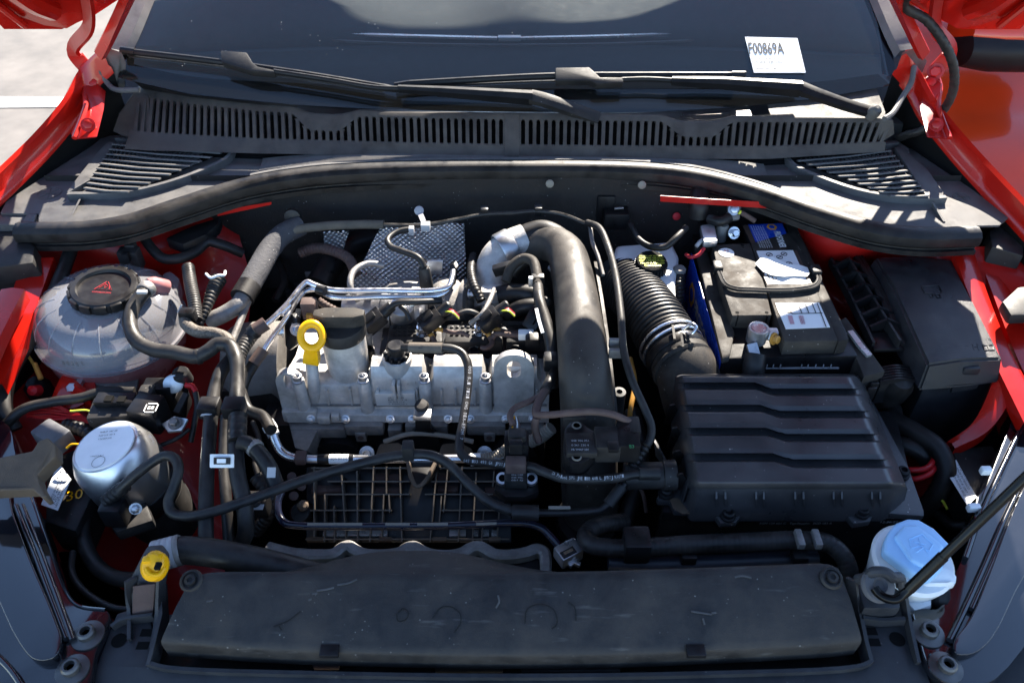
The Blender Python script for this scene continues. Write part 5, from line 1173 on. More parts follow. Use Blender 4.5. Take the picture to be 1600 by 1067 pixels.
q = pp([(1482, 742), (1494, 718), (1526, 776), (1512, 790)], -.097); lb2 = part('label', Geo().prism(q, (0, .001, -.001)), M.wtank, hc)
for k in range(4):
    a_, b_ = P(1496 - k * 3, 726 + k * 5, -.097), P(1515 - k * 3, 760 + k * 5, -.097)
    flat_text(('7VQ.941.329.A', 'MADE IN MEXICO', '+1T0 2018 1007', 'LED-MODUL 0012')[k], a_, b_, M.ink, lb2, .0028, .0008)
pipe('ring_terminal', [(1468, 778, -.13), (1474, 784, -.13), (1480, 795, -.13)], 2, M.yprint, hc)
part('clip', Geo().box(P(1540, 735, -.03), (.012, .008, .010), .002), M.wtank, hc); part('clip', Geo().box(P(1521, 793, -.05), (.014, .008, .010), .002), M.wtank, hc)
g = Geo().prism(pp([(1566, 470), (1590, 448), (1640, 440), (1640, 490), (1580, 492)], .03), (0, 0, -.018), .005)
solo('bonnet_buffer', g, M.plastic, 'black faceted buffer block on the right wing by the photo edge', 'buffer')
# ---------------------------------------------------------------- coolant expansion tank
def tank_mat():
    m = mat('clear_tank_plastic', (.30, .30, .32), .12, var=.12, vscale=14, rvar=.05, coat=.8, spec=.6, alpha=.52); b = m.node_tree.nodes['Principled BSDF']
    return m
M.tank = tank_mat()
M.tanklow = mat('red_reflection_tank_plastic', (.40, .17, .17), .3, var=.1, vscale=14, coat=.4)  # pink tint paints in the red body reflected from beneath
ec = P(176, 508, -.045); TA = Vector((.09, -.02, 1)).normalized()
xt = thing('coolant_tank', 'round clear coolant tank with a black cap printed in red', 'coolant tank', ec)
R0 = mm(108, ec)
part('upper_shell', Geo().lathe([(R0, 0), (R0 * .995, .012), (R0 * .96, .030), (R0 * .87, .046), (R0 * .72, .056), (R0 * .55, .060), (R0 * .5, .061)], ec, TA, 56), M.tank, xt, ang=60)
part('lower_shell', Geo().lathe([(R0 * .45, -.085), (R0 * .75, -.072), (R0 * .93, -.042), (R0 * .985, -.010), (R0, -.001)], ec, TA, 56), M.tanklow, xt, ang=60)
part('weld_seam', Geo().lathe([(R0 * .995, -.003), (R0 * 1.035, -.0025), (R0 * 1.035, .0025), (R0 * .995, .003)], ec, TA, 64), M.tank, xt)
tx, ty, ta = basis(TA)
for k in range(16):                  # moulded chamber walls showing through the shell
    a = 2 * pi * k / 16 + .1; d = tx * cos(a) + ty * sin(a)
    part('chamber_rib', Geo().tube([ec + d * R0 * r_ + ta * h for r_, h in ((.60, .0588), (.73, .0552), (.872, .0453), (.957, .030), (.980, .018))], .0009, 5, 4), M.tank, xt)
cc0 = ec + ta * .060 + Vector((.006, 0, 0)); rc_ = mm(50, cc0)
tcap = part('cap', Geo().lathe([(rc_ * .98, -.004), (rc_ * 1.0, .0), (rc_ * 1.0, .013), (rc_ * .94, .016), (rc_ * .80, .0165), (rc_ * .76, .012), (0, .0115)], cc0, TA, 48), M.plastic2, xt)
for k in range(14):
    a = 2 * pi * k / 14; d = tx * cos(a) + ty * sin(a)
    part('grip', Geo().box(cc0 + d * rc_ * .97 + ta * .008, (.008, .016, .013), .002, (d, ta.cross(d), ta)), M.plastic2, tcap)
def captext(t, ox, oy, w_, h):
    X_ = (Vector((1, 0, 0)) - ta * ta.x).normalized(); Y_ = ta.cross(X_); o = cc0 + ta * .0118 + X_ * (ox - w_ / 2) + Y_ * oy
    return text(t, o, o + X_ * w_, Y_, M.redp, tcap, height=h, lift=.0004)
captext('ACHTUNG/CAUTION', 0, -.012, .026, .003)
X_ = (Vector((1, 0, 0)) - ta * ta.x).normalized(); Y_ = ta.cross(X_)
def cap_line(l):
    part('warning_symbol', Geo().tube([cc0 + ta * .0120 + X_ * (a * .011) + Y_ * (b * .012 + .001) for a, b in l], .0005, 5, 1, False), M.redp, tcap)
cap_line([(-1.1, -.5), (-.1, 1), (.1, 1), (1.1, -.5), (-1.1, -.5)]); cap_line([(-.6, -.2), (-.1, .5), (.1, -.2), (.5, .4), (.7, -.3)]); cap_line([(-.2, .7), (.3, .3)])
part('mount_lug', Geo().prism(pp([(82, 452), (98, 436), (116, 436), (112, 452), (96, 462), (84, 468)], -.002), (0, 0, -.03), .005), M.tank, xt)
part('mount_lug', Geo().prism(pp([(252, 428), (266, 422), (280, 434), (276, 456), (262, 452)], -.012), (0, 0, -.03), .005), M.tank, xt)
part('nipple', Geo().lathe([(.013, -.02), (.012, .002), (.009, .008), (.006, .012)], P(240, 445, .012), Vector((-.5, -.5, .7)), 20), M.tanklow, xt)
g = Geo()
for i in range(5): g.box(ec + ta * .012 + Vector((-.03 + i * .0065, -R0 * .93 + abs(i - 3) * .0006, 0)), (.0035, .001, .008))
part('level_marks', g, M.ink, xt)
part('cone_base', Geo().lathe([(R0 * .3, -.14), (R0 * .45, -.08)], ec, TA, 24), M.tanklow, xt)
pl_ = thing('level_sensor_plug', 'square black connector plugged into the back of the coolant tank', 'plug', P(205, 405, .0))
part('body', Geo().box(P(205, 404, .010), (.030, .020, .034), .003), M.plastic, pl_); part('latch', Geo().box(P(197, 402, .022), (.010, .010, .014), .001), M.plastic2, pl_); part('neck', Geo().box(P(205, 386, .024), (.016, .012, .014), .003), M.plastic, pl_)
th = thing('tank_hose', 'black hose clipped to the tank nipple, curving right and down', 'hose', P(215, 530, .0))
pipe('hose', [(232, 448, .022), (222, 460, .022), (208, 480, .016), (203, 505, .010), (212, 530, .004), (236, 545, .0), (275, 551, .0), (308, 557, .002), (326, 548, .008), (340, 538, .012), (358, 540, .012), (369, 560, .008), (371, 595, -.002), (369, 640, -.01), (368, 700, -.02), (372, 745, -.03), (382, 790, -.045), (384, 830, -.07), (372, 860, -.10)], 11.5, M.hose, th, n=10)
c = P(229, 452, .022); part('spring_clip', Geo().lathe([(.0115, -.006), (.0125, -.004), (.0125, .004), (.0115, .006)], c, P(222, 460, .022) - P(232, 448, .022), 20), M.castd, th); part('clip_ear', Geo().box(P(222, 456, .035), (.014, .006, .004), .001), M.wgrey, th)
band(310, 557, .002, 11.5, (8, -2), M.rubber, th, 'joint', 8, 1.1)
hv = thing('heater_hose', 'thick black heater hose standing upright left of the belt cover', 'hose', P(325, 720, -.05))
pipe('hose', [(362, 560, -.006), (346, 580, -.006), (336, 610, -.012), (330, 650, -.02), (325, 710, -.03), (322, 780, -.045), (322, 870, -.07)], 11, M.hose, hv)
for x_, z_ in ((328, -.016), (366, -.006)): part('clamp_block', Geo().box(P(x_, 637, z_), (.026, .024, .020), .003), M.plastic2, hv)
part('white_ring', Geo().lathe([(.0103, -.001), (.0106, 0), (.0103, .001)], P(327, 650, -.02), Vector((0, -.7, -.4)), 20), M.wgrey, hv)
g = Geo().box(P(347, 720, .002), (.028, .003, .016), .001, (Vector((1, 0, 0)), CAMD, Vector((0, .7, .7)))); wc_ = part('white_clip', g, M.wtank, hv)
part('clip_window', Geo().box(P(347, 720, .0045), (.019, .002, .008), 0, (Vector((1, 0, 0)), CAMD, Vector((0, .7, .7)))), M.ink, wc_); part('clip_tongue', Geo().box(P(346, 720, .006), (.010, .002, .005), 0, (Vector((1, 0, 0)), CAMD, Vector((0, .7, .7)))), M.wtank, wc_)
pipe('joint', [(372, 650, -.006), (371, 690, -.012)], 14, M.rubber, hv, corr=(.01, .04))
pipe('branch', [(372, 690, -.012), (388, 694, -.015), (402, 705, -.02), (420, 730, -.03), (432, 760, -.045)], 13, M.hose, hv); band(398, 700, -.018, 13, (6, 6), M.castd, hv, 'spring_clip', 10, 1.1)
part('print_mark', Geo().box(P(424, 738, -.016), (.010, .012, .0006), 0, (Vector((1, 0, 0)), Vector((0, .8, .6)), CAMD)), M.wgrey, hv)
pipe('hose', [(376, 610, -.04), (388, 640, -.05), (410, 650, -.05), (424, 672, -.045)], 9, M.rubber, None, 'black hose end held by a spring clip on the silver pipe', 'hose')
# braided fuel and vapour hoses between tank and engine
pipe('braided_hose', [(294, 418, .02), (298, 445, .018), (304, 475, .01), (306, 500, .0)], 10, M.hose, None, 'stubby braided black hose with white print right of the tank', 'hose', corr=(.004, .03))
vh2 = thing('vapour_hose', 'ribbed black hose with a white spring clip at its top end', 'hose', P(330, 460, .0))
pipe('hose', [(342, 436, .01), (334, 452, .006), (324, 478, -.002), (312, 508, -.014)], 10, M.rubber, vh2, corr=(.006, .07), taper=[1.2, 1, .7, .5])
part('clip', Geo().tube(pp([(322, 428, .02), (330, 434, .022), (342, 430, .024), (350, 430, .022), (352, 424, .02)], 0), .002, 8, 4), M.wtank, vh2)
bh = thing('braided_coolant_hose', 'braided hose with pale mesh curving beneath the clip right of the tank', 'hose', P(320, 520, .0))
m_braid = mat('braided_sleeve', (.10, .085, .07), .55, var=.7, vscale=420, grain=1.0, gscale=420)
pipe('hose', [(288, 494, .012), (292, 508, .012), (308, 518, .01), (335, 521, .008), (355, 530, .004), (364, 548, -.004)], 9.5, m_braid, bh)
part('clip', Geo().box(P(294, 492, .018), (.022, .014, .018), .003), M.plastic2, bh); part('clip_tail', Geo().tube(pp([(278, 488, .02), (284, 476, .028)], 0), .0012, 6), M.wgrey, bh)
ac = thing('air_conditioning_pipe', 'grey foam wrapped pipe dropping from the firewall to an aluminium end', 'pipe', P(390, 440, .0))
pipe('foam', [(470, 352, .01), (440, 368, .008), (420, 392, .004), (402, 424, .0), (386, 452, -.004)], 17, mat('speckled_grey_foam', (.055, .055, .06), .8, grain=.9, gscale=260, speck=1.0), ac, seg=18)
pipe('cuff', [(390, 446, -.002), (378, 466, -.006)], 19, M.rubber, ac, seg=18)
pipe('pipe', [(382, 460, -.004), (372, 476, -.008), (352, 490, -.014), (325, 502, -.022)], 13, M.castd, ac, seg=16); pipe('thin_pipe', [(388, 470, -.01), (376, 500, -.02), (362, 535, -.03)], 5.5, M.castd, ac)
# bright aluminium pipes over the engine
sp_ = thing('silver_pipes', 'two bright bent metal pipes running across behind the oil cap', 'pipe', P(560, 455, .0))
pipe('pipe', [(404, 515, .0), (424, 500, .006), (450, 474, .012), (472, 447, .018), (480, 441, .020), (490, 445, .02), (516, 453, .018), (600, 454, .016), (680, 454, .016), (700, 449, .018), (706, 436, .018), (708, 424, .016)], 4.6, M.cad, sp_, n=12)
pipe('pipe', [(404, 562, -.02), (420, 535, -.008), (444, 502, .002), (464, 470, .008), (478, 455, .012), (492, 452, .012), (520, 464, .010), (600, 464, .008), (680, 463, .008), (696, 457, .010), (704, 448, .012)], 4.2, M.cad, sp_, n=12)
pipe('quick_connector', [(396, 518, -.002), (416, 505, .004)], 11, M.tape, sp_); pipe('connector_collar', [(392, 522, -.004), (400, 516, .0)], 12.5, M.plastic2, sp_); pipe('connector', [(396, 568, -.024), (412, 546, -.014)], 9.5, M.tape, sp_)
pipe('union', [(452, 477, .011), (438, 490, .008)], 6, M.cad, sp_)
pipe('bridge', [(496, 452, .022), (508, 455, .022)], 8, M.plastic2, sp_)
pipe('hose', [(398, 518, -.004), (385, 535, -.008), (375, 552, -.012), (370, 575, -.02)], 11, M.hose, sp_, corr=(.005, .03)); pipe('hose', [(398, 566, -.026), (384, 590, -.034), (372, 625, -.05)], 9, M.hose, sp_)
# ---------------------------------------------------------------- wiring along the left wing
pipe('wing_loom', [(112, 388, .02), (96, 430, .01), (70, 490, -.01), (38, 545, -.03), (14, 590, -.045), (8, 640, -.06), (24, 672, -.08)], 11, M.rubber, None, 'taped black loom running down the left wing beside the tank', 'wiring')
pipe('wing_loom', [(5, 668, -.07), (35, 640, -.055), (80, 628, -.05), (125, 622, -.045), (160, 612, -.045), (210, 612, -.05)], 8, M.rubber, None, 'taped black loom crossing to the black connector block, lower left', 'wiring')
pipe('seal_loom', [(225, 372, .02), (240, 392, .01), (256, 404, .004), (280, 404, .004), (305, 394, .0), (325, 378, .004), (345, 382, .0), (380, 396, -.02)], 8, M.rubber, None, 'black loom looping under the rubber seal behind the tank', 'wiring')
part_ = solo('loom_bracket', Geo().prism(pp([(258, 372), (300, 352), (345, 338), (340, 350), (322, 366), (285, 382)], .02), (0, 0, -.02), .004), M.plastic2, 'crumpled black bracket tucked under the seal at the left', 'bracket')
lw = thing('wing_wiring', 'loose thin red wire bundle below the taped loom at the left', 'wiring', P(100, 660, -.08))
for k in range(9):
    t = k / 8; pipe('red_wire', [(42 + 4 * t, 652 - 14 * t, -.075), (80, 650 - 16 * t + 8 * sin(k), -.068), (120, 656 - 10 * t, -.065), (150, 668 - 8 * t + k, -.07), (166, 690 - 8 * t, -.08)], 2.0, M.redwire, lw, seg=6, n=5)
pipe('yellow_wire', [(110, 642, -.05), (140, 642, -.045), (152, 655, -.05), (168, 658, -.055)], 1.6, M.yprint, lw, seg=6); pipe('yellow_wire', [(104, 700, -.06), (112, 694, -.056), (126, 694, -.056)], 1.8, M.yellow, lw, seg=6)
pipe('plug_body', [(104, 665, -.07), (130, 672, -.066), (148, 682, -.07)], 11, M.plastic2, lw, corr=(.008, .06)); part('grey_plug', Geo().box(P(84, 683, -.06), (.045, .030, .026), .004, (Vector((.85, -.5, 0)), Vector((.5, .85, 0)), Vector((0, 0, 1)))), mat('grey_plug_plastic', (.10, .10, .105), .5), lw)
wp = thing('washer_pump_wire', 'amber wire boot rising from a dark sensor on the red wing', 'sensor', P(60, 600, -.08))
pipe('wire', [(33, 544, -.04), (44, 556, -.044), (52, 568, -.05)], 2.4, M.boot, wp, seg=8); pipe('amber_boot', [(54, 568, -.05), (64, 592, -.062)], 4, M.boot, wp)
part('sensor_body', Geo().lathe([(.0, .012), (.012, .010), (.018, 0), (.018, -.02)], P(58, 604, -.085), Vector((.1, -.2, 1)), 9), M.plastic2, wp); part('red_tip', Geo().lathe([(0, .01), (.007, .006), (.008, -.008)], P(54, 610, -.068), Vector((0, -.6, .6)), 14), M.redwire, wp)
bk_ = thing('tank_bracket', 'grey cast bracket arm bolted to the red wing below the tank', 'bracket', P(160, 600, -.09))
part('arm', Geo().sweep(catmull(pp([(112, 588, -.075), (135, 582, -.07), (150, 592, -.072), (180, 602, -.078), (215, 604, -.085)], 0), 6), [(-.013, -.006), (.013, -.006), (.010, .005), (-.010, .005)]), M.castd, bk_)
part('fork', Geo().sweep(pp([(104, 598, -.07), (120, 578, -.062)], 0), [(-.004, -.004), (.004, -.004), (.004, .004), (-.004, .004)]), M.zinc, bk_); part('fork', Geo().sweep(pp([(122, 604, -.066), (136, 580, -.06)], 0), [(-.004, -.004), (.004, -.004), (.004, .004), (-.004, .004)]), M.zinc, bk_)
c = P(116, 610, -.07); part('eye', Geo().lathe([(.028, -.004), (.028, 0), (0, 0)], c, Vector((0, -.3, 1)), 28), M.red, bk_); part('bolt', Geo().lathe([(.0125, 0), (.0125, .002), (.008, .003)], c, Vector((0, -.3, 1)), 24).lathe([(.0075, .002), (.0075, .010), (.006, .011)], c, Vector((0, -.3, 1)), 6), M.zinc, bk_)
rl = thing('relay_block', 'black connector block with a small white pictogram, behind the silver can', 'relay', P(205, 645, -.07))
part('body', Geo().box(P(190, 648, -.060), (.070, .040, .036), .003, (Vector((1, .10, 0)).normalized(), Vector((-.10, 1, 0)).normalized(), Vector((0, 0, 1)))), M.plastic, rl)
part('slider', Geo().box(P(182, 626, -.040), (.052, .020, .014), .002), M.plastic2, rl); part('window', Geo().box(P(170, 623, -.032), (.010, .010, .003), 0), M.dark, rl); part('window', Geo().box(P(190, 624, -.032), (.010, .010, .003), 0), M.dark, rl)
rb = part('relay', Geo().box(P(234, 646, -.052), (.038, .036, .042), .004, (Vector((1, -.15, 0)).normalized(), Vector((.15, 1, 0)).normalized(), Vector((0, 0, 1)))), M.plastic2, rl)
c = P(236, 637, -.030)
g = Geo()
for a_ in range(4):
    d = Vector((cos(a_ * pi / 2), sin(a_ * pi / 2), 0)); e = Vector((-d.y, d.x, 0)); g.box(c + d * .0075, (.0012, .012, .0006), 0, (d, e, Vector((0, 0, 1))))
part('pictogram', g, M.white, rb); text('E8', c + Vector((-.004, -.003, .0)), c + Vector((.004, -.003, 0)), UPY, M.white, rb, height=.006)
va = thing('service_valve', 'black valve block with a round cap and a red tipped lead', 'valve', P(270, 600, -.06))
part('body', Geo().box(P(250, 608, -.055), (.040, .024, .024), .003), M.plastic2, va); part('plug', Geo().box(P(232, 615, -.05), (.020, .018, .020), .003), M.plastic, va)
c = P(281, 582, -.03); part('cap', Geo().lathe([(.012, -.02), (.012, -.003), (.0105, 0), (0, 0)], c, Vector((0, -.25, 1)), 24), M.plastic, va); part('cap_slot', Geo().box(c + Vector((0, 0, .0004)), (.012, .003, .0014)), M.plastic2, va)
part('metal_ring', Geo().lathe([(.013, 0), (.013, .008), (.010, .009)], P(272, 598, -.045), Vector((.2, -.7, .4)), 20), M.zinc, va)
pipe('lead_tip', [(290, 602, -.04), (300, 603, -.04), (306, 612, -.044)], 4, M.redwire, va); pipe('lead', [(304, 608, -.043), (308, 630, -.055), (304, 660, -.07), (298, 690, -.09)], 4.4, M.rubber, va)
part('metal_tab', Geo().prism(pp([(252, 662, -.06), (272, 650, -.05), (294, 654, -.055), (284, 672, -.065), (262, 674, -.065)], 0), (0, 0, -.004), .001), M.zinc, va); part('tab_bolt', Geo().hexbolt(P(274, 662, -.054), Vector((0, -.3, 1)), .006, .009), M.castd, va)
part('lower_body', Geo().box(P(262, 625, -.09), (.05, .04, .05), .006), M.plastic2, va); pipe('lead', [(296, 670, -.07), (276, 685, -.075), (240, 700, -.08)], 3.4, M.rubber, va)
part('post', Geo().sweep(pp([(291, 615, -.05), (276, 645, -.06)], 0), [(-.004, -.003), (.004, -.003), (.004, .003), (-.004, .003)], CAMD), M.plastic, va)
# ---------------------------------------------------------------- silver can: vacuum pump
VA = Vector((-.16, -.05, 1)).normalized(); vc = P(164, 696, -.035)
vp = thing('vacuum_pump', 'bright spun metal pump can with printed lid, lower left', 'pump', vc)
r1 = mm(48, vc)
part('can', Geo().lathe([(r1 * 1.30, -.085), (r1 * 1.34, -.075), (r1 * 1.34, -.030), (r1 * 1.30, -.020), (r1 * 1.12, -.004), (r1 * 1.06, -.001), (r1 * 1.02, -.0025), (r1 * .98, -.001), (0, -.0005)], vc, VA, 56), mat('spun_steel', (.72, .72, .73), .34, .95, var=.15, vscale=8), vp, ang=50)
part('lid_disc', Geo().lathe([(r1 * .97, -.001), (r1 * .96, .001), (0, .0013)], vc, VA, 48), mat('printed_lid', (.88, .88, .88), .4, .0, var=.05), vp)
part('base_ring', Geo().lathe([(r1 * .9, -.13), (r1 * 1.1, -.12), (r1 * 1.36, -.10), (r1 * 1.40, -.088), (r1 * 1.36, -.080)], vc, VA, 48), M.plastic2, vp); part('base_skirt', Geo().lathe([(r1 * .95, -.19), (r1 * 1.2, -.14), (r1 * 1.25, -.11)], vc, VA, 40), M.plastic, vp)
vx = (Vector((1, 0, 0)) - VA * VA.x).normalized(); vy = VA.cross(vx)
for k, (t, w_, h_) in enumerate((('WABCO  VAC 12V', .024, .0026), ('5Q0 612 181 E', .022, .0024), ('0 265 0018 2018', .018, .0022))):
    o = vc + VA * .0016 + vx * (-.006 - w_ / 3) + vy * (.020 - k * .0055); text(t, o, o + vx * w_, vy, M.ink, vp, height=h_)
o = vc + VA * .0016 + vx * -.012 + vy * -.018; text('> MADE IN EU <', o, o + vx * .018, vy, M.ink, vp, height=.002)
part('stamp_ring', Geo().lathe([(.0085, 0), (.0085, .0003), (.0078, .0003), (.0078, 0), (.0085, 0)], vc + VA * .0013 + vx * .002 + vy * -.026, VA, 28, caps=False), M.wgrey, vp)
part('nozzle_body', Geo().box(P(180, 800, -.08), (.028, .024, .034), .005), M.plastic2, vp); part('nozzle_screw', Geo().hexbolt(P(212, 794, -.08), Vector((.3, -.8, .5)), .005, .006), M.zinc, vp); part('nozzle_plate', Geo().prism(pp([(160, 800), (228, 780), (240, 812), (180, 832)], -.10), (0, 0, -.02), .006), M.plastic, vp)
pipe('nozzle', [(166, 782, -.064), (186, 766, -.05), (196, 758, -.044)], 10.5, M.rubber, vp, corr=(.007, .07))
pipe('vacuum_line', [(186, 766, -.046), (212, 742, -.030), (238, 722, -.02), (258, 712, -.014), (273, 716, -.014), (279, 734, -.018), (271, 762, -.03), (263, 784, -.04), (268, 800, -.046), (290, 806, -.046), (330, 800, -.04), (400, 777, -.034), (480, 748, -.03), (560, 725, -.026), (620, 712, -.022), (672, 711, -.022), (700, 724, -.026), (730, 754, -.034), (765, 784, -.044), (800, 798, -.05), (830, 801, -.052)], 8.2, M.hose, None, 'long black vacuum line snaking from the silver can across to the intake manifold', 'pipe', n=12)
# dark hoses below the can
pipe('coolant_hose', [(132, 812, -.12), (130, 835, -.12), (140, 868, -.12), (160, 892, -.12), (186, 904, -.12), (215, 905, -.125)], 12, M.hose, None, 'dark coolant hose curving down below the silver can', 'hose', seg=16)
pipe('washer_tube', [(114, 862, -.10), (112, 890, -.10), (124, 915, -.095), (152, 938, -.09), (180, 950, -.085), (200, 952, -.085)], 5.5, M.rubber, None, 'thin black tube running along the inner edge of the left lamp', 'tube')
lc = thing('lamp_control_unit', 'black control unit with white data label beside the brown rubber block', 'control unit', P(100, 760, -.09))
part('box', Geo().prism(pp([(72, 720), (120, 700), (150, 760), (118, 830), (70, 815)], -.10), (0, 0, -.06), .004), M.plastic, lc)
q = pp([(91, 722), (111, 748), (90, 797), (64, 788)], -.084); lb3 = part('label', Geo().prism(q, (0, 0, -.001)), M.wtank, lc)
a_, b_ = q[1].lerp(q[2], .1), q[1].lerp(q[2], .9); X_ = (b_ - a_).normalized(); off_ = (q[0] - q[1]).normalized()
for k, t in enumerate(('LED-SCHEINWERFER', '7VQ 941 329 B', '12V 4A  H03', 'MADE IN MEXICO 2018', '01')): 
    o = a_ + off_ * (.004 + .005 * k); L_ = .042 if k < 4 else .012
    flat_text(t, o + X_ * L_, o, M.ink, lb3, .0024, .0006)
o = P(104, 784, -.098); text('30', o, o + Vector((.018, .006, 0)), Vector((-.3, 1, 0)), M.yellow, lc, height=.016, lift=.001)
# ---------------------------------------------------------------- intake manifold with its rib grid
im = thing('intake_manifold', 'black intake manifold face with a grid of thin moulded ribs', 'intake manifold', P(640, 790, -.16))
def mz(py): return -.100 - (py - 730) / 120 * .050
def MP(px, py, o=0.0): return P(px, py, mz(py) + o)
part('body', Geo().prism([MP(478, 728, -.012), MP(796, 728, -.012), MP(800, 848, -.012), MP(478, 848, -.012)], (0, .01, -.05), .004), M.plastic2, im)
mm_ = mat('sunlit_rib_plastic', (.10, .085, .068), .45, grain=.2, dust=.55, dcol=(.20, .16, .12), dscale=22)  # tan ribs: dust plus sunlight painted into the colour
for py, spans in ((731, ((487, 640), (668, 792))), (752, ((512, 640), (664, 776))), (772, ((508, 640), (664, 770))), (797, ((480, 612), (690, 776))), (820, ((482, 796),)), (842, ((478, 796),))):
    for a, b in spans: part('rib', Geo().sweep([MP(a, py), MP((a + b) / 2, py), MP(b, py)], [(-.0009, -.014), (.0009, -.014), (.0009, .002), (-.0009, .002)], CAMD), mm_, im)
for x0, x1, y0, y1 in ((491, 491, 729, 846), (508, 507, 772, 846), (522, 523, 790, 846), (534, 541, 742, 846), (558, 559, 736, 846), (584, 578, 729, 846), (600, 596, 772, 846), (608, 609, 772, 800), (604, 604, 729, 772), (625, 628, 729, 846), (683, 672, 729, 846), (700, 693, 729, 800), (722, 716, 729, 846), (690, 686, 775, 820), (744, 738, 738, 846), (756, 752, 797, 846), (772, 770, 736, 760), (780, 776, 797, 846)):
    part('rib', Geo().sweep([MP(x0, y0), MP((x0 + x1) / 2, (y0 + y1) / 2), MP(x1, y1)], [(-.0008, -.014), (.0008, -.014), (.0008, .002), (-.0008, .002)], CAMD), mm_, im)
for px, py, w_ in ((500, 766, 26), (604, 748, 44), (604, 768, 46), (524, 766, 28), (690, 748, 26), (700, 766, 34), (768, 768, 22)):
    part('pad', Geo().box(MP(px, py, -.012), (mm(w_, MP(px, py)), .012, .010), .003), M.tape, im)  # brown tone paints in the sunlit panels between the ribs
for a, b in ((505, 541), (543, 606), (702, 716), (718, 728), (740, 748), (752, 764), (768, 778)): part('pale_pad', Geo().box(MP((a + b) / 2, 833, -.008), (mm(b - a, MP(600, 833)), .010, .004), .001), M.chrome, im)
for a, b in ((480, 505), (592, 612), (676, 698), (764, 782)): part('pale_lug', Geo().box(MP((a + b) / 2, 843, .001), (mm(b - a, MP(600, 843)), .006, .005), .001), M.tan, im)
for px in (610, 708): part('window_pad', Geo().prism(pp([(px - 26, 715), (px - 18, 692), (px + 12, 690), (px + 30, 700), (px + 34, 716)], -.120), (0, .01, -.02), .006), M.tan, im)
part('knob', Geo().lathe([(.016, -.02), (.016, -.004), (.012, .004), (0, .005)], P(470, 800, -.13), Vector((0, -.5, .8)), 20), M.plastic2, im); part('ball_stud', Geo().lathe([(.004, -.006), (.007, 0), (.007, .005), (.003, .010), (0, .010)], P(472, 790, -.11), Vector((.5, -.4, .7)), 16), M.tan, im)
# black Y bracket with cable catch
yb_ = thing('cable_bracket', 'black Y shaped bracket standing in front of the cam cover', 'bracket', P(660, 690, -.09))
part('plate', Geo().prism([PYY(a, b, .742) for a, b in ((648, 647), (672, 647), (673, 668), (690, 695), (688, 706), (634, 706), (632, 697), (649, 670))], (0, .010, 0), .002), M.plastic2, yb_)
part('knob', Geo().lathe([(.0, .016), (.008, .015), (.010, .010), (.006, .006), (.007, 0)], P(660, 640, -.070), Vector((0, -.2, 1)), 20), M.plastic, yb_); part('shoulder', Geo().box(PYY(660, 648, .737), (.024, .016, .008), .002), M.zinc, yb_)
part('spout', Geo().prism(pp([(640, 720), (690, 720), (668, 752), (650, 758), (640, 745)], -.086), (0, .01, -.02), .004), M.plastic2, yb_); part('spout_rim', Geo().tube(pp([(638, 722, -.083), (642, 744, -.086), (652, 760, -.090), (664, 752, -.088), (680, 724, -.083)], 0), .003, 8), M.tan, yb_)
part('hose_catch', Geo().box(P(638, 704, -.014), (.014, .016, .024), .003), M.plastic, yb_)
# silver printed pipe with hose end
sp2 = thing('printed_metal_pipe', 'horizontal silver pipe with printed bands across the manifold top', 'pipe', P(560, 717, -.08))
pipe('pipe', [(425, 672, -.060), (430, 688, -.070), (438, 703, -.080), (452, 713, -.084), (480, 717, -.084), (560, 717, -.084), (640, 717, -.084), (752, 716, -.084)], 6.8, M.cad, sp2)
pipe('clip', [(418, 658, -.054), (428, 680, -.064)], 9.5, M.wgrey, sp2); pipe('clip_band', [(420, 664, -.056), (424, 672, -.06)], 11, M.white, sp2)
part('black_ring', Geo().lathe([(.0064, -.005), (.0067, 0), (.0064, .005)], P(509, 717, -.084), Vector((1, 0, 0)), 20), M.plastic2, sp2)
for a, b in ((497, 503), (515, 545), (546, 553)): part('printed_band', Geo().lathe([(.0064, -mm(b - a, P(500, 717, -.084)) / 2), (.0064, mm(b - a, P(500, 717, -.084)) / 2)], P((a + b) / 2, 717, -.084), Vector((1, 0, 0)), 20), M.paper if a == 515 else M.plastic2, sp2)
text('5QG 201 215', P(517, 718, -.0765), P(543, 718, -.0765), Vector((0, .6, .8)), M.ink, sp2, height=.003, lift=.001)
part('saddle', Geo().box(P(470, 715, -.078), (.014, .016, .012), .002), M.tape, sp2)
pipe('white_sleeve', [(735, 718, -.082), (752, 717, -.082)], 10, M.white, sp2); cr = pipe('conduit', [(752, 717, -.08), (775, 712, -.078), (795, 700, -.07), (815, 690, -.06)], 8.5, M.conduit, sp2, corr=(.0035, .06))
pipe('conduit', [(828, 690, -.06), (845, 682, -.05), (862, 668, -.035)], 10, M.conduit, sp2, corr=(.004, .07))
text('Pentaflex', P(750, 724, -.074), P(788, 716, -.07), Vector((0, .6, .8)), M.wgrey, sp2, height=.004, lift=.001)
# crankcase breather hose with white lettering
bh2 = thing('crankcase_hose', 'black breather hose with white print from the cam cover across to the filter box', 'hose', P(725, 620, .0))
hpts = [(630, 543, .0), (650, 543, .008), (690, 543, .012), (708, 545, .012), (722, 552, .010), (730, 566, .006), (732, 585, .0), (729, 620, -.012), (723, 660, -.024), (718, 690, -.032), (719, 705, -.036), (730, 717, -.04), (755, 722, -.04), (790, 726, -.036), (830, 729, -.03), (850, 737, -.026), (880, 747, -.024), (920, 749, -.022), (960, 747, -.022), (990, 741, -.022), (1003, 740, -.022)]
pipe('hose', hpts, 7.2, M.hose, bh2, n=10)
pipe('sleeve', [(640, 543, .006), (692, 544, .012)], 8.6, mat('dusty_foam', (.10, .085, .07), .8, grain=.6, dust=.3), bh2)
pipe('end_sleeve', [(998, 740, -.022), (1030, 740, -.024)], 10, M.plastic, bh2)
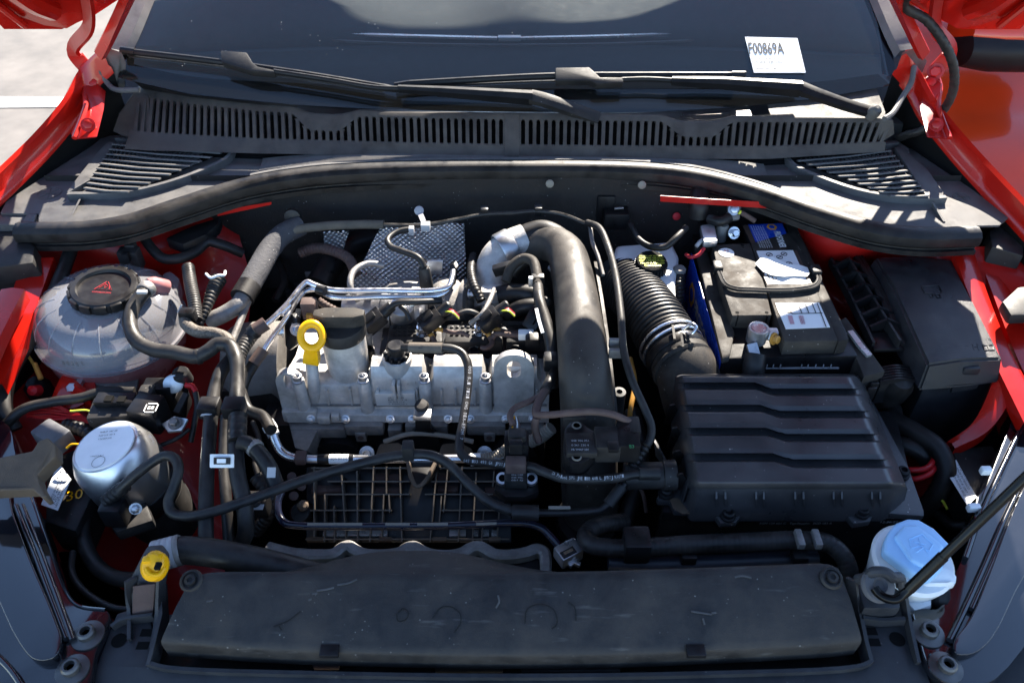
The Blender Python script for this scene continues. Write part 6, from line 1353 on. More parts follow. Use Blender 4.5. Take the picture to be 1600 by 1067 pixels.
def hose_print(t, pts, h, lift, par):
    q = pp(pts, 0); n = len(t); path, L = resample(q, .0005)
    for k, ch in enumerate(t):
        if ch == ' ': continue
        i = int((k + .1) / n * (len(path) - 2)); j = int((k + .85) / n * (len(path) - 2)); a, b = path[i], path[max(j, i + 1)]
        d = (b - a).normalized(); v_ = (CAMP - a).normalized(); upv = v_.cross(d)
        o = v_ * lift; text(ch, a + o, b + o, upv, M.wgrey, par, height=h, lift=.0003)
hose_print('003 5.1 7121 OHG DEA-EPDM 7', [(732, 572, .004), (731, 590, -.002), (728, 622, -.013), (722, 662, -.0245), (718, 688, -.031)], .0040, .0064, bh2)
hose_print('04E 103 493 GA JPOTJ', [(724, 722, -.04), (755, 724, -.04), (790, 728, -.036)], .0038, .0064, bh2)
hose_print('GA Poland 5PG JWE 180 648 L JPRTJ RAUTI', [(862, 741, -.025), (880, 748, -.024), (920, 750, -.022), (958, 748, -.022), (976, 745, -.022)], .0038, .0064, bh2)
# map sensor plug
mp = thing('sensor_connector', 'black square sensor plug with amber base in front of the wire loom', 'plug', P(808, 700, -.02))
part('body', Geo().box(P(807, 700, -.028), (.030, .026, .040), .003), M.plastic2, mp); part('cap', Geo().box(P(808, 680, -.004), (.022, .016, .012), .003), M.plastic, mp); part('latch', Geo().box(P(806, 698, -.004), (.016, .010, .018), .002), M.satin, mp)
part('amber_base', Geo().box(P(806, 727, -.030), (.025, .016, .020), .003), M.tape, mp)
part('label_face', Geo().box(P(806, 748, -.044), (.028, .018, .016), .002), M.plastic, mp)
for k, t in enumerate(('0261230', '04E 906', '051 G')): text(t, P(799, 743 + k * 4.2, -.0345), P(817, 743 + k * 4.2, -.0345), UPY, M.wgrey, mp, height=.0022)
for px in (785, 830):
    c = P(px, 748, -.045); part('eye', Geo().lathe([(.0045, .003), (.0045, .0035), (.0075, .0035), (.0080, -.004)], c, Vector((0, -.4, 1)), 20), M.zinc, mp); part('screw', Geo().lathe([(.0045, .0038), (0, .0038)], c, Vector((0, -.4, 1)), 12), M.dark, mp)
part('wing_plate', Geo().prism(pp([(776, 745), (840, 745), (842, 768), (820, 776), (790, 776), (772, 764)], -.054), (0, 0, -.015), .004), M.plastic2, mp)
pipe('dark_hose', [(800, 800, -.052), (860, 801, -.054), (918, 799, -.056), (940, 795, -.056), (953, 786, -.05), (962, 776, -.046), (976, 755, -.036)], 6, M.plastic2, mp); pipe('sleeve', [(800, 800, -.05), (842, 801, -.05)], 12.5, M.rubber, mp); pipe('sleeve', [(950, 788, -.05), (972, 760, -.038)], 9.5, M.plastic, mp); part('pale_band', Geo().box(P(874, 793, -.046), (.026, .004, .003), .001), M.conduit, mp)
for i in range(4): pipe('wire', [(800 + i * 4, 672, -.004), (802 + i * 3, 660, .0), (804 + i, 650, .002)], 1.2, (M.yellow, M.tape, M.white, M.tape)[i], mp, seg=6)
wl2 = thing('wire_loom', 'brown taped wire loom forking beside the cam cover and intake pipe', 'wiring', P(840, 640, .0))
pipe('loom', [(862, 590, -.004), (856, 604, .0), (847, 618, .002), (840, 632, .004), (838, 646, .004), (842, 652, .004)], 7, M.tape, wl2, seg=12)
pipe('loom', [(846, 618, .003), (825, 628, .004), (804, 638, .006), (797, 650, .006), (802, 664, .002)], 5, M.tape, wl2)
pipe('loom', [(838, 648, .006), (860, 648, .016), (890, 645, .024), (925, 643, .026), (955, 647, .022), (976, 655, .016), (992, 664, .008)], 5.6, M.tape, wl2)
pipe('black_wrap', [(866, 582, -.006), (858, 598, .0), (852, 610, .002)], 8.6, M.rubber, wl2); pipe('loom', [(838, 652, .004), (836, 668, -.01), (842, 690, -.03)], 6, M.tape, wl2)
# pressure sensor on the intake pipe
ps = thing('pressure_sensor', 'flat black pressure sensor with two brass screw eyes on the intake pipe', 'sensor', P(905, 695, -.02))
g = Geo().prism(pp([(882, 670), (890, 658), (908, 656), (920, 668), (930, 672), (930, 706), (920, 718), (908, 724), (892, 724), (880, 708)], .004), (0, .004, -.03), .004); part('base', g, M.plastic2, ps)
part('face', Geo().box(P(908, 696, .006), (.036, .032, .010), .002), M.plastic, ps); part('plug', Geo().box(P(948, 694, .0), (.030, .034, .028), .003), M.plastic, ps); part('plug_latch', Geo().box(P(958, 698, .016), (.012, .014, .006), .001), M.plastic2, ps); part('plug_end', Geo().box(P(980, 690, .0), (.026, .040, .030), .003), M.plastic2, ps); part('cable_exit', Geo().box(P(990, 672, .004), (.014, .026, .024), .003), M.plastic, ps)
for py in (665, 714):
    c = P(901, py, .0045); part('eye', Geo().lathe([(.0042, 0), (.0042, .0012), (.0058, .0012), (.006, 0)], c, Vector((0, 0, 1)), 22), M.conduit, ps); part('eye_hole', Geo().lathe([(.0042, .0003), (0, .0003)], c, Vector((0, 0, 1)), 16), M.dark, ps)
for k, t in enumerate(('04E 906 051', '0 261 230 4', 'PB TMAP 350')): text(t, P(893, 690 + k * 7, .0116), P(920, 690 + k * 7, .0116), UPY, M.wgrey, ps, height=.003)
text('B3', P(984, 700, .0156), P(991, 700, .0156), UPY, mat('green_print', (.05, .3, .1), .5), ps, height=.005)
# ---------------------------------------------------------------- blue-black pipe low at the front with its connector
fp = thing('fuel_line', 'glossy blue-black line running low across the manifold to a metal quick connector', 'line', P(640, 820, -.08))
m_fl = mat('glossy_blue_black_tube', (.008, .010, .022), .16, var=.1, coat=.4)
pipe('line', [(440, 768, -.075), (434, 785, -.08), (436, 805, -.084), (446, 817, -.086), (470, 821, -.086), (520, 822, -.086), (600, 822, -.086), (700, 821, -.086), (790, 817, -.084), (826, 818, -.084), (846, 825, -.086), (862, 840, -.09), (876, 856, -.094)], 6.2, m_fl, fp, n=10)
pipe('coupling', [(876, 856, -.092), (884, 866, -.092)], 9, M.tape, fp); part('quick_connector', Geo().box(P(888, 864, -.085), (.030, .022, .020), .003, (Vector((.85, .5, 0)), Vector((-.5, .85, 0)), Vector((0, 0, 1)))), M.zinc, fp); part('connector_window', Geo().box(P(888, 863, -.0745), (.018, .009, .002), .0, (Vector((.85, .5, 0)), Vector((-.5, .85, 0)), Vector((0, 0, 1)))), M.ink, fp); part('connector_tongue', Geo().box(P(888, 862, -.0730), (.012, .004, .002), .0, (Vector((.85, .5, 0)), Vector((-.5, .85, 0)), Vector((0, 0, 1)))), M.steel, fp)
part('connector_tail', Geo().box(P(896, 878, -.09), (.016, .005, .006), .001, (Vector((.7, .7, 0)), Vector((-.7, .7, 0)), Vector((0, 0, 1)))), M.zinc, fp); part('connector_tail', Geo().box(P(897, 879, -.0899), (.016, .005, .006), .001, (Vector((.9, -.4, 0)), Vector((.4, .9, 0)), Vector((0, 0, 1)))), M.zinc, fp)
for a, b in ((480, 566), (602, 640), (652, 700), (744, 776)): part('white_print', Geo().sweep(pp([(a, 818.5, -.0805), (b, 818.5 - (b > 700), -.0805)], 0), [(-.0016, -.0002), (.0016, -.0002), (.0016, .0002), (-.0016, .0002)], CAMD), M.conduit, fp)
# wavy aluminium flange of the exhaust-side shield
wf = thing('cooler_flange', 'wavy bare aluminium rail showing behind the front cover', 'rail', P(640, 860, -.11))
wv = [(418, 854), (432, 858), (460, 864), (500, 866), (522, 864), (534, 855), (544, 852), (554, 858), (566, 864), (600, 866), (625, 862), (636, 855), (646, 853), (656, 858), (672, 865), (700, 867), (722, 863), (736, 855), (748, 853), (760, 858), (772, 865), (800, 866), (824, 862), (840, 857), (850, 862), (853, 876), (852, 900)]
part('rail', Geo().sweep(catmull([P(a, b, -.105) for a, b in wv], 5), [(-.007, -.010), (.007, -.010), (.007, .001), (.004, .004), (-.004, .004), (-.007, .001)]), M.castd, wf); part('core', Geo().prism(pp([(420, 868), (852, 868), (852, 910), (420, 910)], -.118), (0, 0, -.08)), M.plastic2, wf)
# coolant hose at the right front
ch = thing('radiator_hose', 'long ribbed black hose lying in front of the filter box', 'hose', P(1150, 850, -.06))
pipe('hose', [(975, 815, -.10), (950, 818, -.085), (926, 825, -.075), (915, 838, -.068), (925, 851, -.062), (955, 856, -.060), (1000, 855, -.058), (1080, 850, -.056), (1180, 846, -.054), (1260, 844, -.052), (1296, 850, -.054), (1318, 870, -.060), (1328, 900, -.075), (1330, 930, -.10)], 14.5, M.hose, ch, n=12, seg=18, corr=(.006, .012))
part('clamp', Geo().box(P(994, 851, -.055), (.030, .030, .034), .004), M.plastic2, ch)
for px in (1249, 1276): part('clip', Geo().box(P(px, 842, -.040), (.008, .022, .010), .002), M.castd, ch)
pipe('lower_bar', [(950, 880, -.085), (1000, 882, -.085), (1120, 880, -.085), (1275, 872, -.085)], 15, mat('slate_plastic', (.02, .022, .03), .4), ch, seg=16)
for px in (1075, 1248): part('bar_clip', Geo().box(P(px, 868, -.07), (.018, .018, .016), .003), M.plastic2, ch)
pipe('radiator_hose', [(252, 866, -.045), (275, 860, -.044), (320, 862, -.044), (380, 872, -.046), (440, 886, -.05), (510, 905, -.06)], 22, M.hose, None, 'fat black radiator hose leaving under the front cover at the left', 'hose', seg=24)
lb_ = thing('hose_neck', 'pale ribbed plastic hose neck beside the yellow clip', 'hose neck', P(262, 864, -.04))
c = P(262, 864, -.0445); d = P(285, 859, -.044) - P(255, 867, -.045)
r_ = mm(24, c)
for k in range(5): part('ring', Geo().lathe([(r_ * .98, -.003), (r_ * 1.02, -.002), (r_ * 1.02, .002), (r_ * .98, .003)], c + d.normalized() * (-.012 + .006 * k), d, 30), M.wgrey if k != 4 else M.castd, lb_)
# ---------------------------------------------------------------- front carrier, cover
def frontz(py): return -.012 - (py - 890) / 120 * .024
fc = thing('front_cover', 'long scuffed black cover panel across the front of the engine bay', 'cover', P(800, 950, -.03))
top_l = [(298, 905), (330, 899), (420, 898), (600, 898), (800, 899), (1000, 895), (1200, 888), (1296, 886), (1312, 892)]
bot_l = [(252, 1001), (300, 1004), (420, 1012), (600, 1018), (800, 1021), (1000, 1018), (1180, 1010), (1300, 1003), (1346, 998)]
rs = []
A = catmull(pp([(a, b, -.010) for a, b in top_l], 0), 6); B = catmull(pp([(a, b, -.034) for a, b in bot_l], 0), 6)
for a, b in zip(A, B):
    rs.append([a + Vector((0, .010, -.05)), a + Vector((0, .008, -.008)), a + Vector((0, .005, -.002)), a, a.lerp(b, .1) + Vector((0, 0, .0008)), a.lerp(b, .5) + Vector((0, 0, .0035)), a.lerp(b, .92) + Vector((0, 0, .0015)), b, b + Vector((0, -.002, -.004)), b + Vector((0, -.001, -.030))])
pnl = part('panel', Geo().rings(rs, False, False), M.cover, fc, ang=40)
for k in (0, -1):
    r_ = rs[k]; part('panel_end', Geo().add([p + Vector(((-1 if k == 0 else 1) * .0, 0, 0)) for p in r_], [list(range(len(r_)))]), M.cover, fc)
hump = [(405, 899), (450, 892), (500, 881), (550, 868), (590, 862), (640, 860), (690, 861), (730, 866), (780, 878), (830, 888), (870, 893), (920, 895)]
H = catmull([P(a, b, -.030) for a, b in hump], 5); rs2 = []
for p in H:
    q = min(A, key=lambda s: abs(s.x - p.x)); rs2.append([p + Vector((0, .003, -.03)), p, p.lerp(q, .5) + Vector((0, 0, .002)), q + Vector((0, .006, -.004))])
part('rear_lip', Geo().rings(rs2, False, False), M.cover, fc)
for px, py in ((299, 904), (1299, 900)):
    c = P(px, py + 3, -.0115); part('screw_dish', Geo().lathe([(.012, .0006), (.010, .003), (.0085, .003), (.008, .001), (0, .001)], c, Vector((0, -.3, 1)), 22), M.plastic, fc); part('screw', Geo().lathe([(.006, .001), (.0055, .0055), (.003, .006), (.0025, .004), (0, .004)], c, Vector((0, -.3, 1)), 16), M.plastic, fc)
for px in (515, 1087): part('tab', Geo().box(P(px, 1017, -.033), (mm(30, P(px, 1017, -.033)), .012, .006), .001), M.plastic2, fc)
c = P(751, 997, -.029); part('bird_speck', Geo().lathe([(.0032, 0), (.002, .0008), (0, .001)], c, Vector((0, -.3, 1)), 7), M.paper, fc)
# worn chalk marks
def onpanel(px, py):
    t = (py - interp(top_l, px)) / (interp(bot_l, px) - interp(top_l, px)); return P(px, py, -.010 - .024 * t + .0125 * t * (1 - t)) + Vector((0, 0, .0006))
for l in ([(428, 979), (450, 970), (470, 955)], [(440, 985), (436, 978)], [(622, 957), (630, 951), (638, 957), (634, 968), (622, 970), (620, 958)], [(676, 966), (688, 950), (704, 948), (718, 958), (720, 972), (710, 988)], [(820, 975), (824, 952), (845, 944), (866, 954), (870, 975), (862, 983)], [(888, 940), (898, 950), (900, 970)]):
    part('dark_scribble', Geo().sweep(catmull([onpanel(*p) for p in l], 6), [(-.0006, -.0003), (.0006, -.0003), (.0006, .0003), (-.0006, .0003)]), mat('dark_scuff', (.012, .012, .012), .7), fc) if True else None
for l in ([(527, 914), (545, 911), (558, 905)], [(495, 923), (510, 921), (522, 918)], [(488, 928), (496, 927)], [(482, 938), (487, 936)], [(1148, 902), (1160, 900), (1174, 903)], [(1080, 955), (1098, 958), (1112, 960)], [(1098, 966), (1101, 976)], [(1112, 958), (1119, 957)], [(323, 940), (333, 938)], [(775, 950), (780, 940), (778, 930)]):
    part('pale_scuff', Geo().sweep(catmull([onpanel(*p) for p in l], 5), [(-.0009, -.0003), (.0009, -.0003), (.0009, .0003), (-.0009, .0003)], scale=None), mat('pale_scuff', (.085, .083, .08), .8), fc)
cr_ = thing('front_carrier', 'matt slate-black front carrier panel with a long slot, nearest the viewer', 'front panel', P(800, 1050, -.07))
m_car = mat('carrier_plastic', (.030, .032, .036), .45, grain=.3, gscale=1000, dust=.08, speck=.2)
Zc = -.060
out = [(135, 1110), (150, 1040), (182, 958), (205, 950), (236, 968), (240, 1000), (236, 1036), (258, 1040), (500, 1052), (800, 1057), (1100, 1052), (1340, 1040), (1362, 1032), (1352, 985), (1340, 930), (1345, 905), (1404, 912), (1420, 960), (1445, 1040), (1470, 1110)]
part('panel', Geo().prism(pp(out, Zc), (0, 0, -.02), .003), m_car, cr_)
part('tray_floor', Geo().prism(pp([(236, 960), (1345, 950), (1364, 1040), (800, 1058), (234, 1040)], -.088), (0, 0, -.01)), M.plastic2, cr_)
part('front_edge', Geo().sweep(catmull(pp([(234, 1037), (262, 1044), (500, 1053), (800, 1057), (1100, 1053), (1340, 1042), (1361, 1034)], Zc + .004), 6), [(-.002, -.02), (.002, -.02), (.002, .003), (-.002, .003)]), m_car, cr_)
part('side_edge', Geo().sweep(pp([(250, 905, -.035), (252, 960, -.045), (240, 1010, -.052), (232, 1040, -.056)], 0), [(-.002, -.02), (.002, -.02), (.002, .003), (-.002, .003)]), m_car, cr_)
part('side_edge', Geo().sweep(pp([(1334, 906, -.035), (1342, 950, -.045), (1352, 1000, -.052), (1361, 1034, -.056)], 0), [(-.002, -.02), (.002, -.02), (.002, .003), (-.002, .003)]), m_car, cr_)
for a, b, py in ((680, 786, 1043), (815, 968, 1048), (490, 530, 1038)): part('slot_bar', Geo().box(P((a + b) / 2, py, -.078), (mm(b - a, P(800, py, -.078)), .006, .012), .001), M.plastic if a != 490 else M.tape, cr_)
for px, py, rx in ((186, 1000, 12), (1402, 998, 12)): 
    c = P(px, py, Zc + .0005); r_ = mm(rx, c); part('hole', Geo().lathe([(r_, 0), (r_ * .95, -.0003), (0, -.0004)], c, Vector((0, 0, 1)), 24, 1, 1.0), M.dark, cr_)
for px, py in ((229, 988), (223, 1008), (1361, 986), (1366, 1003)): part('square_hole', Geo().box(P(px, py, Zc + .0003), (.012, .008, .0008), 0), M.dark, cr_)
# left upright with the yellow clip
ub = thing('prop_clip_bracket', 'black upright bracket carrying a bright yellow clip at the left front', 'bracket', P(225, 940, -.04))
part('upright', Geo().prism(pp([(203, 905, -.02), (222, 868, .0), (246, 866, .0), (256, 880, -.004), (256, 900, -.02), (246, 960, -.056), (206, 964, -.056)], 0), (0, .016, -.004), .003), m_car, ub)
part('panel', Geo().prism(pp([(209, 914, -.022), (244, 910, -.022), (240, 956, -.052), (208, 958, -.052)], 0), (0, -.002, .001), .0005), M.tape, ub)
for l in ([(201, 906, -.014), (203, 950, -.05), (203, 1000, -.058)], [(250, 905, -.014), (247, 960, -.048), (238, 1012, -.056)], [(175, 980, -.055), (190, 970, -.054), (240, 962, -.050)]):
    part('edge', Geo().sweep(catmull(pp(l, 0), 4), [(-.0018, -.008), (.0018, -.008), (.0018, .004), (-.0018, .004)]), m_car, ub)
yc = P(243, 884, .008); g = Geo()
part('yellow_clip', Geo().lathe([(0, .012), (.008, .0115), (.012, .008), (.014, .0), (.011, -.008)], yc, Vector((-.1, -.7, .7)), 22, 1, 1.15), M.yellow, ub)
part('clip_ear', Geo().box(P(232, 878, .016), (.010, .008, .014), .003), M.yellow, ub); part('clip_ear', Geo().box(P(244, 871, .018), (.014, .008, .008), .003), M.yellow, ub); part('clip_lip', Geo().tube(pp([(228, 888, .016), (236, 898, .014), (248, 898, .012), (256, 888, .012)], 0), .003, 8), M.yellow, ub); part('clip_slot', Geo().box(P(247, 884, .021), (.006, .008, .004), .001), M.dark, ub)
# right upright and prop rod
rr_ = thing('bonnet_prop', 'black prop rod holding the bonnet up, hooked into a rubber grommet', 'prop rod', P(1390, 930, -.01))
p0, p1 = P(1412, 928, .008), P(1600, 748, .15); dv = (p1 - p0)
top_ = p0 + dv * 3.6
part('rod', Geo().tube([P(1366, 918, .0), P(1372, 926, -.002), P(1384, 934, -.001), P(1398, 936, .002), p0, p0 + dv * .3, p1, p0 + dv * 2, top_], .0047, 14, 10), M.rod, rr_)
part('sleeve', Geo().tube([p0 + dv * .05, p0 + dv * .35], .0056, 14, 2), M.rod, rr_)
gr = thing('prop_grommet', 'round grey rubber grommet in a black holder at the prop rod foot', 'grommet', P(1372, 914, -.01))
c = P(1372, 914, -.006); part('disc', Geo().lathe([(.017, -.004), (.018, 0), (.016, .004), (.008, .005), (.005, .002), (0, .002)], c, Vector((.1, -.45, .8)), 30), M.castd if False else mat('grey_grommet', (.10, .10, .105), .6, grain=.4), gr)
part('holder', Geo().tube(pp([(1340, 905, -.016), (1352, 902, -.006), (1366, 893, .006), (1384, 894, .008), (1396, 902, .004), (1406, 902, -.004), (1408, 916, -.014)], 0), .0055, 10, 6), m_car, gr); part('holder_back', Geo().prism(pp([(1336, 902), (1352, 890), (1364, 892), (1404, 900), (1408, 950), (1350, 950)], -.030), (0, 0, -.03), .004), m_car, gr)
for l in ([(1333, 906, -.016), (1340, 950, -.045), (1352, 1000, -.056)], [(1408, 904, -.016), (1418, 960, -.045), (1434, 1036, -.056)], [(1346, 966, -.046), (1376, 970, -.05), (1414, 968, -.046)]):
    part('edge', Geo().sweep(catmull(pp(l, 0), 4), [(-.0018, -.008), (.0018, -.008), (.0018, .004), (-.0018, .004)]), m_car, gr)
# washer bottle
wb_ = thing('washer_bottle', 'white washer bottle neck with a pale blue flip cap', 'washer bottle', P(1430, 880, -.06))
o = [(1382, 846), (1388, 830), (1400, 816), (1418, 809), (1436, 810), (1460, 824), (1484, 848), (1484, 858), (1474, 886), (1458, 902), (1444, 904), (1420, 890), (1396, 872), (1381, 860)]
part('neck', Geo().lathe([(.030, -.12), (.034, -.05), (.040, -.02), (.043, -.004), (.040, .0)], P(1428, 872, -.022), Vector((0, -.1, 1)), 40), M.wtank, wb_)
part('spout', Geo().prism(pp([(1436, 900, -.02), (1470, 884, -.018), (1488, 888, -.018), (1497, 900, -.02), (1494, 912, -.022), (1480, 915, -.024), (1446, 916, -.024)], 0), (0, 0, -.012), .004), M.wtank, wb_)
part('tank', Geo().prism(pp([(1376, 890), (1420, 900), (1456, 912), (1460, 945), (1430, 955), (1408, 930)], -.05), (0, 0, -.10), .008), M.wtank, wb_)
part('bellows', Geo().lathe([(.012, -.03), (.018, -.024), (.018, -.016), (.015, -.012), (.018, -.008), (.018, 0), (.012, .004)], P(1474, 930, -.06), Vector((.8, -.2, .1)), 22), M.plastic2, wb_)
wc2 = part('cap', Geo().prism([P(a, b, -.004) for a, b in o], (0, 0, -.014), .006, 3), M.wblue, wb_)
bm_o = [(1398, 836), (1412, 820), (1432, 818), (1456, 834), (1476, 852), (1468, 878), (1450, 886), (1424, 874)]
part('cap_dome', Geo().prism([P(a, b, .001) for a, b in bm_o], (0, 0, -.010), .004, 3), M.wblue, wb_)
part('cap_step', Geo().sweep(catmull(pp([(1382, 858, -.010), (1400, 872, -.010), (1424, 890, -.010), (1446, 904, -.010)], 0), 5), [(-.002, -.004), (.002, -.004), (.002, .002), (-.002, .002)]), M.wblue, wb_)
for l in ([(1420, 842), (1440, 834), (1458, 850), (1452, 860), (1438, 852), (1424, 856), (1420, 842)], [(1432, 862), (1444, 854), (1452, 866)], [(1436, 840), (1438, 854)], [(1428, 846), (1446, 850)]):
    part('moulded_symbol', Geo().tube([P(a, b, .0012) for a, b in l], .0007, 6, 1, False), M.wblue, wc2)
# ---------------------------------------------------------------- headlamp tops
def lamp(nm, base, slab, slab2, ribs, bolts, label, marks):
    t = thing(nm, label, 'headlamp', P(*bolts[0], -.05))
    part('housing', Geo().prism(catmull(pp(base + base[:1], -.052), 4)[:-1], (0, 0, -.05), .003, 2), M.gloss, t)
    part('shell', Geo().prism(catmull(pp(slab + slab[:1], -.040), 4)[:-1], (0, 0, -.03), .004, 3), M.gloss, t)
    for i, r in enumerate(ribs): part('ridge', Geo().tube(pp(r, 0), .0035, 12, 8), M.gloss, t)
    for px, py in bolts:
        c = P(px, py, -.0515); b = part('bolt', Geo().lathe([(.0165, 0), (.0165, .002), (.009, .0035), (.009, .009), (.0072, .011), (.0052, .011), (.0046, .006), (0, .006)], c, Vector((0, 0, 1)), 28), M.castd if False else mat('dark_bolt', (.11, .108, .105), .38, .7), t)
        part('socket', Geo().lathe([(.0040, .0066), (0, .0066)], c, Vector((0, 0, 1)), 6), M.dark, b)
    for l in marks: part('moulded_edge', Geo().tube(pp(l, -.0515), .0016, 8, 6), M.gloss, t)
    return t
lamp('headlamp', [(-160, 660), (2, 655), (26, 716), (48, 775), (78, 860), (102, 926), (122, 948), (166, 953), (172, 966), (150, 1020), (128, 1100), (-60, 1150), (-160, 1000)],
     [(-160, 700), (0, 735), (20, 800), (50, 880), (84, 960), (96, 1004), (84, 1026), (56, 1030), (30, 1004), (-20, 900), (-80, 800), (-160, 790)],
     None, [[(24, 790, -.047), (48, 850, -.047), (78, 930, -.047), (104, 998, -.047)], [(34, 790, -.047), (58, 850, -.047), (88, 930, -.047), (113, 1000, -.047)], [(-20, 1010, -.05), (20, 1050, -.05), (50, 1100, -.05)]],
     [(138, 993), (114, 1047)], 'glossy black left headlamp top with two bolts at its inner corner', [[(50, 770), (80, 860), (104, 924), (124, 946), (164, 952)]])
lamp('headlamp', [(1760, 640), (1602, 612), (1580, 660), (1548, 740), (1524, 800), (1508, 860), (1490, 900), (1466, 950), (1440, 950), (1424, 958), (1432, 990), (1452, 1046), (1476, 1066), (1520, 1072), (1556, 1060), (1640, 960), (1760, 840)],
     [(1760, 660), (1640, 700), (1600, 760), (1574, 820), (1548, 890), (1516, 966), (1490, 1004), (1494, 1020), (1520, 1020), (1550, 996), (1600, 900), (1680, 800), (1760, 760)],
     None, [[(1604, 740, -.046), (1572, 806, -.046), (1540, 880, -.046), (1508, 950, -.046), (1484, 1000, -.046)], [(1616, 742, -.046), (1582, 806, -.046), (1550, 880, -.046), (1518, 952, -.046)], [(1600, 660, -.048), (1566, 730, -.048), (1530, 810, -.048), (1508, 872, -.048)]],
     [(1449, 989), (1477, 1043)], 'glossy black right headlamp top beside the washer cap', [[(1426, 960), (1434, 990), (1452, 1044), (1474, 1064)], [(1455, 1022), (1460, 1026), (1456, 1030), (1452, 1026), (1455, 1022)]])
bp = thing('bumper', 'dark bumper skin below the lamps at the front corners', 'bumper', P(800, 1120, -.1))
part('skin', Geo().prism(pp([(-300, 900), (-20, 1010), (150, 1110), (800, 1130), (1460, 1110), (1560, 1010), (1700, 900), (1800, 1300), (-200, 1300)], -.11), (0, 0, -.05), .004), m_car, bp)
# weathered rubber block over the left lamp
g = Geo().prism(pp([(-60, 726, .02), (10, 712, .022), (50, 704, .024), (60, 688, .03), (74, 683, .032), (86, 694, .028), (87, 712, .022), (70, 728, .016), (58, 742, .012), (62, 756, .008), (73, 774, .004), (66, 778, .004), (52, 764, .006), (0, 766, .01), (-60, 770, .01)], 0), (0, .004, -.020), .005, 3)
solo('lamp_rubber_block', g, M.tan, 'weathered brown rubber block lying over the left headlamp edge', 'rubber block')
# washer hose of the bonnet, top right
wh = thing('bonnet_hose', 'taped black hose arching from the bonnet down to the right cowl corner', 'hose', P(1440, 205, .09))
hq = [hood_pt(.80, .20, -.02), P(1412, 6, .31), P(1448, 32, .285), P(1474, 66, .255), P(1490, 106, .215), P(1488, 146, .17), P(1470, 178, .13), P(1444, 202, .10), P(1420, 210, .085), P(1404, 216, .07)]
part('hose', Geo().tube(hq, mm(7, hq[4]), 14, 10, corr=(.012, .03)), M.hose, wh)

# unseen radiator wall, added to keep light off the paving out of the bay
rd = thing('radiator', 'dark unseen radiator wall added to block light below the front cover', 'radiator', Vector((0, .36, -.3)))
part('core', Geo().box(Vector((0, .355, -.30)), (1.40, .05, .40), .004), M.plastic, rd)
# ---------------------------------------------------------------- small clutter that fills the gaps
def hose(name, pts, r, m, label, cat='hose', **k): return pipe(name, pts, r, m, None, label, cat, **k)
hose('drain_hose', [(986, 640, -.10), (1000, 690, -.12), (1000, 740, -.14), (985, 790, -.16), (972, 830, -.18)], 13, M.rubber, 'dark hose going down between intake pipe and filter box')
hose('bay_wire', [(965, 655, -.06), (972, 680, -.09), (978, 720, -.11), (1004, 770, -.12), (1010, 800, -.14)], 3, M.tape, 'thin brown wire behind the pressure sensor', 'wire', seg=8)
q = [P(1022, 690, -.06), P(1030, 704, -.064), P(1042, 726, -.07), P(1036, 728, -.09), P(1024, 712, -.085)]
solo('shield_corner', Geo().prism(q, (.002, .004, 0)), M.zinc, 'sliver of pale metal bracket between thin pipe and filter box', 'bracket')
hose('bay_wire', [(985, 560, -.06), (992, 600, -.05), (985, 640, -.06), (984, 660, -.08)], 4, M.boot, 'amber wire glimpsed right of the intake pipe bolt post', 'wire', seg=8)
hose('lower_hose', [(400, 745, -.09), (418, 770, -.10), (420, 800, -.12), (400, 830, -.15)], 11, M.rubber, 'ribbed dark hose left of the manifold grid', corr=(.007, .05))
cb = thing('solenoid', 'small black solenoid with a printed tag left of the manifold grid', 'solenoid', P(405, 785, -.09))
part('body', Geo().box(P(402, 788, -.085), (.030, .022, .03), .004), M.plastic2, cb); part('spout', Geo().lathe([(.005, 0), (.005, .02), (.0035, .022)], P(402, 788, -.07), Vector((-.4, -.3, .8)), 12), M.plastic, cb); part('tag', Geo().box(P(404, 792, -.0685), (.012, .008, .0006)), M.wgrey, cb)
for i, (x0, y0) in enumerate(((455, 745), (470, 760), (458, 775))): part('stub', Geo().lathe([(.006, 0), (.006, .012), (.004, .013), (0, .013)], P(x0, y0, -.12), Vector((.3, -.5, .7)), 12), M.tape, cb)
hose('starter_cable', [(395, 660, -.10), (405, 690, -.10), (398, 720, -.10), (405, 750, -.11)], 4.5, M.rubber, 'thin black cable behind the branch hose, left of the engine', 'cable')
hose('return_hose', [(352, 650, -.06), (350, 720, -.08), (354, 790, -.10), (358, 850, -.13)], 9, M.rubber, 'narrow black hose between the two upright hoses, lower left')
hose('purge_line', [(430, 470, -.09), (445, 440, -.08), (436, 412, -.08), (426, 395, -.085)], 6, M.rubber, 'curved black line beside the foam wrapped pipe', 'line')
hose('bay_wire', [(545, 500, -.05), (525, 486, -.03), (510, 478, -.02), (498, 470, -.015)], 6, M.tape, 'brown taped wire bundle behind the oil cap', 'wiring', corr=(.005, .08))
hose('oil_line', [(735, 505, -.02), (752, 492, -.004), (765, 470, .0), (772, 452, -.005)], 4, M.castd, 'thin dull metal line between turbo flange and elbow', 'line')
hose('bay_wire', [(690, 500, -.02), (712, 492, -.006), (730, 486, -.004), (745, 490, -.008), (758, 500, -.02)], 4, M.rubber, 'black wire looping between the ignition coil plugs', 'wire', seg=8)
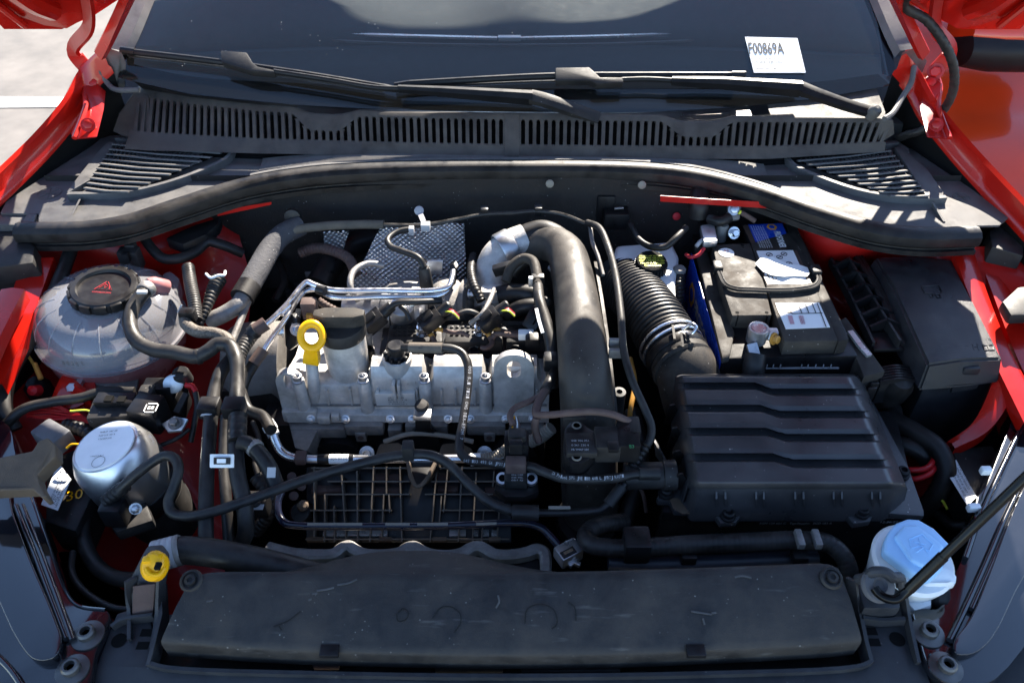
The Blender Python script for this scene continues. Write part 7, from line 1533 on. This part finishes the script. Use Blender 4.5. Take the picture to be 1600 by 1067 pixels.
hose('coolant_pipe', [(790, 490, -.035), (815, 480, -.02), (840, 478, -.018), (858, 482, -.03)], 12, M.rubber, 'short dark coolant pipe behind the vacuum hose')
hose('bay_wire', [(600, 690, -.12), (640, 678, -.11), (690, 680, -.115), (740, 690, -.12)], 4, M.conduit, 'dusty wire lying under the inlet ports', 'wire', seg=8)
hose('battery_cable', [(1075, 560, -.09), (1062, 520, -.07), (1058, 470, -.06)], 7, M.rubber, 'dark cable down the blue battery side', 'cable')
hose('wing_cable', [(1300, 395, -.03), (1312, 372, -.01), (1300, 350, .0)], 6, M.rubber, 'black cable rising to the seal behind the cable guide', 'cable')
hose('lamp_cable', [(1462, 800, -.16), (1490, 820, -.15), (1520, 815, -.14), (1545, 800, -.13)], 8, M.rubber, 'dark cable running to the right headlamp', 'cable')
hose('lamp_cable', [(60, 850, -.14), (80, 880, -.14), (90, 920, -.13)], 8, M.rubber, 'dark cable running to the left headlamp', 'cable')

hose('turbo_line', [(560, 470, -.02), (548, 450, .0), (552, 425, .008), (575, 412, .006), (600, 415, .0)], 5, M.castd, 'dull metal oil line hooking over the turbo housing left end', 'line')
hose('engine_loom', [(470, 395, -.03), (492, 388, -.02), (520, 392, -.015), (545, 405, -.02), (556, 430, -.03)], 8, M.tape, 'taped brown loom in the shade left of the dimpled shield', 'wiring', corr=(.006, .06))
hose('engine_loom', [(740, 400, -.02), (736, 425, -.01), (742, 450, -.01), (752, 470, -.02)], 7, M.rubber, 'black loom between the dimpled shield and the aluminium elbow', 'wiring', corr=(.006, .05))
ac2 = thing('turbo_actuator', 'grey metal actuator can behind the coil plugs below the silver pipes', 'actuator', P(620, 480, -.02))
part('can', Geo().lathe([(.0, .010), (.010, .0095), (.017, .006), (.018, .0), (.018, -.02)], P(628, 482, -.018), Vector((.1, -.3, 1)), 28), M.zinc, ac2)
part('rod', Geo().tube(pp([(640, 478, -.012), (668, 470, -.008), (694, 468, -.01)], 0), .0022, 8, 4), M.steel, ac2)
part('stay', Geo().box(P(604, 486, -.02), (.018, .014, .008), .002), M.castd, ac2)
